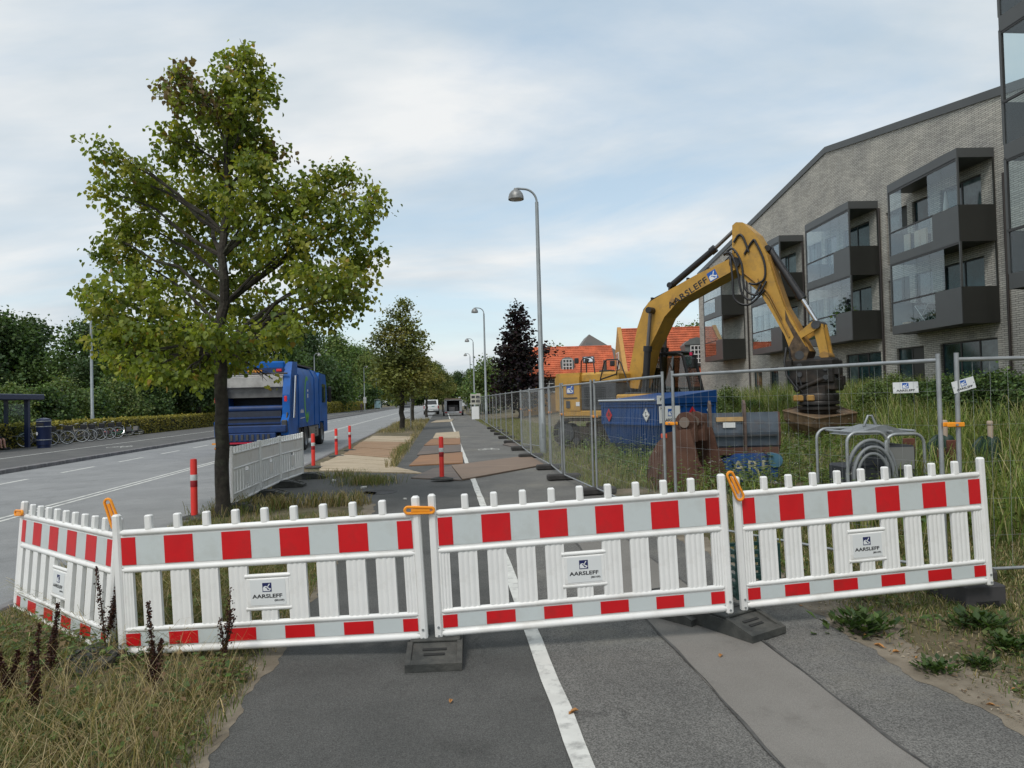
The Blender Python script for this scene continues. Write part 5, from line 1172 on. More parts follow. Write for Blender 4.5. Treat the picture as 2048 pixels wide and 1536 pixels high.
def trailer():
    p = at(906, 800, 80); u, v = UV(p.x, p.y)
    t = thing('cargo_trailer', 'grey open backed cargo trailer with a board roof standing on the path', 'trailer', RW(u, v, .0), ROAD)
    TG = M('trailer_grey', (.24, .255, .265), .5, .2, var=.1)
    MB().box(-1.0, 1.0, 0, 3.4, .42, .52).obj('floor', TG, t)
    for x in (-1.0, .98): MB().box(x, x+.03, .0, 3.4, .52, 1.75).obj('side', TG, t)
    MB().box(-1.0, 1.0, 3.38, 3.42, .52, 1.75).obj('front', DKGREY, t)
    MB().box(-1.05, 1.05, -.05, 3.5, 1.752, 1.84, .02).obj('roof', TG, t)
    MB().prism([(-1.0, 1.845), (1.0, 1.845), (.85, 2.0), (-.9, 2.02)], .1, 3.3, 'y').obj('load', M('brown_load', (.16, .12, .09), .9, var=.3), t)
    for x in (-1.0, .72): MB().box(x, x+.28, -.06, -.02, .50, 1.70, .01).obj('door', M('trailer_door', (.33, .35, .37), .5, .2), t)
    MB().box(-.62, .62, .6, 2.6, .525, 1.25, .04).obj('cargo', DKGREY, t); MB().box(-.5, .2, .3, .9, .525, 1.0, .04).obj('cargo', M('grey_box', (.13, .13, .135), .6), t)
    MB().box(-1.0, 1.0, -.06, .02, .30, .50, .02).obj('bumper', M('trailer_sill', (.42, .43, .44), .5), t)
    for x in (-.82, .82): MB().box(x-.14, x+.14, -.08, -.06, .34, .48).obj('tail_light', M('red_tail', (0, 0, 0)), t)
    for x in (-1.08, 1.08): wheel(t, x, 1.9, .31, .31, .2, 14); wheel(t, x, .6, .31, .31, .2, 14)
    MB().tube([(0, 3.4, .42), (0, 4.6, .42)], .05, 6).obj('drawbar', DKGREY, t)
trailer()
def car(name, label, u, v, mat, rot, van=False, z=.05):
    t = thing(name, label, 'van' if van else 'car', RW(u, v, z), ROAD+rot)
    if van: prof = [(0, .45), (0, 1.9), (.15, 2.05), (3.6, 2.05), (4.3, 1.35), (5.1, 1.1), (5.2, .45)]
    else: prof = [(0, .45), (.05, .95), (.5, 1.02), (1.0, 1.42), (2.3, 1.45), (3.1, 1.0), (4.1, .85), (4.2, .45)]
    b = MB().prism(prof, -.88, .88, 'x').obj('body', mat, t)
    if van: MB().box(-.75, .75, -.012, -.002, 1.3, 1.85).obj('rear_window', GLASSD, t); MB().prism([(3.7, 1.98), (4.28, 1.38), (4.4, 1.38), (3.8, 2.0)], -.8, .8, 'x').obj('windscreen', GLASSD, t)
    else: MB().quad((-.7, .50, 1.06), (.7, .50, 1.06), (.62, .93, 1.40), (-.62, .93, 1.40)).obj('rear_window', GLASSD, t); MB().quad((-.7, 3.09, 1.05), (.7, 3.09, 1.05), (.62, 2.36, 1.44), (-.62, 2.36, 1.44)).obj('windscreen', GLASSD, t)
    for x in (-.78, .78):
        wheel(t, x, .85, .32, .32, .22, 14); wheel(t, x, len(prof) and (4.2 if van else 3.4), .32, .32, .22, 14)
        MB().box(x-.1, x+.1, -.03, .0, .75, .95).obj('tail_light', M('red_tail', (0, 0, 0)), t)
def RWpx(px, v):
    k = (px-1024)/F; p = Vector((k*v, v, 0)); return UV(p.x, p.y)
u, v = RWpx(816, 118); car('car', 'dark car driving far off between the street limes', u, v, M('dark_car', (.02, .022, .025), .2, coat=.5), math.pi, z=.3)
u, v = RWpx(941, 120); car('van', 'white van parked far off beyond the grey trailer', u, v, WCAR, .35, True, .3)
u, v = RWpx(921, 140); car('van', 'smaller looking white van farther off, just left of the other white van', u, v, WCAR, .0, True, .35)
def walker():
    p = at(935, 800, 92); t = thing('person', 'person in grey top and black trousers walking away on the path with a small dog', 'person', (p.x, p.y, .02), ROAD)
    CL = M('grey_top', (.16, .17, .19), .9); TR = M('black_trousers', (.02, .02, .022), .9); SK = M('skin', (.45, .27, .19), .6); HR = M('dark_hair', (.03, .022, .018), .7)
    b = body(t, [((0, 0, .95), .14), ((0, 0, 1.2), .15), ((0, 0, 1.42), .16), ((0, 0, 1.55), .06), ((0, .02, 1.68), .10), ((-.10, 0, .9), .095), ((-.11, .12, .5), .07), ((-.11, .05, .08), .05), ((-.11, .18, .04), .045), ((.10, 0, .9), .095), ((.11, -.08, .5), .07), ((.11, -.22, .1), .05), ((.11, -.10, .04), .045), ((-.2, 0, 1.4), .07), ((-.25, -.05, 1.12), .05), ((-.24, .06, .88), .04), ((.2, 0, 1.4), .07), ((.26, .05, 1.12), .05), ((.26, .12, .88), .04)],
             [(0, 1), (1, 2), (2, 3), (3, 4), (0, 5), (5, 6), (6, 7), (7, 8), (0, 9), (9, 10), (10, 11), (11, 12), (2, 13), (13, 14), (14, 15), (2, 16), (16, 17), (17, 18)], CL)
    MB().ell((0, 0, 1.71), (.105, .12, .12), 12, 8).obj('hair', HR, t, smooth=60)
    d = thing('dog', 'small dark dog walking on the path beside the person', 'dog', (p.x+.55, p.y+.1, .0), ROAD)
    body(d, [((0, 0, .32), .11), ((0, .25, .33), .12), ((0, .42, .42), .07), ((0, .52, .5), .07), ((0, .62, .47), .035), ((0, -.16, .34), .05), ((0, -.27, .46), .02), ((-.07, .25, .16), .03), ((-.07, .25, .02), .028), ((.07, .25, .16), .03), ((.07, .27, .02), .028), ((-.07, -.04, .18), .04), ((-.07, -.07, .02), .028), ((.07, -.04, .18), .04), ((.07, -.02, .02), .028)],
         [(0, 1), (1, 2), (2, 3), (3, 4), (0, 5), (5, 6), (1, 7), (7, 8), (1, 9), (9, 10), (0, 11), (11, 12), (0, 13), (13, 14)], TR)
def body(parent, joints, edges, mat, sub=1, name='body'):
    me = bpy.data.meshes.new(name); me.from_pydata([j[0] for j in joints], edges, []); o = put(name, me, None)
    sm = o.modifiers.new('skin', 'SKIN'); sm.use_smooth_shade = True
    for i, j in enumerate(joints):
        r = j[1]; me.skin_vertices[0].data[i].radius = (r, r)
    me.skin_vertices[0].data[0].use_root = True
    ss = o.modifiers.new('sub', 'SUBSURF'); ss.levels = sub; ss.render_levels = sub
    bpy.context.view_layer.update(); dg = bpy.context.evaluated_depsgraph_get()
    m2 = bpy.data.meshes.new_from_object(o.evaluated_get(dg)); o.modifiers.clear(); o.data = m2; m2.materials.clear(); m2.materials.append(mat)
    m2.polygons.foreach_set('use_smooth', [True]*len(m2.polygons)); o.parent = parent; return o
walker()
def far_signs():
    p = at(951, 838, 62); t = thing('sandwich_board', 'white A shaped board on the path by the far mesh fence', 'sign', (p.x, p.y, .0), ROAD)
    for s in (-1, 1): MB().box(-.32, .32, -.02, .02, 0, 1.15, M=Matrix.Rotation(s*.18, 4, 'X') @ Matrix.Translation((0, s*.21, 0))).obj('panel', SIGNW, t)
    p = at(951, 800, 70); t = thing('notice_board', 'pale information board on two legs in front of the far mesh fence', 'sign', (p.x, p.y, 0), ROAD)
    for x in (-.4, .4): MB().tube([(x, 0, 0), (x, 0, 2.3)], .03, 6).obj('leg', GALV, t)
    b = MB().box(-.5, .5, -.05, -.031, 1.3, 2.4).obj('board', M('pale_board', (.55, .56, .5), .6), t)
    for i in range(2):
        for j in range(2): MB().box(-.4+.45*i, -.05+.45*i, -.056, -.051, 1.5+.42*j, 1.75+.42*j).obj('notice', DKGREY, b)
    MB().box(-.45, .1, -.058, -.052, 2.36, 2.46).obj('header', M('board_green', (.10, .32, .06), .6), b)
    # bus stop beyond the truck
    u, v = RWpx(755, 185); t = thing('glass_bus_shelter', 'glass bus shelter with pale frames far off by the left pavement', 'bus shelter', RW(u, v, .05), ROAD)
    MB().box(-.8, 1.0, -2.2, 2.6, 2.35, 2.5, .03).obj('roof', M('pale_roof', (.35, .37, .38), .5), t)
    for x in (-.7, .85):
        for y in (-2, 0, 2.3): MB().box(x-.04, x+.04, y-.04, y+.04, 0, 2.35).obj('post', M('pale_post', (.45, .5, .52), .5), t)
    for y in (-2, 2.3): MB().box(-.65, .8, y-.01, y+.01, .3, 2.2).obj('pane', M('bluish_glass', (.25, .38, .42), .15, spec=.8), t)
    MB().box(-.68, -.66, -1.9, 2.2, .3, 2.2).obj('pane', M('bluish_glass', (0, 0, 0)), t)
    u, v = RWpx(729, 128); t = thing('bus_stop_sign', 'pale bus stop sign on a pole beside the far hedge', 'sign', RW(u, v, .03), ROAD)
    MB().cyl((0, 0, 0), (0, 0, 2.9), .04, n=8).obj('pole', GALV, t); MB().box(-.28, .28, -.05, .05, 1.65, 2.05, .03).box(-.28, .28, -.05, .05, 2.08, 2.3, .03).box(-.28, .28, -.05, .05, 2.33, 2.75, .03).obj('panel', M('sign_grey', (.42, .43, .42), .6), t)
    u, v = RWpx(722, 126); t = thing('person', 'small distant person in dark clothes walking past the bus stop sign', 'person', RW(u, v, .03), ROAD)
    body(t, [((0, 0, .95), .14), ((0, 0, 1.2), .15), ((0, 0, 1.42), .16), ((0, 0, 1.55), .06), ((0, .02, 1.68), .10), ((-.10, 0, .9), .09), ((-.11, .1, .5), .07), ((-.11, .0, .08), .05), ((.10, 0, .9), .09), ((.11, -.06, .5), .07), ((.11, -.18, .1), .05), ((-.2, 0, 1.4), .07), ((-.25, -.05, 1.12), .05), ((-.24, .06, .88), .04), ((.2, 0, 1.4), .07), ((.26, .05, 1.12), .05), ((.26, .12, .88), .04)],
         [(0, 1), (1, 2), (2, 3), (3, 4), (0, 5), (5, 6), (6, 7), (0, 8), (8, 9), (9, 10), (2, 11), (11, 12), (12, 13), (2, 14), (14, 15), (15, 16)], M('dark_clothes', (.05, .035, .035), .9))
    p = at(818, 844, 44); t = thing('thin_sign_post', 'thin grey sign post on the verge right of the second street lime', 'post', RW(*RWpx(820, 46), 0), ROAD)
    MB().cyl((0, 0, 0), (0, 0, 2.1), .03, n=8).obj('pole', GALV, t); MB().box(-.04, .04, -.02, .02, 1.5, 2.1).obj('plate', GALV_D, t)
far_signs()
# ================================================================== STREET LAMPS
def lamp(label, loc, rotz, h=8.5, group=None, first=[None]):
    if first[0] is None:
        t = thing('street_lamp', label, 'street lamp', loc, rotz, group)
        MB().tube([(0, 0, 0), (0, 0, 1.3), (0, 0, 1.32), (0, 0, 8.02)], [.10, .10, .085, .055], 14).obj('pole', LAMPM, t, smooth=50)
        MB().box(-.05, .05, -.108, -.09, .5, .95, .01).obj('hatch', LAMPM, t)
        p = [(0, 0, 8.02)]
        for i in range(9): a = math.pi/2*i/8; p.append((-.42*(1-math.cos(a)), 0, 8.02+.42*math.sin(a)))
        p.append((-.62, 0, 8.455)); MB().tube(p, .035, 10).obj('arm', LAMPM, t, smooth=60)
        hd = MB().lathe([(.0, .30), (.06, .30), (.08, .25), (.15, .21), (.215, .12), (.245, .02), (.25, -.06), (.24, -.06), (.235, .02), (.2, .1), (0, .14)], 26, (-.66, 0, 8.16)).obj('lamp_head', M('lamp_head_grey', (.26, .265, .26), .45, .4, var=.2, scale=9, dirt=(.10, .10, .085), dscale=7, damt=.7), t, smooth=40)
        MB().lathe([(.225, -.04), (.17, -.08), (0, -.1)], 20, (-.66, 0, 8.16)).obj('lens', M('lamp_lens', (.35, .36, .36), .3), hd, smooth=50)
        first[0] = t
    else: t = dup(first[0], loc, rotz, label, group)
    s = h/8.5; t.scale = (s, s, s); return t
def lamp_px(px, d, label, rot, topy, grp):
    p = at(px, 800, d); top = at(px, topy, d).z
    lamp(label, (p.x, p.y, GZ(p.x, p.y)*.3), ROAD+rot, top, grp)
GR_ = 'street lamps along the path'
lamp_px(1084, 22.3, 'tallest looking street lamp, standing behind the near mesh fence', 0, 374, GR_)
lamp_px(972, 51, 'second street lamp along the path, beside the purple leaved tree', 0, 614, GR_)
lamp_px(949, 76, 'third street lamp along the path, left of and lower than the second', 0, 676, GR_)
lamp_px(942, 101, 'fourth and smallest street lamp along the path', 0, 706, GR_)
GL_ = 'street lamps along the far pavement'
lamp_px(184, 44, 'street lamp on the far pavement behind the parked bicycles, its head among lime leaves', math.pi, 578, GL_)
lamp_px(630, 98, 'distant street lamp above the roof of the blue truck', math.pi, 706, GL_)
lamp_px(729, 140, 'distant street lamp above the bus stop sign', math.pi, 732, GL_)
lamp_px(753, 185, 'most distant far pavement lamp, above the glass bus shelter', math.pi, 745, GL_)
# ================================================================== BUS SHELTER, SEATED PERSON, BIN, BICYCLES
def shelter():
    # open front faces the road; near end at the left edge of the photo
    p = at(55, 890, 33.6); u, v = UV(p.x, p.y)
    t = thing('bus_shelter', 'navy blue bus shelter with flat roof at the left edge of the photo', 'bus shelter', RW(u, v, .03), ROAD)
    z0, z1 = 2.28, 2.55
    MB().box(-1.35, .30, -5.2, .95, z0, z1, .03).obj('roof', NAVY, t)
    for x, y, w_ in ((0, 0, .09), (-.95, .0, .07), (-.15, -2.3, .10), (-1.1, -2.3, .07), (-.05, -4.6, .1), (-1.1, -4.6, .07)):
        MB().box(x-w_, x+w_, y-w_, y+w_, 0, z0).obj('post', NAVY, t)
    MB().box(-1.12, -1.09, -4.5, -.05, .35, 2.1).obj('pane', GLASS, t)
    MB().box(-.88, -.09, -.01, .01, .35, 2.1).obj('pane', GLASS, t)
    MB().box(-1.0, -.55, -3.9, -.6, .42, .48, .02).obj('bench', M('bench_wood', (.10, .085, .07), .7), t)
    for y in (-3.4, -1.1): MB().box(-.85, -.7, y-.05, y+.05, 0, .42).obj('bench_leg', NAVY, t)
    MB().tube([(-.9, -.1, .55), (-.1, -.1, .55)], .03, 6).obj('rail', GALV_D, t)
    # seated person
    q = t.location + Matrix.Rotation(ROAD, 3, 'Z') @ Vector((-.72, -1.55, 0))
    s = thing('person', 'person in dark shorts with bare legs and black shoes sitting in the bus shelter', 'person', q, ROAD-math.pi/2)
    SK = M('skin_legs', (.50, .27, .20), .6); DK = M('dark_clothes2', (.03, .03, .035), .9)
    # faces local +y (towards the road)
    body(s, [((0, 0, .56), .15), ((0, -.04, .8), .16), ((0, -.02, 1.02), .17), ((0, 0, 1.14), .06), ((0, .03, 1.28), .10), ((-.11, .06, .55), .10), ((.11, .06, .55), .10), ((-.2, 0, 1.0), .07), ((-.26, .12, .78), .05), ((-.14, .34, .66), .04), ((.2, 0, 1.0), .07), ((.26, .12, .78), .05), ((.14, .34, .66), .04), ((-.13, .42, .56), .085), ((.13, .42, .56), .085)],
         [(0, 1), (1, 2), (2, 3), (3, 4), (0, 5), (0, 6), (2, 7), (7, 8), (8, 9), (2, 10), (10, 11), (11, 12), (5, 13), (6, 14)], DK)
    for x in (-.13, .13):
        body(s, [((x, .40, .53), .068), ((x, .49, .46), .06), ((x, .50, .28), .058), ((x, .54, .10), .038), ((x, .60, .06), .04)], [(0, 1), (1, 2), (2, 3), (3, 4)], SK, name='leg')
        MB().box(x-.05, x+.05, .50, .78, .0, .10, .035).obj('shoe', BLACK, s, smooth=50)
    MB().ell((0, .03, 1.31), (.095, .115, .13), 12, 8).obj('head', SK, s, smooth=60); MB().ell((0, .01, 1.36), (.105, .118, .105), 12, 8).obj('hair', M('brown_hair', (.04, .026, .016), .8), s, smooth=60)
shelter()
def litter_bin():
    p = on_ground(88, 897); t = thing('litter_bin', 'round navy litter bin with silver bands beside the parked bicycles', 'litter bin', (p.x, p.y, .03), ROAD)
    MB().lathe([(0, 0), (.27, 0), (.27, .12), (.30, .14), (.30, .95), (.31, .97), (.31, 1.0), (.30, 1.01), (.30, 1.22), (.31, 1.24), (.29, 1.34), (.1, 1.40), (0, 1.41)], 28).obj('body', NAVY, t, smooth=40)
    for z in (.36, .98, 1.23): MB().lathe([(.304, z), (.316, z+.01), (.316, z+.03), (.304, z+.04)], 28).obj('band', GALV, t, smooth=50)
    MB().box(-.16, .16, -.318, -.30, 1.05, 1.18, .02).obj('slot', BLACK, t)
    k = Matrix.Rotation(-.5, 4, 'Z')
    mb = MB(); mb.add([k @ Vector((.055*math.cos(a)*1.3, -.322, .68+.085*math.sin(a))) for a in [2*math.pi*i/16 for i in range(16)]], [list(range(16))]); mb.obj('symbol', INKW, t)
litter_bin()
def bicycles():
    first = [None]
    def build(label, loc, rot, frame):
        t = thing('bicycle', label, 'bicycle', loc, rot, 'bicycles parked by the hedge')
        SP = M('spoke', (.45, .46, .47), .3, .8); RIM = M('bike_rim', (.55, .56, .57), .3, .7)
        for y in (-.53, .53):
            w_ = MB().tube([(0, y+.34*math.cos(a), .35+.34*math.sin(a)) for a in [2*math.pi*i/30 for i in range(30)]], .022, 6, closed=True).obj('wheel', TYRE, t, smooth=60)
            mb = MB().tube([(0, y+.315*math.cos(a), .35+.315*math.sin(a)) for a in [2*math.pi*i/30 for i in range(30)]], .022, 5, closed=True); mb.obj('rim', RIM, w_, smooth=60)
            mb = MB()
            for i in range(18): a = 2*math.pi*i/18; mb.tube([(0, y, .35), (0, y+.31*math.cos(a), .35+.31*math.sin(a))], .0025, 3, cap=False)
            mb.obj('spokes', SP, w_)['kind'] = 'stuff'
            MB().tube([(0, y+.375*math.cos(a), .35+.375*math.sin(a)) for a in [math.pi*(.05+.9*i/14) for i in range(15)]], .012, 4).obj('mudguard', M('mudguard_grey', (.3, .31, .32), .4, .4), t)
        tb = [((.0, -.53, .35), (.0, -.15, .30)), ((0, -.15, .30), (0, -.28, .86)), ((0, -.15, .30), (0, .38, .66)), ((0, -.22, .62), (0, .38, .72)), ((0, -.53, .35), (0, -.24, .70)), ((0, .53, .35), (0, .40, .66)), ((0, .40, .64), (0, .34, .98))]
        mb = MB()
        for a, b in tb: mb.tube([a, b], .016, 6)
        mb.obj('frame', frame, t)
        MB().tube([(-.28, .22, 1.0), (-.2, .34, 1.02), (0, .36, 1.0), (.2, .34, 1.02), (.28, .22, 1.0)], .013, 6).obj('handlebar', CHROME, t)
        MB().box(-.07, .07, -.42, -.16, .88, .94, .03).obj('saddle', BLACK, t, smooth=50)
        MB().box(-.16, .16, .45, .75, .72, .95, .02).obj('basket', BLACK, t)
        MB().cyl((-.02, -.15, .30), (.02, -.15, .30), .09, n=14).obj('crank', DKGREY, t)
        MB().box(-.06, .06, -.8, -.42, .70, .72).obj('rack', DKGREY, t)
        return t
    WHB = M('cream_bike_paint', (.50, .47, .40), .4); BKB = M('black_bike_paint', (.03, .03, .035), .35); GRB = M('green_bike_paint', (.02, .28, .16), .4)
    b0 = build('cream bicycle partly hidden by the navy litter bin', RW(-19.75, 36.4, .03), ROAD+R_(-62), WHB)
    b1 = build('black bicycle with pale wheels just right of the litter bin', RW(-19.75, 37.9, .03), ROAD+R_(-70), BKB)
    spots = [(39.4, b1, 'black bicycle nearest the left lamp post on its left, first of three close together', -68), (40.3, b0, 'pale framed bicycle leaning in the middle of the parked row', -72), (41.4, b1, 'dark bicycle right behind the left lamp post', -66), (42.5, b1, 'dark bicycle just right of the left lamp post', -70), (43.5, b1, 'dark bicycle at the right end of the upright row', -64)]
    for v, src, lab, a in spots: dup(src, RW(-19.75, v, .03), ROAD+R_(a), lab)
    def fallen(label, u, v, a):
        t = build(label, RW(u, v, .06), 0, GRB); t.rotation_euler = (R_(10), R_(66), ROAD+R_(a)); t.location.z = .12
        MB().box(-.05, .05, -.75, -.40, .50, .92, .03).obj('wheel_cover', M('pink_cover', (.70, .16, .17), .5), t)
    fallen('green rental bicycle with pink wheel cover fallen over, nearer the lamp post', -19.6, 44.6, -60); fallen('green rental bicycle with pink wheel cover lying flat at the end of the row', -19.6, 46.3, -78)
bicycles()
# ================================================================== ROAD PLATES, TIMBER SHEETS
PLY = M('sandy_plywood', (.52, .435, .31), .85, col2=(.34, .265, .175), scale=1.4, detail=10, dirt=(.17, .13, .085), dscale=1.2, damt=.6, bump=.3, stretch=(.5, 7, 1))
PLYB = M('brown_plywood', (.38, .24, .14), .85, col2=(.23, .145, .08), scale=1.6, detail=10, dirt=(.36, .29, .2), dscale=1.1, damt=.7, bump=.3, stretch=(.5, 7, 1))
PLATE = M('rusty_road_plate', (.185, .135, .10), .8, col2=(.225, .16, .115), scale=1.1, detail=10, dirt=(.26, .20, .15), dscale=.8, damt=.7, bump=.25, stretch=(.7, 3.2, 1))
PLATED = M('dark_road_plate', (.10, .088, .08), .75, col2=(.15, .11, .085), scale=1.3, detail=9, dirt=(.25, .21, .17), dscale=.9, damt=.6, bump=.2, stretch=(.7, 3.2, 1))
PLATEO = M('orange_rust_plate', (.32, .17, .085), .85, col2=(.24, .135, .075), scale=1.5, detail=9, dirt=(.12, .08, .06), dscale=1.2, damt=.6, bump=.25, stretch=(.7, 3.2, 1))
def sheet(name, label, px, mat, z, grp, cat, nb=0, th=.022):
    P = [on_ground(x, y, z) for x, y in px]; c = sum(P, Vector())/len(P); c.z = z
    def P2(s, q): return (P[0].lerp(P[1], s)).lerp(P[3].lerp(P[2], s), q)-c
    if nb:
        t = thing(name, label, cat, c, 0, grp)
        for i in range(nb):
            a, b = i/nb+.004, (i+1)/nb-.004; e0, e1 = random.uniform(-.012, .012), 1+random.uniform(-.012, .012); dz = random.uniform(0, .012)
            q = [P2(e0, a), P2(e1, a), P2(e1, b), P2(e0, b)]
            mb = MB(); mb.add([p+Vector((0, 0, -th)) for p in q]+[p+Vector((0, 0, dz)) for p in q], [(3, 2, 1, 0), (4, 5, 6, 7), (0, 1, 5, 4), (1, 2, 6, 5), (2, 3, 7, 6), (3, 0, 4, 7)])
            mb.obj('plank', mat, t)
        return t
    mb = MB(); n = 6; top = []; 
    q = [p-c for p in P]
    mb.add([p+Vector((0, 0, -th)) for p in q]+[p+Vector((0, 0, random.uniform(0, .012))) for p in q], [(3, 2, 1, 0), (4, 5, 6, 7), (0, 1, 5, 4), (1, 2, 6, 5), (2, 3, 7, 6), (3, 0, 4, 7)])
    return tag(mb.obj(name, mat, None, c), label, cat, grp)
GT, GP = 'timber sheets over the verge', 'steel plates over the path'
sheet('timber_sheet', 'palest sandy timber sheet nearest the camera, behind the red posts', [(640, 941), (842, 946), (790, 933), (642, 925)], PLY, .028, GT, 'timber sheet', 4)
sheet('timber_sheet', 'sandy timber sheet beside the middle red post', [(646, 925), (779, 934), (789, 917), (684, 909)], PLY, .030, GT, 'timber sheet', 5)
sheet('timber_sheet', 'light brown timber sheet beside the farthest red post', [(688, 908), (790, 916), (798, 901), (708, 895)], PLYB, .028, GT, 'timber sheet', 5)
sheet('timber_sheet', 'brown timber sheet in the middle of the row behind the red posts', [(708, 894.5), (799, 900), (813, 884), (724, 883)], PLYB, .030, GT, 'timber sheet', 5)
sheet('timber_sheet', 'narrow tan timber sheet just in front of the slim street lime', [(725, 882.5), (820, 884), (825, 873), (746, 872)], PLY, .030, GT, 'timber sheet', 4)
sheet('timber_sheet', 'farthest tan timber sheet, a thin line before the grey trailer', [(862, 845), (902, 843), (908, 838), (874, 840)], PLY, .028, GT, 'timber sheet', 2)
sheet('road_plate', 'largest rust brown steel plate lying across the path by the mesh fence', [(925, 959), (1089, 929), (1058, 911), (903, 931)], PLATE, .034, GP, 'steel plate')
sheet('road_plate', 'dark brown steel plate left of the largest plate, under the single red post', [(822, 955), (923, 960), (902, 931.5), (866, 937)], PLATED, .030, GP, 'steel plate')
sheet('road_plate', 'orange rust steel plate behind the single red post', [(818, 931), (926, 926), (925, 904), (840, 911)], PLATEO, .030, GP, 'steel plate')
sheet('road_plate', 'dark grey brown steel plate between the two orange rust plates', [(834, 910), (922, 903), (922, 889), (848, 892)], PLATED, .028, GP, 'steel plate')
sheet('road_plate', 'farther orange rust steel plate on the left lane of the path', [(848, 890.5), (921, 888), (920, 876), (863, 878)], PLATEO, .030, GP, 'steel plate')
sheet('road_plate', 'farthest sandy steel plate on the left lane of the path', [(866, 876), (920, 875), (918, 863), (872, 866)], PLY, .026, GP, 'steel plate')
sheet('road_plate', 'dark steel plate sticking out under the foot of the mesh fence', [(1005, 889), (1058, 901), (1070, 893), (1024, 884)], PLATED, .028, GP, 'steel plate')
# ================================================================== RED POSTS
def posts():
    first = None
    for px, py, lab, s in ((389, 1040, 'nearest red delineator post, between the red white barriers and the lime tree', 1), (627, 937, 'red delineator post at the end of the plain white barriers', 1), (673, 914, 'red delineator post between two others beside the sandy timber sheets', .98), (700, 902, 'farthest red delineator post, beside the brown timber sheets', .98), (884, 963, 'red delineator post standing alone on the path before the orange rust plate', 1.0)):
        p = on_ground(px, py); loc = (p.x, p.y, .015 if px != 884 else .04); gr = 'red delineator posts'
        if first is None:
            t = first = thing('delineator_post', lab, 'post', loc, 0, gr)
            MB().lathe([(0, .05), (.048, .05), (.05, .12), (.05, .88), (.046, .93), (.02, .935), (0, .935)], 18).obj('pole', RED_PL, t, smooth=40)
            MB().lathe([(.0515, .60), (.0525, .605), (.0525, .685), (.0515, .69)], 18).obj('band', GREY_REFL, t, smooth=50)
            MB().lathe([(.0515, .50), (.0525, .505), (.0525, .588), (.0515, .593)], 18).obj('band', M('dark_red_band', (.28, .008, .015), .4), t, smooth=50)
            mb = MB(); mb.lathe([(0, 0), (.26, 0), (.25, .03), (.10, .062), (.055, .07), (.05, .05)], 22, M=Matrix.Diagonal((1, .55, 1, 1))); mb.obj('foot', RUBBER, t, smooth=50)
        else:
            t = dup(first, loc, random.uniform(-.6, .6), lab); t.scale = (s,)*3
posts()
# ================================================================== BARRIERS
def barrier_proto(label, A, B, g):
    t = thing('barrier', label, 'barrier', (0, 0, 0), 0, g)
    L_ = 2.1
    for x in (0, L_):
        s = 1 if x == 0 else -1
        MB().box(x if s > 0 else x-.052, x+.052 if s > 0 else x, -.027, .027, .0, 1.0, .012).obj('post', WHITE_PL, t, smooth=35)
    x0, x1 = .053, L_-.053
    for z, r in ((.868, .022), (.607, .020), (.192, .019), (.040, .024)):
        MB().tube([(x0, 0, z), (x0+.02, -.006, z), (x1-.02, -.006, z), (x1, 0, z)], [r*.7, r, r, r*.7], 10).obj('rail', WHITE_PL, t, smooth=60)
    # boards that carry the sheeting
    MB().box(x0, x1, -.012, .014, .625, .862).obj('board', WHITE_PL, t); MB().box(x0, x1, -.012, .014, .062, .180).obj('board', WHITE_PL, t)
    nub = MB().box(-.024, .024, -.022, .022, 0, .105, .008).mesh('knob', WHITE_PL)
    for i in range(9): put('knob', nub, t, (.25+.2*i, 0, .880))
    # sheeting
    u0 = .058; un = (L_-2*u0)/10
    for z0, z1 in ((.642, .838), (.078, .168)):
        MB().box(x0+.004, x1-.004, -.0155, -.0125, z0, z1).obj('reflective_sheet', GREY_REFL, t)
        for i in range(6):
            a = u0+un*(2*i-.5); b = a+un
            a, b = max(a, u0), min(b, L_-u0)
            o = MB().box(a, b, -.018, -.016, z0+.002, z1-.002).obj('red_stripe', RED_REFL, t)
    # ribbed slats
    def slat(w, z0, z1):
        k = 16; F_ = [-.012-.006*abs(math.sin(3.5*math.pi*i/k)) for i in range(k+1)]
        poly = [(-w/2+w*i/k, F_[i]) for i in range(k+1)]+[(w/2, .010), (-w/2, .010)]
        return MB().prism(poly, z0, z1, 'z').mesh('slat', WHITE_PL, 25)
    sm = slat(.13, .200, .595)
    for i in (1, 2, 3, 4, 6, 7, 8, 9): put('slat', sm, t, (.05+.2*i, 0, 0))
    hs = slat(.075, .200, .595); put('slat', hs, t, (.09, 0, 0)); put('slat', hs, t, (2.01, 0, 0))
    put('slat', slat(.11, .200, .285), t, (1.05, 0, 0))
    # name plate
    pl = MB().box(.905, 1.195, -.020, .012, .300, .50, .005).obj('name_plate', WHITE_PL, t)
    for z in (.515, .290): MB().tube([(.895, -.008, z), (1.205, -.008, z)], .015, 8).obj('plate_rail', WHITE_PL, t, smooth=60)
    MB().box(.93, 1.17, -.0225, -.0205, .315, .49).obj('label', SIGNW, pl)
    logo(pl, (1.045, -.0235, .437), .062, LOGO_N); lettering('AARSLEFF', pl, (1.045, -.024, .376), .036, INK, stretch=1.3)
    lettering('(80109)', pl, (1.125, -.024, .345), .018, INK, stretch=1.2)
    for x in (.026, L_-.026):
        for z in (.03, .09): MB().cyl((x, -.026, z), (x, -.033, z), .008, n=10).obj('bolt', GALV, t)
    return t
def span(t, A, B):
    A, B = Vector(A), Vector(B); d = B-A
    t.location = A; t.rotation_euler = (0, -math.asin(d.z/d.length), math.atan2(d.y, d.x)); s = d.length/2.1; t.scale = (s, 1, 1)
GB = 'red and white barriers across the path'
b1 = barrier_proto('red and white barrier with dry grass showing through its left slots', None, None, GB)
A1, B1 = at(241, 1315, 4.95), at(857, 1283, 4.84)
P3A, P3B = at(1482, 1222, 5.25), at(1984, 1170, 5.5)
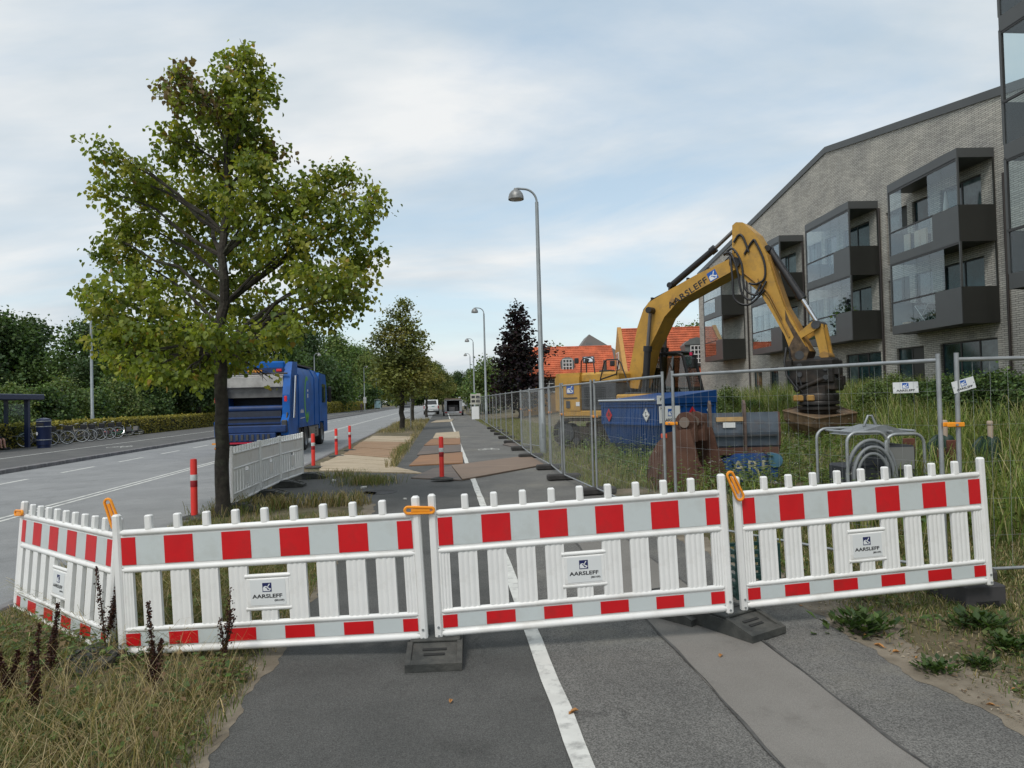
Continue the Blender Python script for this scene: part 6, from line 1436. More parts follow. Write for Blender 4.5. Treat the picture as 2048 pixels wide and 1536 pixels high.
b2 = dup(b1, (0, 0, 0), 0, 'red and white barrier across the white path line'); b3 = dup(b1, (0, 0, 0), 0, 'red and white barrier partly on grass in front of the hose cage'); b0 = dup(b1, (0, 0, 0), 0, 'red and white barrier turned edgeways on the road verge at the left')
span(b1, A1, B1); span(b2, at(871, 1279, 4.86), at(1466, 1226, 5.06)); span(b3, P3A, P3B); span(b0, at(31, 1226, 6.35), at(222, 1318, 5.06)); b0.rotation_euler.x = -.08
gw = 'plain white barriers along the road'
wb = [on_ground(463, 1013, .08), on_ground(520, 985, .09), on_ground(560, 966, .09), on_ground(607, 949, .10)]
SK = ('red_stripe', 'reflective_sheet')
def no_print(o):
    for ch in list(o.children):
        if ch.name.startswith('name_plate'):
            for c in list(ch.children): bpy.data.objects.remove(c)
for i, lab in enumerate(('plain white barrier nearest the lime tree trunk', 'middle one of the three plain white barriers', 'plain white barrier at the far end beside a red post')):
    k = dup(b1, (0, 0, 0), 0, lab, gw, skip=SK); no_print(k); bpy.context.view_layer.update(); a, c = wb[i], wb[i+1]; d = (c-a).normalized()*.03; span(k, a+d, c-d)
def clip_mesh(L_=.20, w=.022):
    mb = MB(); p = []
    for i in range(13): a = math.pi*i/12+math.pi/2; p.append((w*math.cos(a), 0, w*math.sin(a)))
    for i in range(13): a = math.pi*i/12-math.pi/2; p.append((L_-2*w+w*.8*math.cos(a), 0, w*.8*math.sin(a)))
    mb.tube(p, .010, 6, closed=True); mb.box(.02, L_-2*w-.01, -.006, .006, -.009, .009)
    return mb.mesh('clip', ORANGE_PL, 60)
CL = clip_mesh(); CL2 = clip_mesh(.23, .030)
put('clip', CL, b2, (-.135, -.040, .905), (0, R_(4), 0)); put('clip', CL2, b3, (.03, -.045, .86), (0, R_(-112), 0)); put('clip', CL2, b1, (-.01, .045, .92), (0, R_(-106), 0)); put('clip', CL, b0, (-.06, -.04, .89), (0, R_(-4), 0))
def feet():
    def build(label, loc, rot, g):
        t = thing('rubber_ballast', label, 'barrier foot', loc, rot, g)
        pr = [(-.40, 0), (-.40, .035), (-.17, .105), (.17, .105), (.40, .035), (.40, 0)]
        MB().prism(pr, -.185, .185, 'x').obj('block', RUBBER, t)
        for s in (-1, 1):
            for x in (-.185, .150):
                MB().prism([(s*.40, .0352), (s*.17, .1052), (s*.17, .120), (s*.40, .05)], x, x+.035, 'x').obj('rib', RUBBER, t)
            MB().prism([(s*.40, .036), (s*.355, .0495), (s*.355, .062), (s*.40, .05)], -.149, .149, 'x').obj('lip', RUBBER, t)
            MB().prism([(s*.30, .068), (s*.28, .074), (s*.28, .078), (s*.30, .072)], -.07, .07, 'x').prism([(s*.25, .083), (s*.23, .089), (s*.23, .093), (s*.25, .087)], -.08, .08, 'x').obj('slot_mark', M('dark_slot', (.02, .021, .02), .9), t)  # dark raised bars, like the socket pads below, paint the shade in slots
        MB().box(-.17, .17, -.16, .16, .1052, .125, .006).obj('socket_plate', RUBBER, t)
        for x in (-.08, .08): MB().box(x-.035, x+.035, -.05, .05, .1252, .129).obj('socket', MATS['dark_slot'], t)
        return t
    g = 'rubber feet under the barriers'
    f = build('dark rubber foot on the path under the joint left of the white line', (-.575, 4.95, .006), R_(3), g)
    dup(f, (1.56, 5.33, .010), R_(33), 'dark rubber foot set askew on the pale strip of the footpath')
    dup(f, (1.18, 5.70, .008), R_(40), 'dark rubber foot just behind the askew one, half hidden by the barrier')
    dup(f, (-2.87, 5.06, -.05), R_(-20), 'rubber foot sunk in the dry grass under the corner of two barriers')
    for i, q in enumerate(wb):
        o = dup(f, (q.x+.12, q.y, .012), R_(90+5.66), ('rubber foot in the grass by the lime trunk', 'rubber foot under the first joint of the plain white barriers', 'rubber foot under the second joint of the plain white barriers', 'rubber foot at the far end of the plain white barriers')[i])
    t = thing('plastic_ballast', 'dark plastic block with a slot under the right end of the barrier on the grass', 'barrier foot', (3.68, 5.72, .0), R_(6))
    MB().box(-.17, .17, -.17, .3, 0, .18, .012).obj('block', M('charcoal_plastic', (.045, .043, .045), .7, var=.2), t); MB().box(-.09, .10, -.175, -.171, .01, .06).obj('slot', BLACK, t)
    t = thing('lattice_crate', 'dark green lattice crate seen through the slots of the right barrier', 'crate', (2.05, 6.0, .0), R_(8)); CG_ = M('dark_green_plastic', (.012, .05, .045), .5)
    for z in [.03+.07*i for i in range(6)]: MB().box(-.2, .2, -.02, .0, z, z+.03).box(-.2, .2, .3, .32, z, z+.03).box(-.2, -.18, 0, .3, z, z+.03).box(.18, .2, 0, .3, z, z+.03).obj('slat', CG_, t)
    for x in (-.2, .17):
        for y in (-.025, .295): MB().box(x, x+.03, y, y+.03, 0, .46).obj('corner', CG_, t)
    MB().box(-.19, .19, 0, .3, 0, .02).obj('bottom', CG_, t)
feet()
# ================================================================== MESH FENCE
def fence():
    g = 'mesh fence panels of the building site'; MESHES = {}
    FOOT = MB().box(-.36, .36, -.11, .11, 0, .13, .03).mesh('block', M('fence_foot_concrete', (.05, .048, .046), .9, var=.25, bump=.2))
    def panel(A, B, label, sp, wires=.0011, z=0.0, hz=None, tilt=0.0, pr=.020):
        A, B = Vector((*A, z)), Vector((*B, z)); d = B-A; L_ = d.length
        t = thing('mesh_fence_panel', label, 'fence', A, (tilt, 0, math.atan2(d.y, d.x)), g)
        for x in (.02, L_-.02): MB().cyl((x, 0, .06), (x, 0, 2.06), pr, n=12).obj('post', GALV, t, smooth=40)
        MB().tube([(.02, 0, 2.0), (L_-.02, 0, 2.0)], .019, 10).obj('top_rail', GALV, t, smooth=60); MB().tube([(.02, 0, .12), (L_-.02, 0, .12)], .015, 8).obj('bottom_rail', GALV, t, smooth=60)
        mb = MB(); n = int(L_/sp)
        for i in range(1, n):
            x = L_*i/n; b = .004*math.sin(i*2.3); mb.tube([(x, .0, .12), (x+b, random.uniform(-.006, .006), 1.05), (x, 0, 2.0)], wires, 3, cap=False)
        for zz in (hz or (.42, .75, 1.08, 1.41, 1.72)):
            mb.tube([(.02, .002, zz), (L_/3, random.uniform(-.01, .01), zz+random.uniform(-.012, .012)), (2*L_/3, random.uniform(-.01, .01), zz+random.uniform(-.012, .012)), (L_-.02, .002, zz)], wires, 3, cap=False)
        mb.obj('wire_mesh', WIRE, t)['kind'] = 'stuff'; return t
    def foot(x, y, rot, label): t = thing('fence_ballast', label, 'fence foot', (x, y, .005), rot, 'feet of the mesh fence'); put('block', FOOT, t); return t
    def clamp(parent, x, z, s=1):
        MB().box(x-.012, x+.15, -.035, -.022, z-.02, z+.02, .006).box(x-.012, x+.15, .022, .035, z-.02, z+.02, .006).obj('clamp', ORANGE_PL, parent); MB().cyl((x+.07, -.05, z), (x+.07, .05, z), .011, n=8).obj('bolt', GALV, parent)
    p0 = panel((3.95, 6.28), (7.45, 6.55), 'mesh fence panel cut off by the right edge, with a tilted white sign', .16, tilt=R_(1.0)); clamp(p0, -.09, 1.42)
    p1 = panel((2.06, 9.05), (3.86, 6.30), 'wide mesh fence panel in front of the excavator bucket and grey bucket', .12)
    p2 = panel((1.46, 12.5), (1.985, 9.2), 'mesh fence panel in front of the blue container', .06); clamp(p1, -.09, 1.38)
    p3 = panel((1.06, 14.85), (1.42, 12.6), 'mesh fence panel in front of the yellow counterweight and tracks', .06); clamp(p2, -.08, 1.40)
    p4 = panel((.905, 17.1), (1.03, 14.95), 'narrow looking mesh fence panel just right of the tall lamp post', .06); clamp(p3, -.08, 1.4)
    p5 = panel((.51, 20.6), (.89, 17.2), 'mesh fence panel in front of the tall lamp post', .06); clamp(p4, -.08, 1.4)
    p6 = panel((.29, 23.7), (.50, 20.7), 'mesh fence panel just left of the tall lamp post', .07); clamp(p5, -.08, 1.4); clamp(p6, -.08, 1.4)
    ORD = 'first second third fourth fifth sixth seventh eighth ninth tenth eleventh twelfth thirteenth fourteenth fifteenth sixteenth seventeenth eighteenth nineteenth last'.split()
    pts = [(2.62+.012*i, 23.8+3.5*i+.05) for i in range(21)]
    labs = 'mesh fence panel of the long run along the far path, beyond the tall lamp post'
    for i in range(20):
        a, b = RW(2.64+.016*3.5*i, 23.9+3.5*i), RW(2.64+.016*3.5*(i+1), 23.9+3.5*i+3.42)
        panel((b.x, b.y), (a.x, a.y), ORD[i]+' panel of the long far fence run, counted from the tall lamp post', .3 if i < 5 else .7, .001, pr=.016)
        if i < 6: foot(a.x, a.y, ROAD+random.uniform(-.15, .15), 'concrete foot before the '+ORD[i]+' panel of the long far fence run')
    # a spare panel standing crosswise behind, its top bent
    a = at(1041, 800, 25.5); b = at(1078, 800, 24.0); panel((a.x, a.y), (b.x, b.y), 'short mesh fence panel standing crosswise with bent top left of the tall lamp post', .09)
    for x, y, r, lab in ((3.9, 6.3, .0, 'fence foot hidden behind the hose cage barrier'), (1.46, 12.55, .2, 'fence foot behind the red and white barrier, left of the blue container'), (1.05, 14.9, .1, 'dark fence foot on the asphalt edge nearest the camera'), (.90, 17.15, .1, 'dark fence foot at the corner of the largest rusty plate'), (.50, 20.65, .1, 'dark fence foot behind the largest rusty plate'), (.28, 23.75, .1, 'dark fence foot on the grass edge below the tall lamp'), (2.02, 9.12, .4, 'fence foot in the grass in front of the rust brown bucket')):
        foot(x, y, ROAD+r, lab)
    def sign(px, py, d, ang, label, yaw):
        p = at(px, py, d); t = thing('fence_sign', label, 'sign', p, (0, ang, yaw), 'company signs on the mesh fence')
        MB().box(-.105, .105, -.004, .0, -.052, .052).obj('plate', SIGNW, t); logo(t, (0, -.0055, .018), .052); lettering('AARSLEFF', t, (0, -.006, -.028), .026, INK, stretch=1.35)
        for x in (-.095, .095): MB().cyl((x, -.006, 0), (x, -.004, 0), .004, n=8).obj('eyelet', DKGREY, t)
    sign(1811, 775, 6.62, R_(-1), 'small white company sign hung level left of the fence joint', R_(-30)); sign(1927, 770, 6.24, R_(-14), 'small white company sign hung askew right of the fence joint', R_(3))
fence()
# ================================================================== GRASS, WEEDS, FLOWERS, LEAVES
def blades(n, pos, h, wd, lean, cols, colpick, name, label, z=None, jit=.18, seed=1):
    g = np.random.default_rng(seed); P = pos; n = len(P)
    H = h*(.45+.75*g.random(n)) if np.isscalar(h) else h*(.55+.6*g.random(n))
    a = g.random(n)*2*np.pi; f = g.random(n)*2*np.pi; ln = lean*(.3+g.random(n)*1.2)*H
    D = np.stack([np.cos(a), np.sin(a), 0*a], 1); S = np.stack([np.cos(f), np.sin(f), 0*f], 1); w = (wd*(.6+.8*g.random(n)))[:, None]
    up = np.array([0, 0, 1.])
    m1 = P+up*(H*.5)[:, None]+D*(ln*.25)[:, None]; m2 = P+up*(H*.85)[:, None]+D*(ln*.62)[:, None]; tp = P+up*(H*np.clip(1-.25*lean, .5, 1))[:, None]+D*ln[:, None]
    V = np.stack([P-S*w*.5, P+S*w*.5, m1-S*w*.45, m1+S*w*.45, m2-S*w*.3, m2+S*w*.3, tp], 1).reshape(-1, 3); b = np.arange(n)[:, None]*7
    fs = [np.hstack([b, b+1, b+3, b+2]), np.hstack([b+2, b+3, b+5, b+4]), np.hstack([b+4, b+5, b+6])]
    C = np.repeat(palette(cols, colpick, jit, g), 7, 0)
    o = put(name, npmesh(name, V, fs, GRASSM, C)); return stuff(o, label, 'grass')
def scatter(n, u0, u1, v0, v1, seed, clump=0, dens=None, near=0.0):
    g = np.random.default_rng(seed); v = v0+(v1-v0)*g.random(n)**(1+near); u = u0+(u1-u0)*g.random(n)
    if clump:
        k = max(1, n//clump); cu = u0+(u1-u0)*g.random(k); cv = v0+(v1-v0)*g.random(k)**(1+near); i = g.integers(0, k, n); u = np.clip(cu[i]+g.normal(size=n)*.09, u0, u1); v = cv[i]+g.normal(size=n)*.09
    keep = np.ones(n, bool) if dens is None else g.random(n) < dens(u, v)
    u, v = u[keep], v[keep]; z = gz(u, v); return np.stack([u*CA-v*SA, u*SA+v*CA, z], 1), u, v, g
def pn(u, v, s=1.0, k=0):                    # cheap smooth patchiness
    return .5+.25*(np.sin(u*2.1*s+k)+np.sin(v*1.7*s+1.3*k+u*s))*np.cos(u*.9*s-v*.6*s+k)
DRY = [(.40, .315, .165), (.32, .255, .125), (.47, .385, .22), (.26, .205, .10)]; GRN = [(.11, .16, .036), (.085, .13, .03), (.14, .185, .045), (.07, .11, .026)]; OLV = [(.17, .155, .06), (.13, .13, .045), (.21, .185, .08)]
MIXD = DRY+OLV+GRN[:3]
def grass():
    P, u, v, g = scatter(30000, -3.85, -1.28, .8, 9.5, 1, clump=14, near=.3); n = len(P)
    vl = np.where(u < -2.39, 5.28-1.08*(u+2.39), 5.15); dn = vl-v; fc = np.where(dn > 0, .22+.72*np.clip((dn-.35)/1.2, 0, 1), .95)
    blades(n, P, .235*fc*(.55+.6*np.clip((-1.2-u)*1.2, .1, 1)), .0048, 1.15, MIXD, np.where(g.random(n) < pn(u, v, 1.4), g.integers(0, 7, n), g.integers(4, 10, n)), 'verge_grass', 'long dry grass on the near left verge', seed=11)
    P, u, v, g = scatter(24000, -3.85, -1.22, .8, 11.0, 2, near=.2); n = len(P)
    dn = np.where(u < -2.39, 5.28-1.08*(u+2.39), 5.15)-v; blades(n, P, .15*np.where(dn > 0, .35+.65*np.clip((dn-.3)/1.0, 0, 1), 1), .0055, .6, GRN+OLV+DRY[:2], g.integers(0, 9, n), 'verge_undergrass', 'short green grass under the dry stalks of the near verge', seed=12)
    P, u, v, g = scatter(12000, -3.85, -1.3, .9, 8.5, 31, clump=22, near=.3); n = len(P); P[:, 2] = .01+.13*g.random(n)**1.5; a = g.random(n)*6.283
    dirs = np.stack([np.cos(a), np.sin(a), .3*g.normal(size=n)], 1); o = put('ground_leaves', leaf_mesh('ground_leaves', P, dirs, np.stack([g.normal(size=n)*.3, g.normal(size=n)*.3, np.ones(n)], 1), .045*(.5+.9*g.random(n)), palette([(.075, .125, .03), (.10, .16, .04), (.055, .095, .025), (.13, .16, .045), (.20, .14, .07), (.15, .10, .05)], g.integers(0, 99, n), .2, g), mat=GRASSM, wide=.34), None); stuff(o, 'small green leaves and dead litter under the verge grass', 'ground cover')
    P, u, v, g = scatter(9000, 3.2, 7.5, 2.6, 10, 32, clump=25, near=.4); n = len(P); P[:, 2] = gz(u, v)+.008+.07*g.random(n)**1.5; a = g.random(n)*6.283
    dirs = np.stack([np.cos(a), np.sin(a), .3*g.normal(size=n)], 1); o = put('ground_leaves', leaf_mesh('ground_leaves', P, dirs, np.stack([g.normal(size=n)*.3, g.normal(size=n)*.3, np.ones(n)], 1), .045*(.5+.9*g.random(n)), palette([(.075, .125, .03), (.10, .16, .04), (.055, .095, .025), (.13, .16, .045), (.24, .18, .10)], g.integers(0, 99, n), .2, g), mat=GRASSM, wide=.34), None); stuff(o, 'small green leaves among the short grass by the footpath', 'ground cover')
    P, u, v, g = scatter(3400, -3.8, -1.35, 1.5, 4.6, 3); n = len(P)   # pale wiry stalks
    blades(n, P, .40, .0026, .8, DRY, g.integers(0, 4, n), 'dry_stalks', 'pale wiry grass stalks on the near verge', seed=13)
    P, u, v, g = scatter(15000, -3.85, -1.3, 12.2, 68, 4, near=.9, clump=10, dens=lambda u, v: np.where((v > 18.6) & (v < 40), (u > -1.55)*(u < -.95)*.9, np.where((v > 12.6) & (v < 18.6), (u < -3.55)*.8, 1.0))); n = len(P)
    blades(n, P, .26, .010, .6, MIXD, g.integers(0, 8, n), 'far_verge_grass', 'dry grass on the verge under the street limes', seed=14)
    c = on_ground(725, 965); cu, cv = UV(c.x, c.y); g = np.random.default_rng(5); n = 1500
    for q, (px, py, nn) in enumerate(((735, 968, 900), (680, 955, 350), (800, 905, 600), (475, 1030, 350))):
        c = on_ground(px, py); d = g.normal(size=(nn, 2))*np.array([.30 if q != 2 else .12, .28 if q != 2 else 1.6]); rot = np.array([[CA, SA], [-SA, CA]]); d = d @ rot
        P = np.stack([c.x+d[:, 0], c.y+d[:, 1], np.zeros(nn)], 1); blades(nn, P, .22, .008, .55, GRN+OLV+DRY[:2], g.integers(0, 9, nn), 'grass_tuft', ('grass tuft at the corner of the timber sheets', 'thin weeds before the palest timber sheet', 'line of grass between timber sheets and steel plates', 'grass round the lime tree foot')[q], seed=15+q)
    # right verge beside the footpath
    P, u, v, g = scatter(90000, 2.98, 7.0, 2.2, 11, 6, clump=16, near=.5, dens=lambda u, v: np.clip((u-2.95)*.9*(.5+pn(u, v, 1.6, 2)*1.4), .02, 1)*np.where((v < 4.4) & (u < 3.4), .6, 1)); n = len(P)
    blades(n, P, .085*(.6+np.clip((v-4.5)*.28, 0, 1.6)), .006, .7, GRN+OLV+DRY[1:3], g.integers(0, 9, n), 'short_grass', 'patchy short grass and dust beside the footpath', seed=21)
    P, u, v, g = scatter(22000, 2.75, 6.2, 13, 62, 7, near=.7); n = len(P)
    blades(n, P, .13, .011, .6, [(.17, .20, .05), (.20, .22, .06), (.14, .17, .04), (.24, .22, .08)], g.integers(0, 4, n), 'site_lawn', 'mown grass inside the mesh fence', seed=22)
    # tall weeds round the machines and below the flats
    def tall(u, v): return np.clip((u-3.3)/1.6, 0, 1)*np.clip((v-6.6)/2, 0, 1)*(1-.75*((u < 5.6) & (v > 19)))*(.35+.9*pn(u, v, .5, 4))
    P, u, v, g = scatter(62000, 2.9, 19.6, 6.4, 34, 8, clump=9, near=.5, dens=tall); n = len(P)
    hh = .42+.10*sstep(5, 9, u)+.22*pn(u, v, .7, 9)+.65*sstep(18, 24, v)*sstep(7, 12, u)
    hh = hh+.34*((u/v > .66) & (v < 20))*sstep(5.0, 6.5, u)*(.6+.8*pn(u, v, 1.1, 3))
    low = np.where((np.abs(u/v-.56) < .075) & (v > 9) & (v < 18.9), .42, 1); hh = hh*low*np.where((u < 6.2) & (v > 11), .62, 1)
    blades(n, P, hh, .013, .42, [(.16, .225, .048), (.11, .165, .036), (.22, .27, .06), (.08, .12, .028), (.22, .23, .07), (.32, .29, .14)], g.integers(0, 6, n), 'tall_weeds', 'tall green grass and weeds on the building site', seed=23)
    # leafy weed stems
    P, u, v, g = scatter(9000, 3.6, 19.8, 6.6, 32, 9, near=.4, dens=tall); n = len(P); k = 9
    low = np.where((np.abs(u/v-.56) < .075) & (v > 9) & (v < 18.9), .5, 1); H = low*(.40+.35*g.random(n))*(1+.9*sstep(18, 24, v)*sstep(7, 12, u)); idx = np.repeat(np.arange(n), k); tt = np.tile(np.linspace(.25, 1, k), n)
    Q = P[idx]+np.stack([g.normal(size=n*k)*.03, g.normal(size=n*k)*.03, H[idx]*tt], 1); a = g.random(n*k)*6.283
    dirs = np.stack([np.cos(a), np.sin(a), .55-.6*tt], 1); nrm = np.stack([-np.cos(a)*.3, -np.sin(a)*.3, np.ones(n*k)], 1)
    C = palette([(.11, .18, .04), (.12, .175, .042), (.075, .12, .03), (.15, .19, .055)], idx, .2, g)
    o = put('weed_leaves', leaf_mesh('weed_leaves', Q, dirs, nrm, .13*(1.25-.7*tt)*(.7+.6*g.random(n*k)), C, mat=GRASSM, wide=.26)); stuff(o, 'leafy weeds among the tall grass of the site', 'weeds')
    # white umbels
    P, u, v, g = scatter(420, 3.8, 13, 8, 22, 10, dens=lambda u, v: .35+.6*(pn(u, v, .8, 6) > .55)); n = len(P); k = 10; idx = np.repeat(np.arange(n), k)
    H = .45+.3*g.random(n); Q = P[idx]+np.stack([g.normal(size=n*k)*.03, g.normal(size=n*k)*.03, H[idx]+g.normal(size=n*k)*.008], 1)
    dirs = unit(g.normal(size=(n*k, 3))*np.array([1, 1, .15])); C = np.full((n*k, 3), .55)*(1+g.normal(size=(n*k, 1))*.1)
    o = put('white_umbels', leaf_mesh('white_umbels', Q, dirs, np.tile([0, 0, 1.], (n*k, 1)), np.full(n*k, .018), C, mat=GRASSM)); stuff(o, 'small white flower heads in the tall weeds', 'flowers')
grass()
def near_plants():
    # dark seeded docks
    DK = [(.045, .016, .012), (.06, .022, .015), (.035, .013, .010), (.08, .035, .02)]; STM = M('dock_stem', (.06, .028, .018), .9)
    spots = [(205, 1335, 5.0, .52, 'dark red seeded dock at the corner of two barriers'), (300, 1432, 4.2, .48, 'dark red seeded dock in front of the left barrier'), (437, 1330, 4.65, .44, 'thin dark dock against the second red stripe of the left barrier'), (14, 1470, 4.15, .42, 'rust brown dock at the left edge of the photo'), (92, 1400, 4.5, .40, 'short dark dock left of the corner of two barriers'), (60, 1520, 3.9, .45, 'drooping brown dock low at the left edge')]
    for q, (px, py, d, h, lab) in enumerate(spots):
        g = np.random.default_rng(40+q); k = (px-1024)/F; o = Vector((k*d, d, 0)); t = thing('dock_plant', lab, 'plant', o, random.uniform(0, 6), 'seeded docks in the dry grass')
        mb = MB(); tips = []; n_ = 3 if q not in (2,) else 5
        for i in range(n_):
            a = random.uniform(0, 6.28); r = .03+.07*random.random(); e = Vector((r*math.cos(a), r*math.sin(a), h*random.uniform(.7, 1) if i else h*1.25)); b = e*.35 if i else Vector((0, 0, 0)); b.x *= .3; b.y *= .3
            mb.tube([b, b.lerp(e, .5)+Vector((.01, 0, .01)), e], [.005, .004, .0015], 5); tips.append((b, e))
        mb.obj('stem', STM, t)
        P = []; 
        for b, e in tips:
            m_ = 420 if q != 2 else 120; s = g.random(m_)**.8; c = np.array(b)[None]*(1-s[:, None])+np.array(e)[None]*s[:, None]; rad = .017*(1.15-s)[:, None] if q != 2 else .010
            P.append(c+g.normal(size=(m_, 3))*rad*np.array([1, 1, .6]))
        P = np.vstack(P); P = P[P[:, 2] > h*.25]; n = len(P); dirs = unit(g.normal(size=(n, 3))-np.array([0, 0, .4]))
        s = put('seeds', leaf_mesh('seeds', P, dirs, g.normal(size=(n, 3)), .013*(.7+.6*g.random(n)), palette(DK, g.integers(0, 9, n), .25, g), mat=GRASSM), t); s['kind'] = 'stuff'
    YF = M('yellow_petal', (.75, .42, .01), .6); GS = M('flower_stem', (.09, .11, .03), .8)
    first = None
    ring = [(2*math.pi*i/12) for i in range(12)]
    for px, py, d in ((318, 1398, 4.3), (327, 1404, 4.25), (328, 1420, 4.2), (341, 1356, 4.55), (360, 1427, 4.1), (352, 1277, 4.82), (368, 1306, 4.75), (380, 1309, 4.75), (346, 1285, 4.8), (316, 1280, 4.8), (362, 1270, 4.85), (334, 1296, 4.7)):
        p = at(px, py, d); lab = 'small yellow daisy flower in the dry grass before the left barrier'
        if first is None:
            t = first = thing('yellow_flower', lab, 'flower', (p.x, p.y, 0), 0, 'yellow flowers on the near verge')
            mb = MB(); mb.add([(0, 0, .006)]+[(.016*(1 if i % 2 else .8)*math.cos(a), .016*(1 if i % 2 else .8)*math.sin(a), .0) for i, a in enumerate(ring)], [(0, 1+i, 1+(i+1) % 12) for i in range(12)]); mb.obj('petals', YF, t, loc=(0, 0, p.z), rot=(.7, .1, 0))
            MB().tube([(0, .005, 0), (.008, .01, p.z*.5), (0, .004, p.z-.004)], .0016, 4).obj('stem', GS, t)
        else:
            t = dup(first, (p.x, p.y, 0), random.uniform(-.5, .5), lab); t.scale = (1, 1, max(.2, p.z)/max(.05, first.children[0].location.z))
    # low leafy weeds at the footpath edge
    first = None
    for px, py, s, lab in ((1720, 1265, 1.0, 'leafy weed at the footpath edge under the right barrier'), (1965, 1262, .9, 'dark leafy weed in front of the plastic block foot'), (1870, 1345, .55, 'small green tuft at the dusty footpath edge'), (1960, 1335, .5, 'small green tuft on the dusty ground at the right'), (2020, 1300, .7, 'green tuft at the right edge of the photo'), (118, 1478, .8, 'broad leaved green weed in the near dry grass')):
        p = on_ground(px, py); g = np.random.default_rng(int(px)); n = 170; a = g.random(n)*6.283; el = g.random(n)
        dirs = np.stack([np.cos(a), np.sin(a), .25+.9*el], 1); P = np.stack([np.cos(a)*.05, np.sin(a)*.05, .01+.07*el], 1)+g.normal(size=(n, 3))*np.array([.09, .07, .02]); P[:, 2] = np.abs(P[:, 2])
        C = palette([(.045, .085, .02), (.06, .10, .025), (.035, .065, .018)], g.integers(0, 9, n), .2, g)
        t = thing('leafy_weed', lab, 'plant', p, 0, 'low weeds beside the path'); o = put('leaves', leaf_mesh('leaves', P*s, dirs, np.stack([-np.cos(a)*.4, -np.sin(a)*.4, np.ones(n)], 1), .075*s*(.6+.8*g.random(n)), C, mat=GRASSM, wide=.28), t); o['kind'] = 'stuff'
    # fallen leaves
    LM = M('fallen_leaf', (.42, .20, .06), .8, var=.3); me = None
    mb = MB(); mb.add([(0, 0, .0), (.018, -.014, .012), (.04, -.012, .016), (.058, 0, .004), (.04, .012, .018), (.018, .015, .010)], [(0, 1, 2, 3), (0, 3, 4, 5)]); me = mb.mesh('fallen_leaf', LM)
    for px, py, lab in ((1735, 1277, 'orange leaf right of the leafy weed at the footpath edge'), (1747, 1292, 'pale orange leaf below the leafy weed at the footpath edge'), (1770, 1300, 'brown leaf on the footpath edge, third along from the leafy weed'), (1802, 1308, 'small leaf on the dusty edge before the plastic block foot'), (1895, 1340, 'curled leaf beside the small green tuft'), (1992, 1415, 'orange leaf on the dusty corner at the lower right'), (2034, 1382, 'reddish leaf at the right edge of the photo'), (1668, 1243, 'brown leaf between askew rubber foot and leafy weed'), (1680, 1250, 'tan leaf touching the left of the leafy weed'),
        (1148, 1428, 'brown leaf touching the white path line'), (1138, 1430, 'red brown leaf left of the white path line'), (1830, 1320, 'small leaf on the dusty edge below the leafy weed'), (1440, 1318, 'dark leaf on the pale strip below the askew rubber foot'), (900, 1410, 'dark leaf on the dark lane of the path'), (1606, 1215, 'tan leaf under the barrier right of the askew rubber foot')):
        p = on_ground(px, py); p.z = .012; o = put('fallen_leaf', me, None, p, (random.uniform(-.2, .2), random.uniform(-.2, .2), random.uniform(0, 6))); s = random.uniform(.5, 1.1); o.scale = (s, s, s)
        tag(o, lab, 'leaf', 'fallen leaves on the path')
    # wood chips and grit on the dusty edge
    P, u, v, g = scatter(5000, 2.9, 4.3, 2.3, 7.5, 77, near=.3, dens=lambda u, v: np.clip(1.2-(u-2.9)*.8, .1, 1)); n = len(P); P[:, 2] = .010+.012*g.random(n)
    dirs = unit(g.normal(size=(n, 3))*np.array([1, 1, .12])); o = put('wood_chips', leaf_mesh('wood_chips', P, dirs, np.tile([0, 0, 1.], (n, 1))+g.normal(size=(n, 3))*.2, .026*(.4+g.random(n)), palette([(.30, .24, .17), (.22, .17, .11), (.38, .33, .26), (.15, .11, .08), (.25, .17, .10)], g.integers(0, 99, n), .2, g), mat=M('wood_chip', (.25, .2, .14), .9) and GRASSM, wide=.2)); stuff(o, 'wood chips and grit on the dusty footpath edge', 'wood chips')
    PB = M('pale_rubble', (.55, .54, .50), .9)
    for px, py, s, lab in ((668, 963, 1, 'white scrap of rubble at the corner of the timber sheets'), (728, 977, 1.1, 'white flat scrap on the asphalt before the timber sheets'), (958, 995, .7, 'pale scrap on the asphalt behind the middle barrier'), (810, 999, .6, 'thin pale scrap above the barrier joint'), (655, 998, .5, 'small pale scrap on the asphalt near the plain barriers')):
        p = on_ground(px, py); mb = MB(); mb.prism([(-.09, -.03), (.02, -.05), (.10, -.01), (.06, .04), (-.05, .05)], 0, .03, 'z'); o = mb.obj('rubble', PB, None, (p.x, p.y, .006), rot=random.uniform(0, 3)); o.scale = (s, s, s); tag(o, lab, 'rubble')
    # shrubs in front of the flats
    k = 0
    for px, d, s, kd, lab in ((1455, 26, .5, 'shrub_pale', 'sapling bush in front of the far balconies'), (1430, 24, .42, 'shrub_pale', 'low bush just right of the excavator cab'), (1500, 25, .38, 'shrub_dark', 'low bush below the far small windows'), (1570, 24, .36, 'shrub_pale', 'low bush behind the grading bucket, on its left'), (1745, 22, .42, 'shrub_pale', 'dark bush right of the black coupler'), (1790, 23, .46, 'shrub_pale', 'bush under the ground floor window by the level sign'), (1850, 20, .46, 'shrub_dark', 'dark bush behind the fence joint'), (1925, 18, .50, 'shrub_dark', 'dark bush behind the askew sign'), (1990, 17, .52, 'shrub_dark', 'dark bush below the brick wall near the right edge'), (2050, 16, .5, 'shrub_dark', 'dark bush cut by the right edge of the photo')):
        q = (px-1024)/F; plant('site_bush', kd, lab, 'bush', q*d, d, GZ(q*d, d)-.05, s*.82, k*1.9, 'bushes below the flats'); k += 1
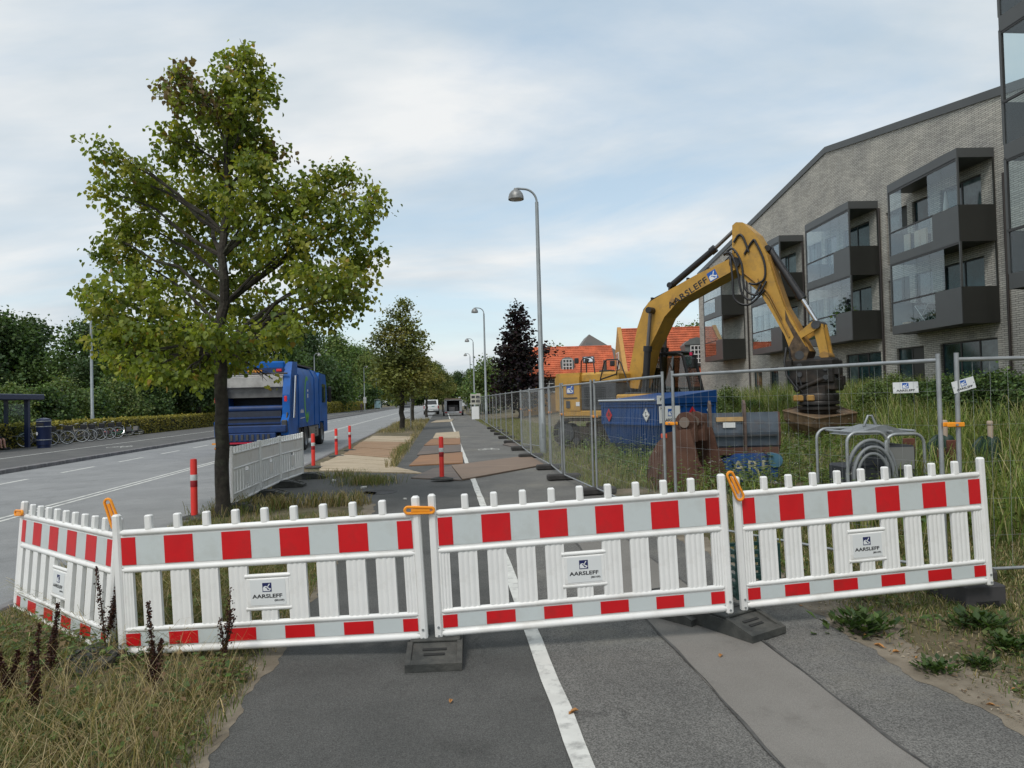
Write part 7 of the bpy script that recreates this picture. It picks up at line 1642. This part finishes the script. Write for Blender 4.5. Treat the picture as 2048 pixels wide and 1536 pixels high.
    # things on the balconies
    for u_, v_, z_ in ((19.7, 25.6, 8.0),):
        t = thing('folded_parasol', 'folded white parasol on the upper balcony nearest the right edge', 'parasol', RW(19.9, 25.6, 7.29), ROAD)
        MB().cyl((0, 0, 0), (0, 0, 2.2), .02, n=8).obj('pole', GALV, t); MB().lathe([(.16, .75), (.17, .8), (.11, 1.5), (.03, 2.15), (0, 2.2)], 12).obj('canopy', M('parasol_cloth', (.68, .66, .62), .9), t, smooth=30)
    t = thing('shelf', 'pale wooden shelf leaning inside the upper balcony glass', 'shelf', RW(19.75, 27.4, 7.29), ROAD)
    for y in (-.7, -.3, .35): MB().box(-.04, .04, y-.16, y+.16, 0, 1.0).obj('board', M('pale_board2', (.42, .38, .32), .8), t)
    t = thing('drying_rack', 'white folding drying rack on the lower balcony nearest the right edge', 'drying rack', RW(19.8, 27.2, 4.26), ROAD)
    for a, b in (((0, -.5, 0), (0, .3, .95)), ((0, .3, 0), (0, -.5, .95)), ((.5, -.5, 0), (.5, .3, .95)), ((.5, .3, 0), (.5, -.5, .95)), ((0, -.5, .95), (.5, -.5, .95)), ((0, .3, .95), (.5, .3, .95))): MB().tube([a, b], .014, 6).obj('tube', WHITEW, t)
    MB().box(.05, .45, -.45, .2, .78, .93).obj('laundry', M('laundry', (.16, .17, .19), .9, var=.4), t)
    t = thing('wicker_chair', 'brown wicker chair on the lower balcony nearest the right edge', 'chair', RW(19.8, 26.2, 4.26), ROAD)
    WK = M('wicker', (.20, .13, .08), .8, var=.3, bump=.5, bscale=60); MB().box(-.22, .22, -.25, .25, .4, .46, .02).obj('seat', WK, t); MB().box(.18, .24, -.27, .27, .46, .95, .03).obj('backrest', WK, t)
    for x in (-.2, .2):
        for y in (-.22, .22): MB().tube([(x, y, 0), (x, y, .4)], .014, 6).obj('leg', GALV, t)
    dup(t, RW(19.85, 40.6, 4.26), ROAD, 'brown wicker chair on the lower balcony behind the excavator stick')
    t = thing('potted_plant', 'bushy green potted plant on the lower balcony right of the excavator stick', 'plant', RW(19.7, 32.4, 4.26), ROAD)
    MB().lathe([(0, 0), (.16, 0), (.2, .35), (0, .34)], 14).obj('pot', M('white_pot', (.5, .5, .48), .6), t, smooth=40)
    g = np.random.default_rng(90); n = 500; P = g.normal(size=(n, 3))*np.array([.22, .3, .3])+np.array([0, 0, 1.05]); o = put('leaves', leaf_mesh('leaves', P, unit(g.normal(size=(n, 3))), g.normal(size=(n, 3)), .12*(.5+g.random(n)), palette(MIDG, g.integers(0, 9, n), .2, g), mat=LEAF_FAR), t); o['kind'] = 'stuff'
    t = thing('white_chair', 'white chair inside the lower balcony right of the excavator stick', 'chair', RW(19.7, 33.4, 4.26), ROAD)
    MB().box(-.2, .2, -.22, .22, .42, .46).obj('seat', WHITEW, t); MB().box(.17, .21, -.22, .22, .46, .9).obj('backrest', WHITEW, t)
    for x in (-.18, .18):
        for y in (-.2, .2): MB().tube([(x, y, 0), (x, y, .42)], .014, 6).obj('leg', WHITEW, t)
    t = thing('plant_pot', 'tan plant pot on the lower balcony nearest the right edge', 'pot', RW(19.75, 27.9, 4.26), ROAD); MB().lathe([(0, 0), (.15, 0), (.21, .3), (.17, .32), (.15, .28), (0, .28)], 16).obj('pot', M('tan_pot', (.45, .26, .12), .8), t, smooth=40)
near_plants()
print('OBJECTS', len(bpy.data.objects), 'TRIS', sum(len(m.loop_triangles) or len(m.polygons) for m in bpy.data.meshes))
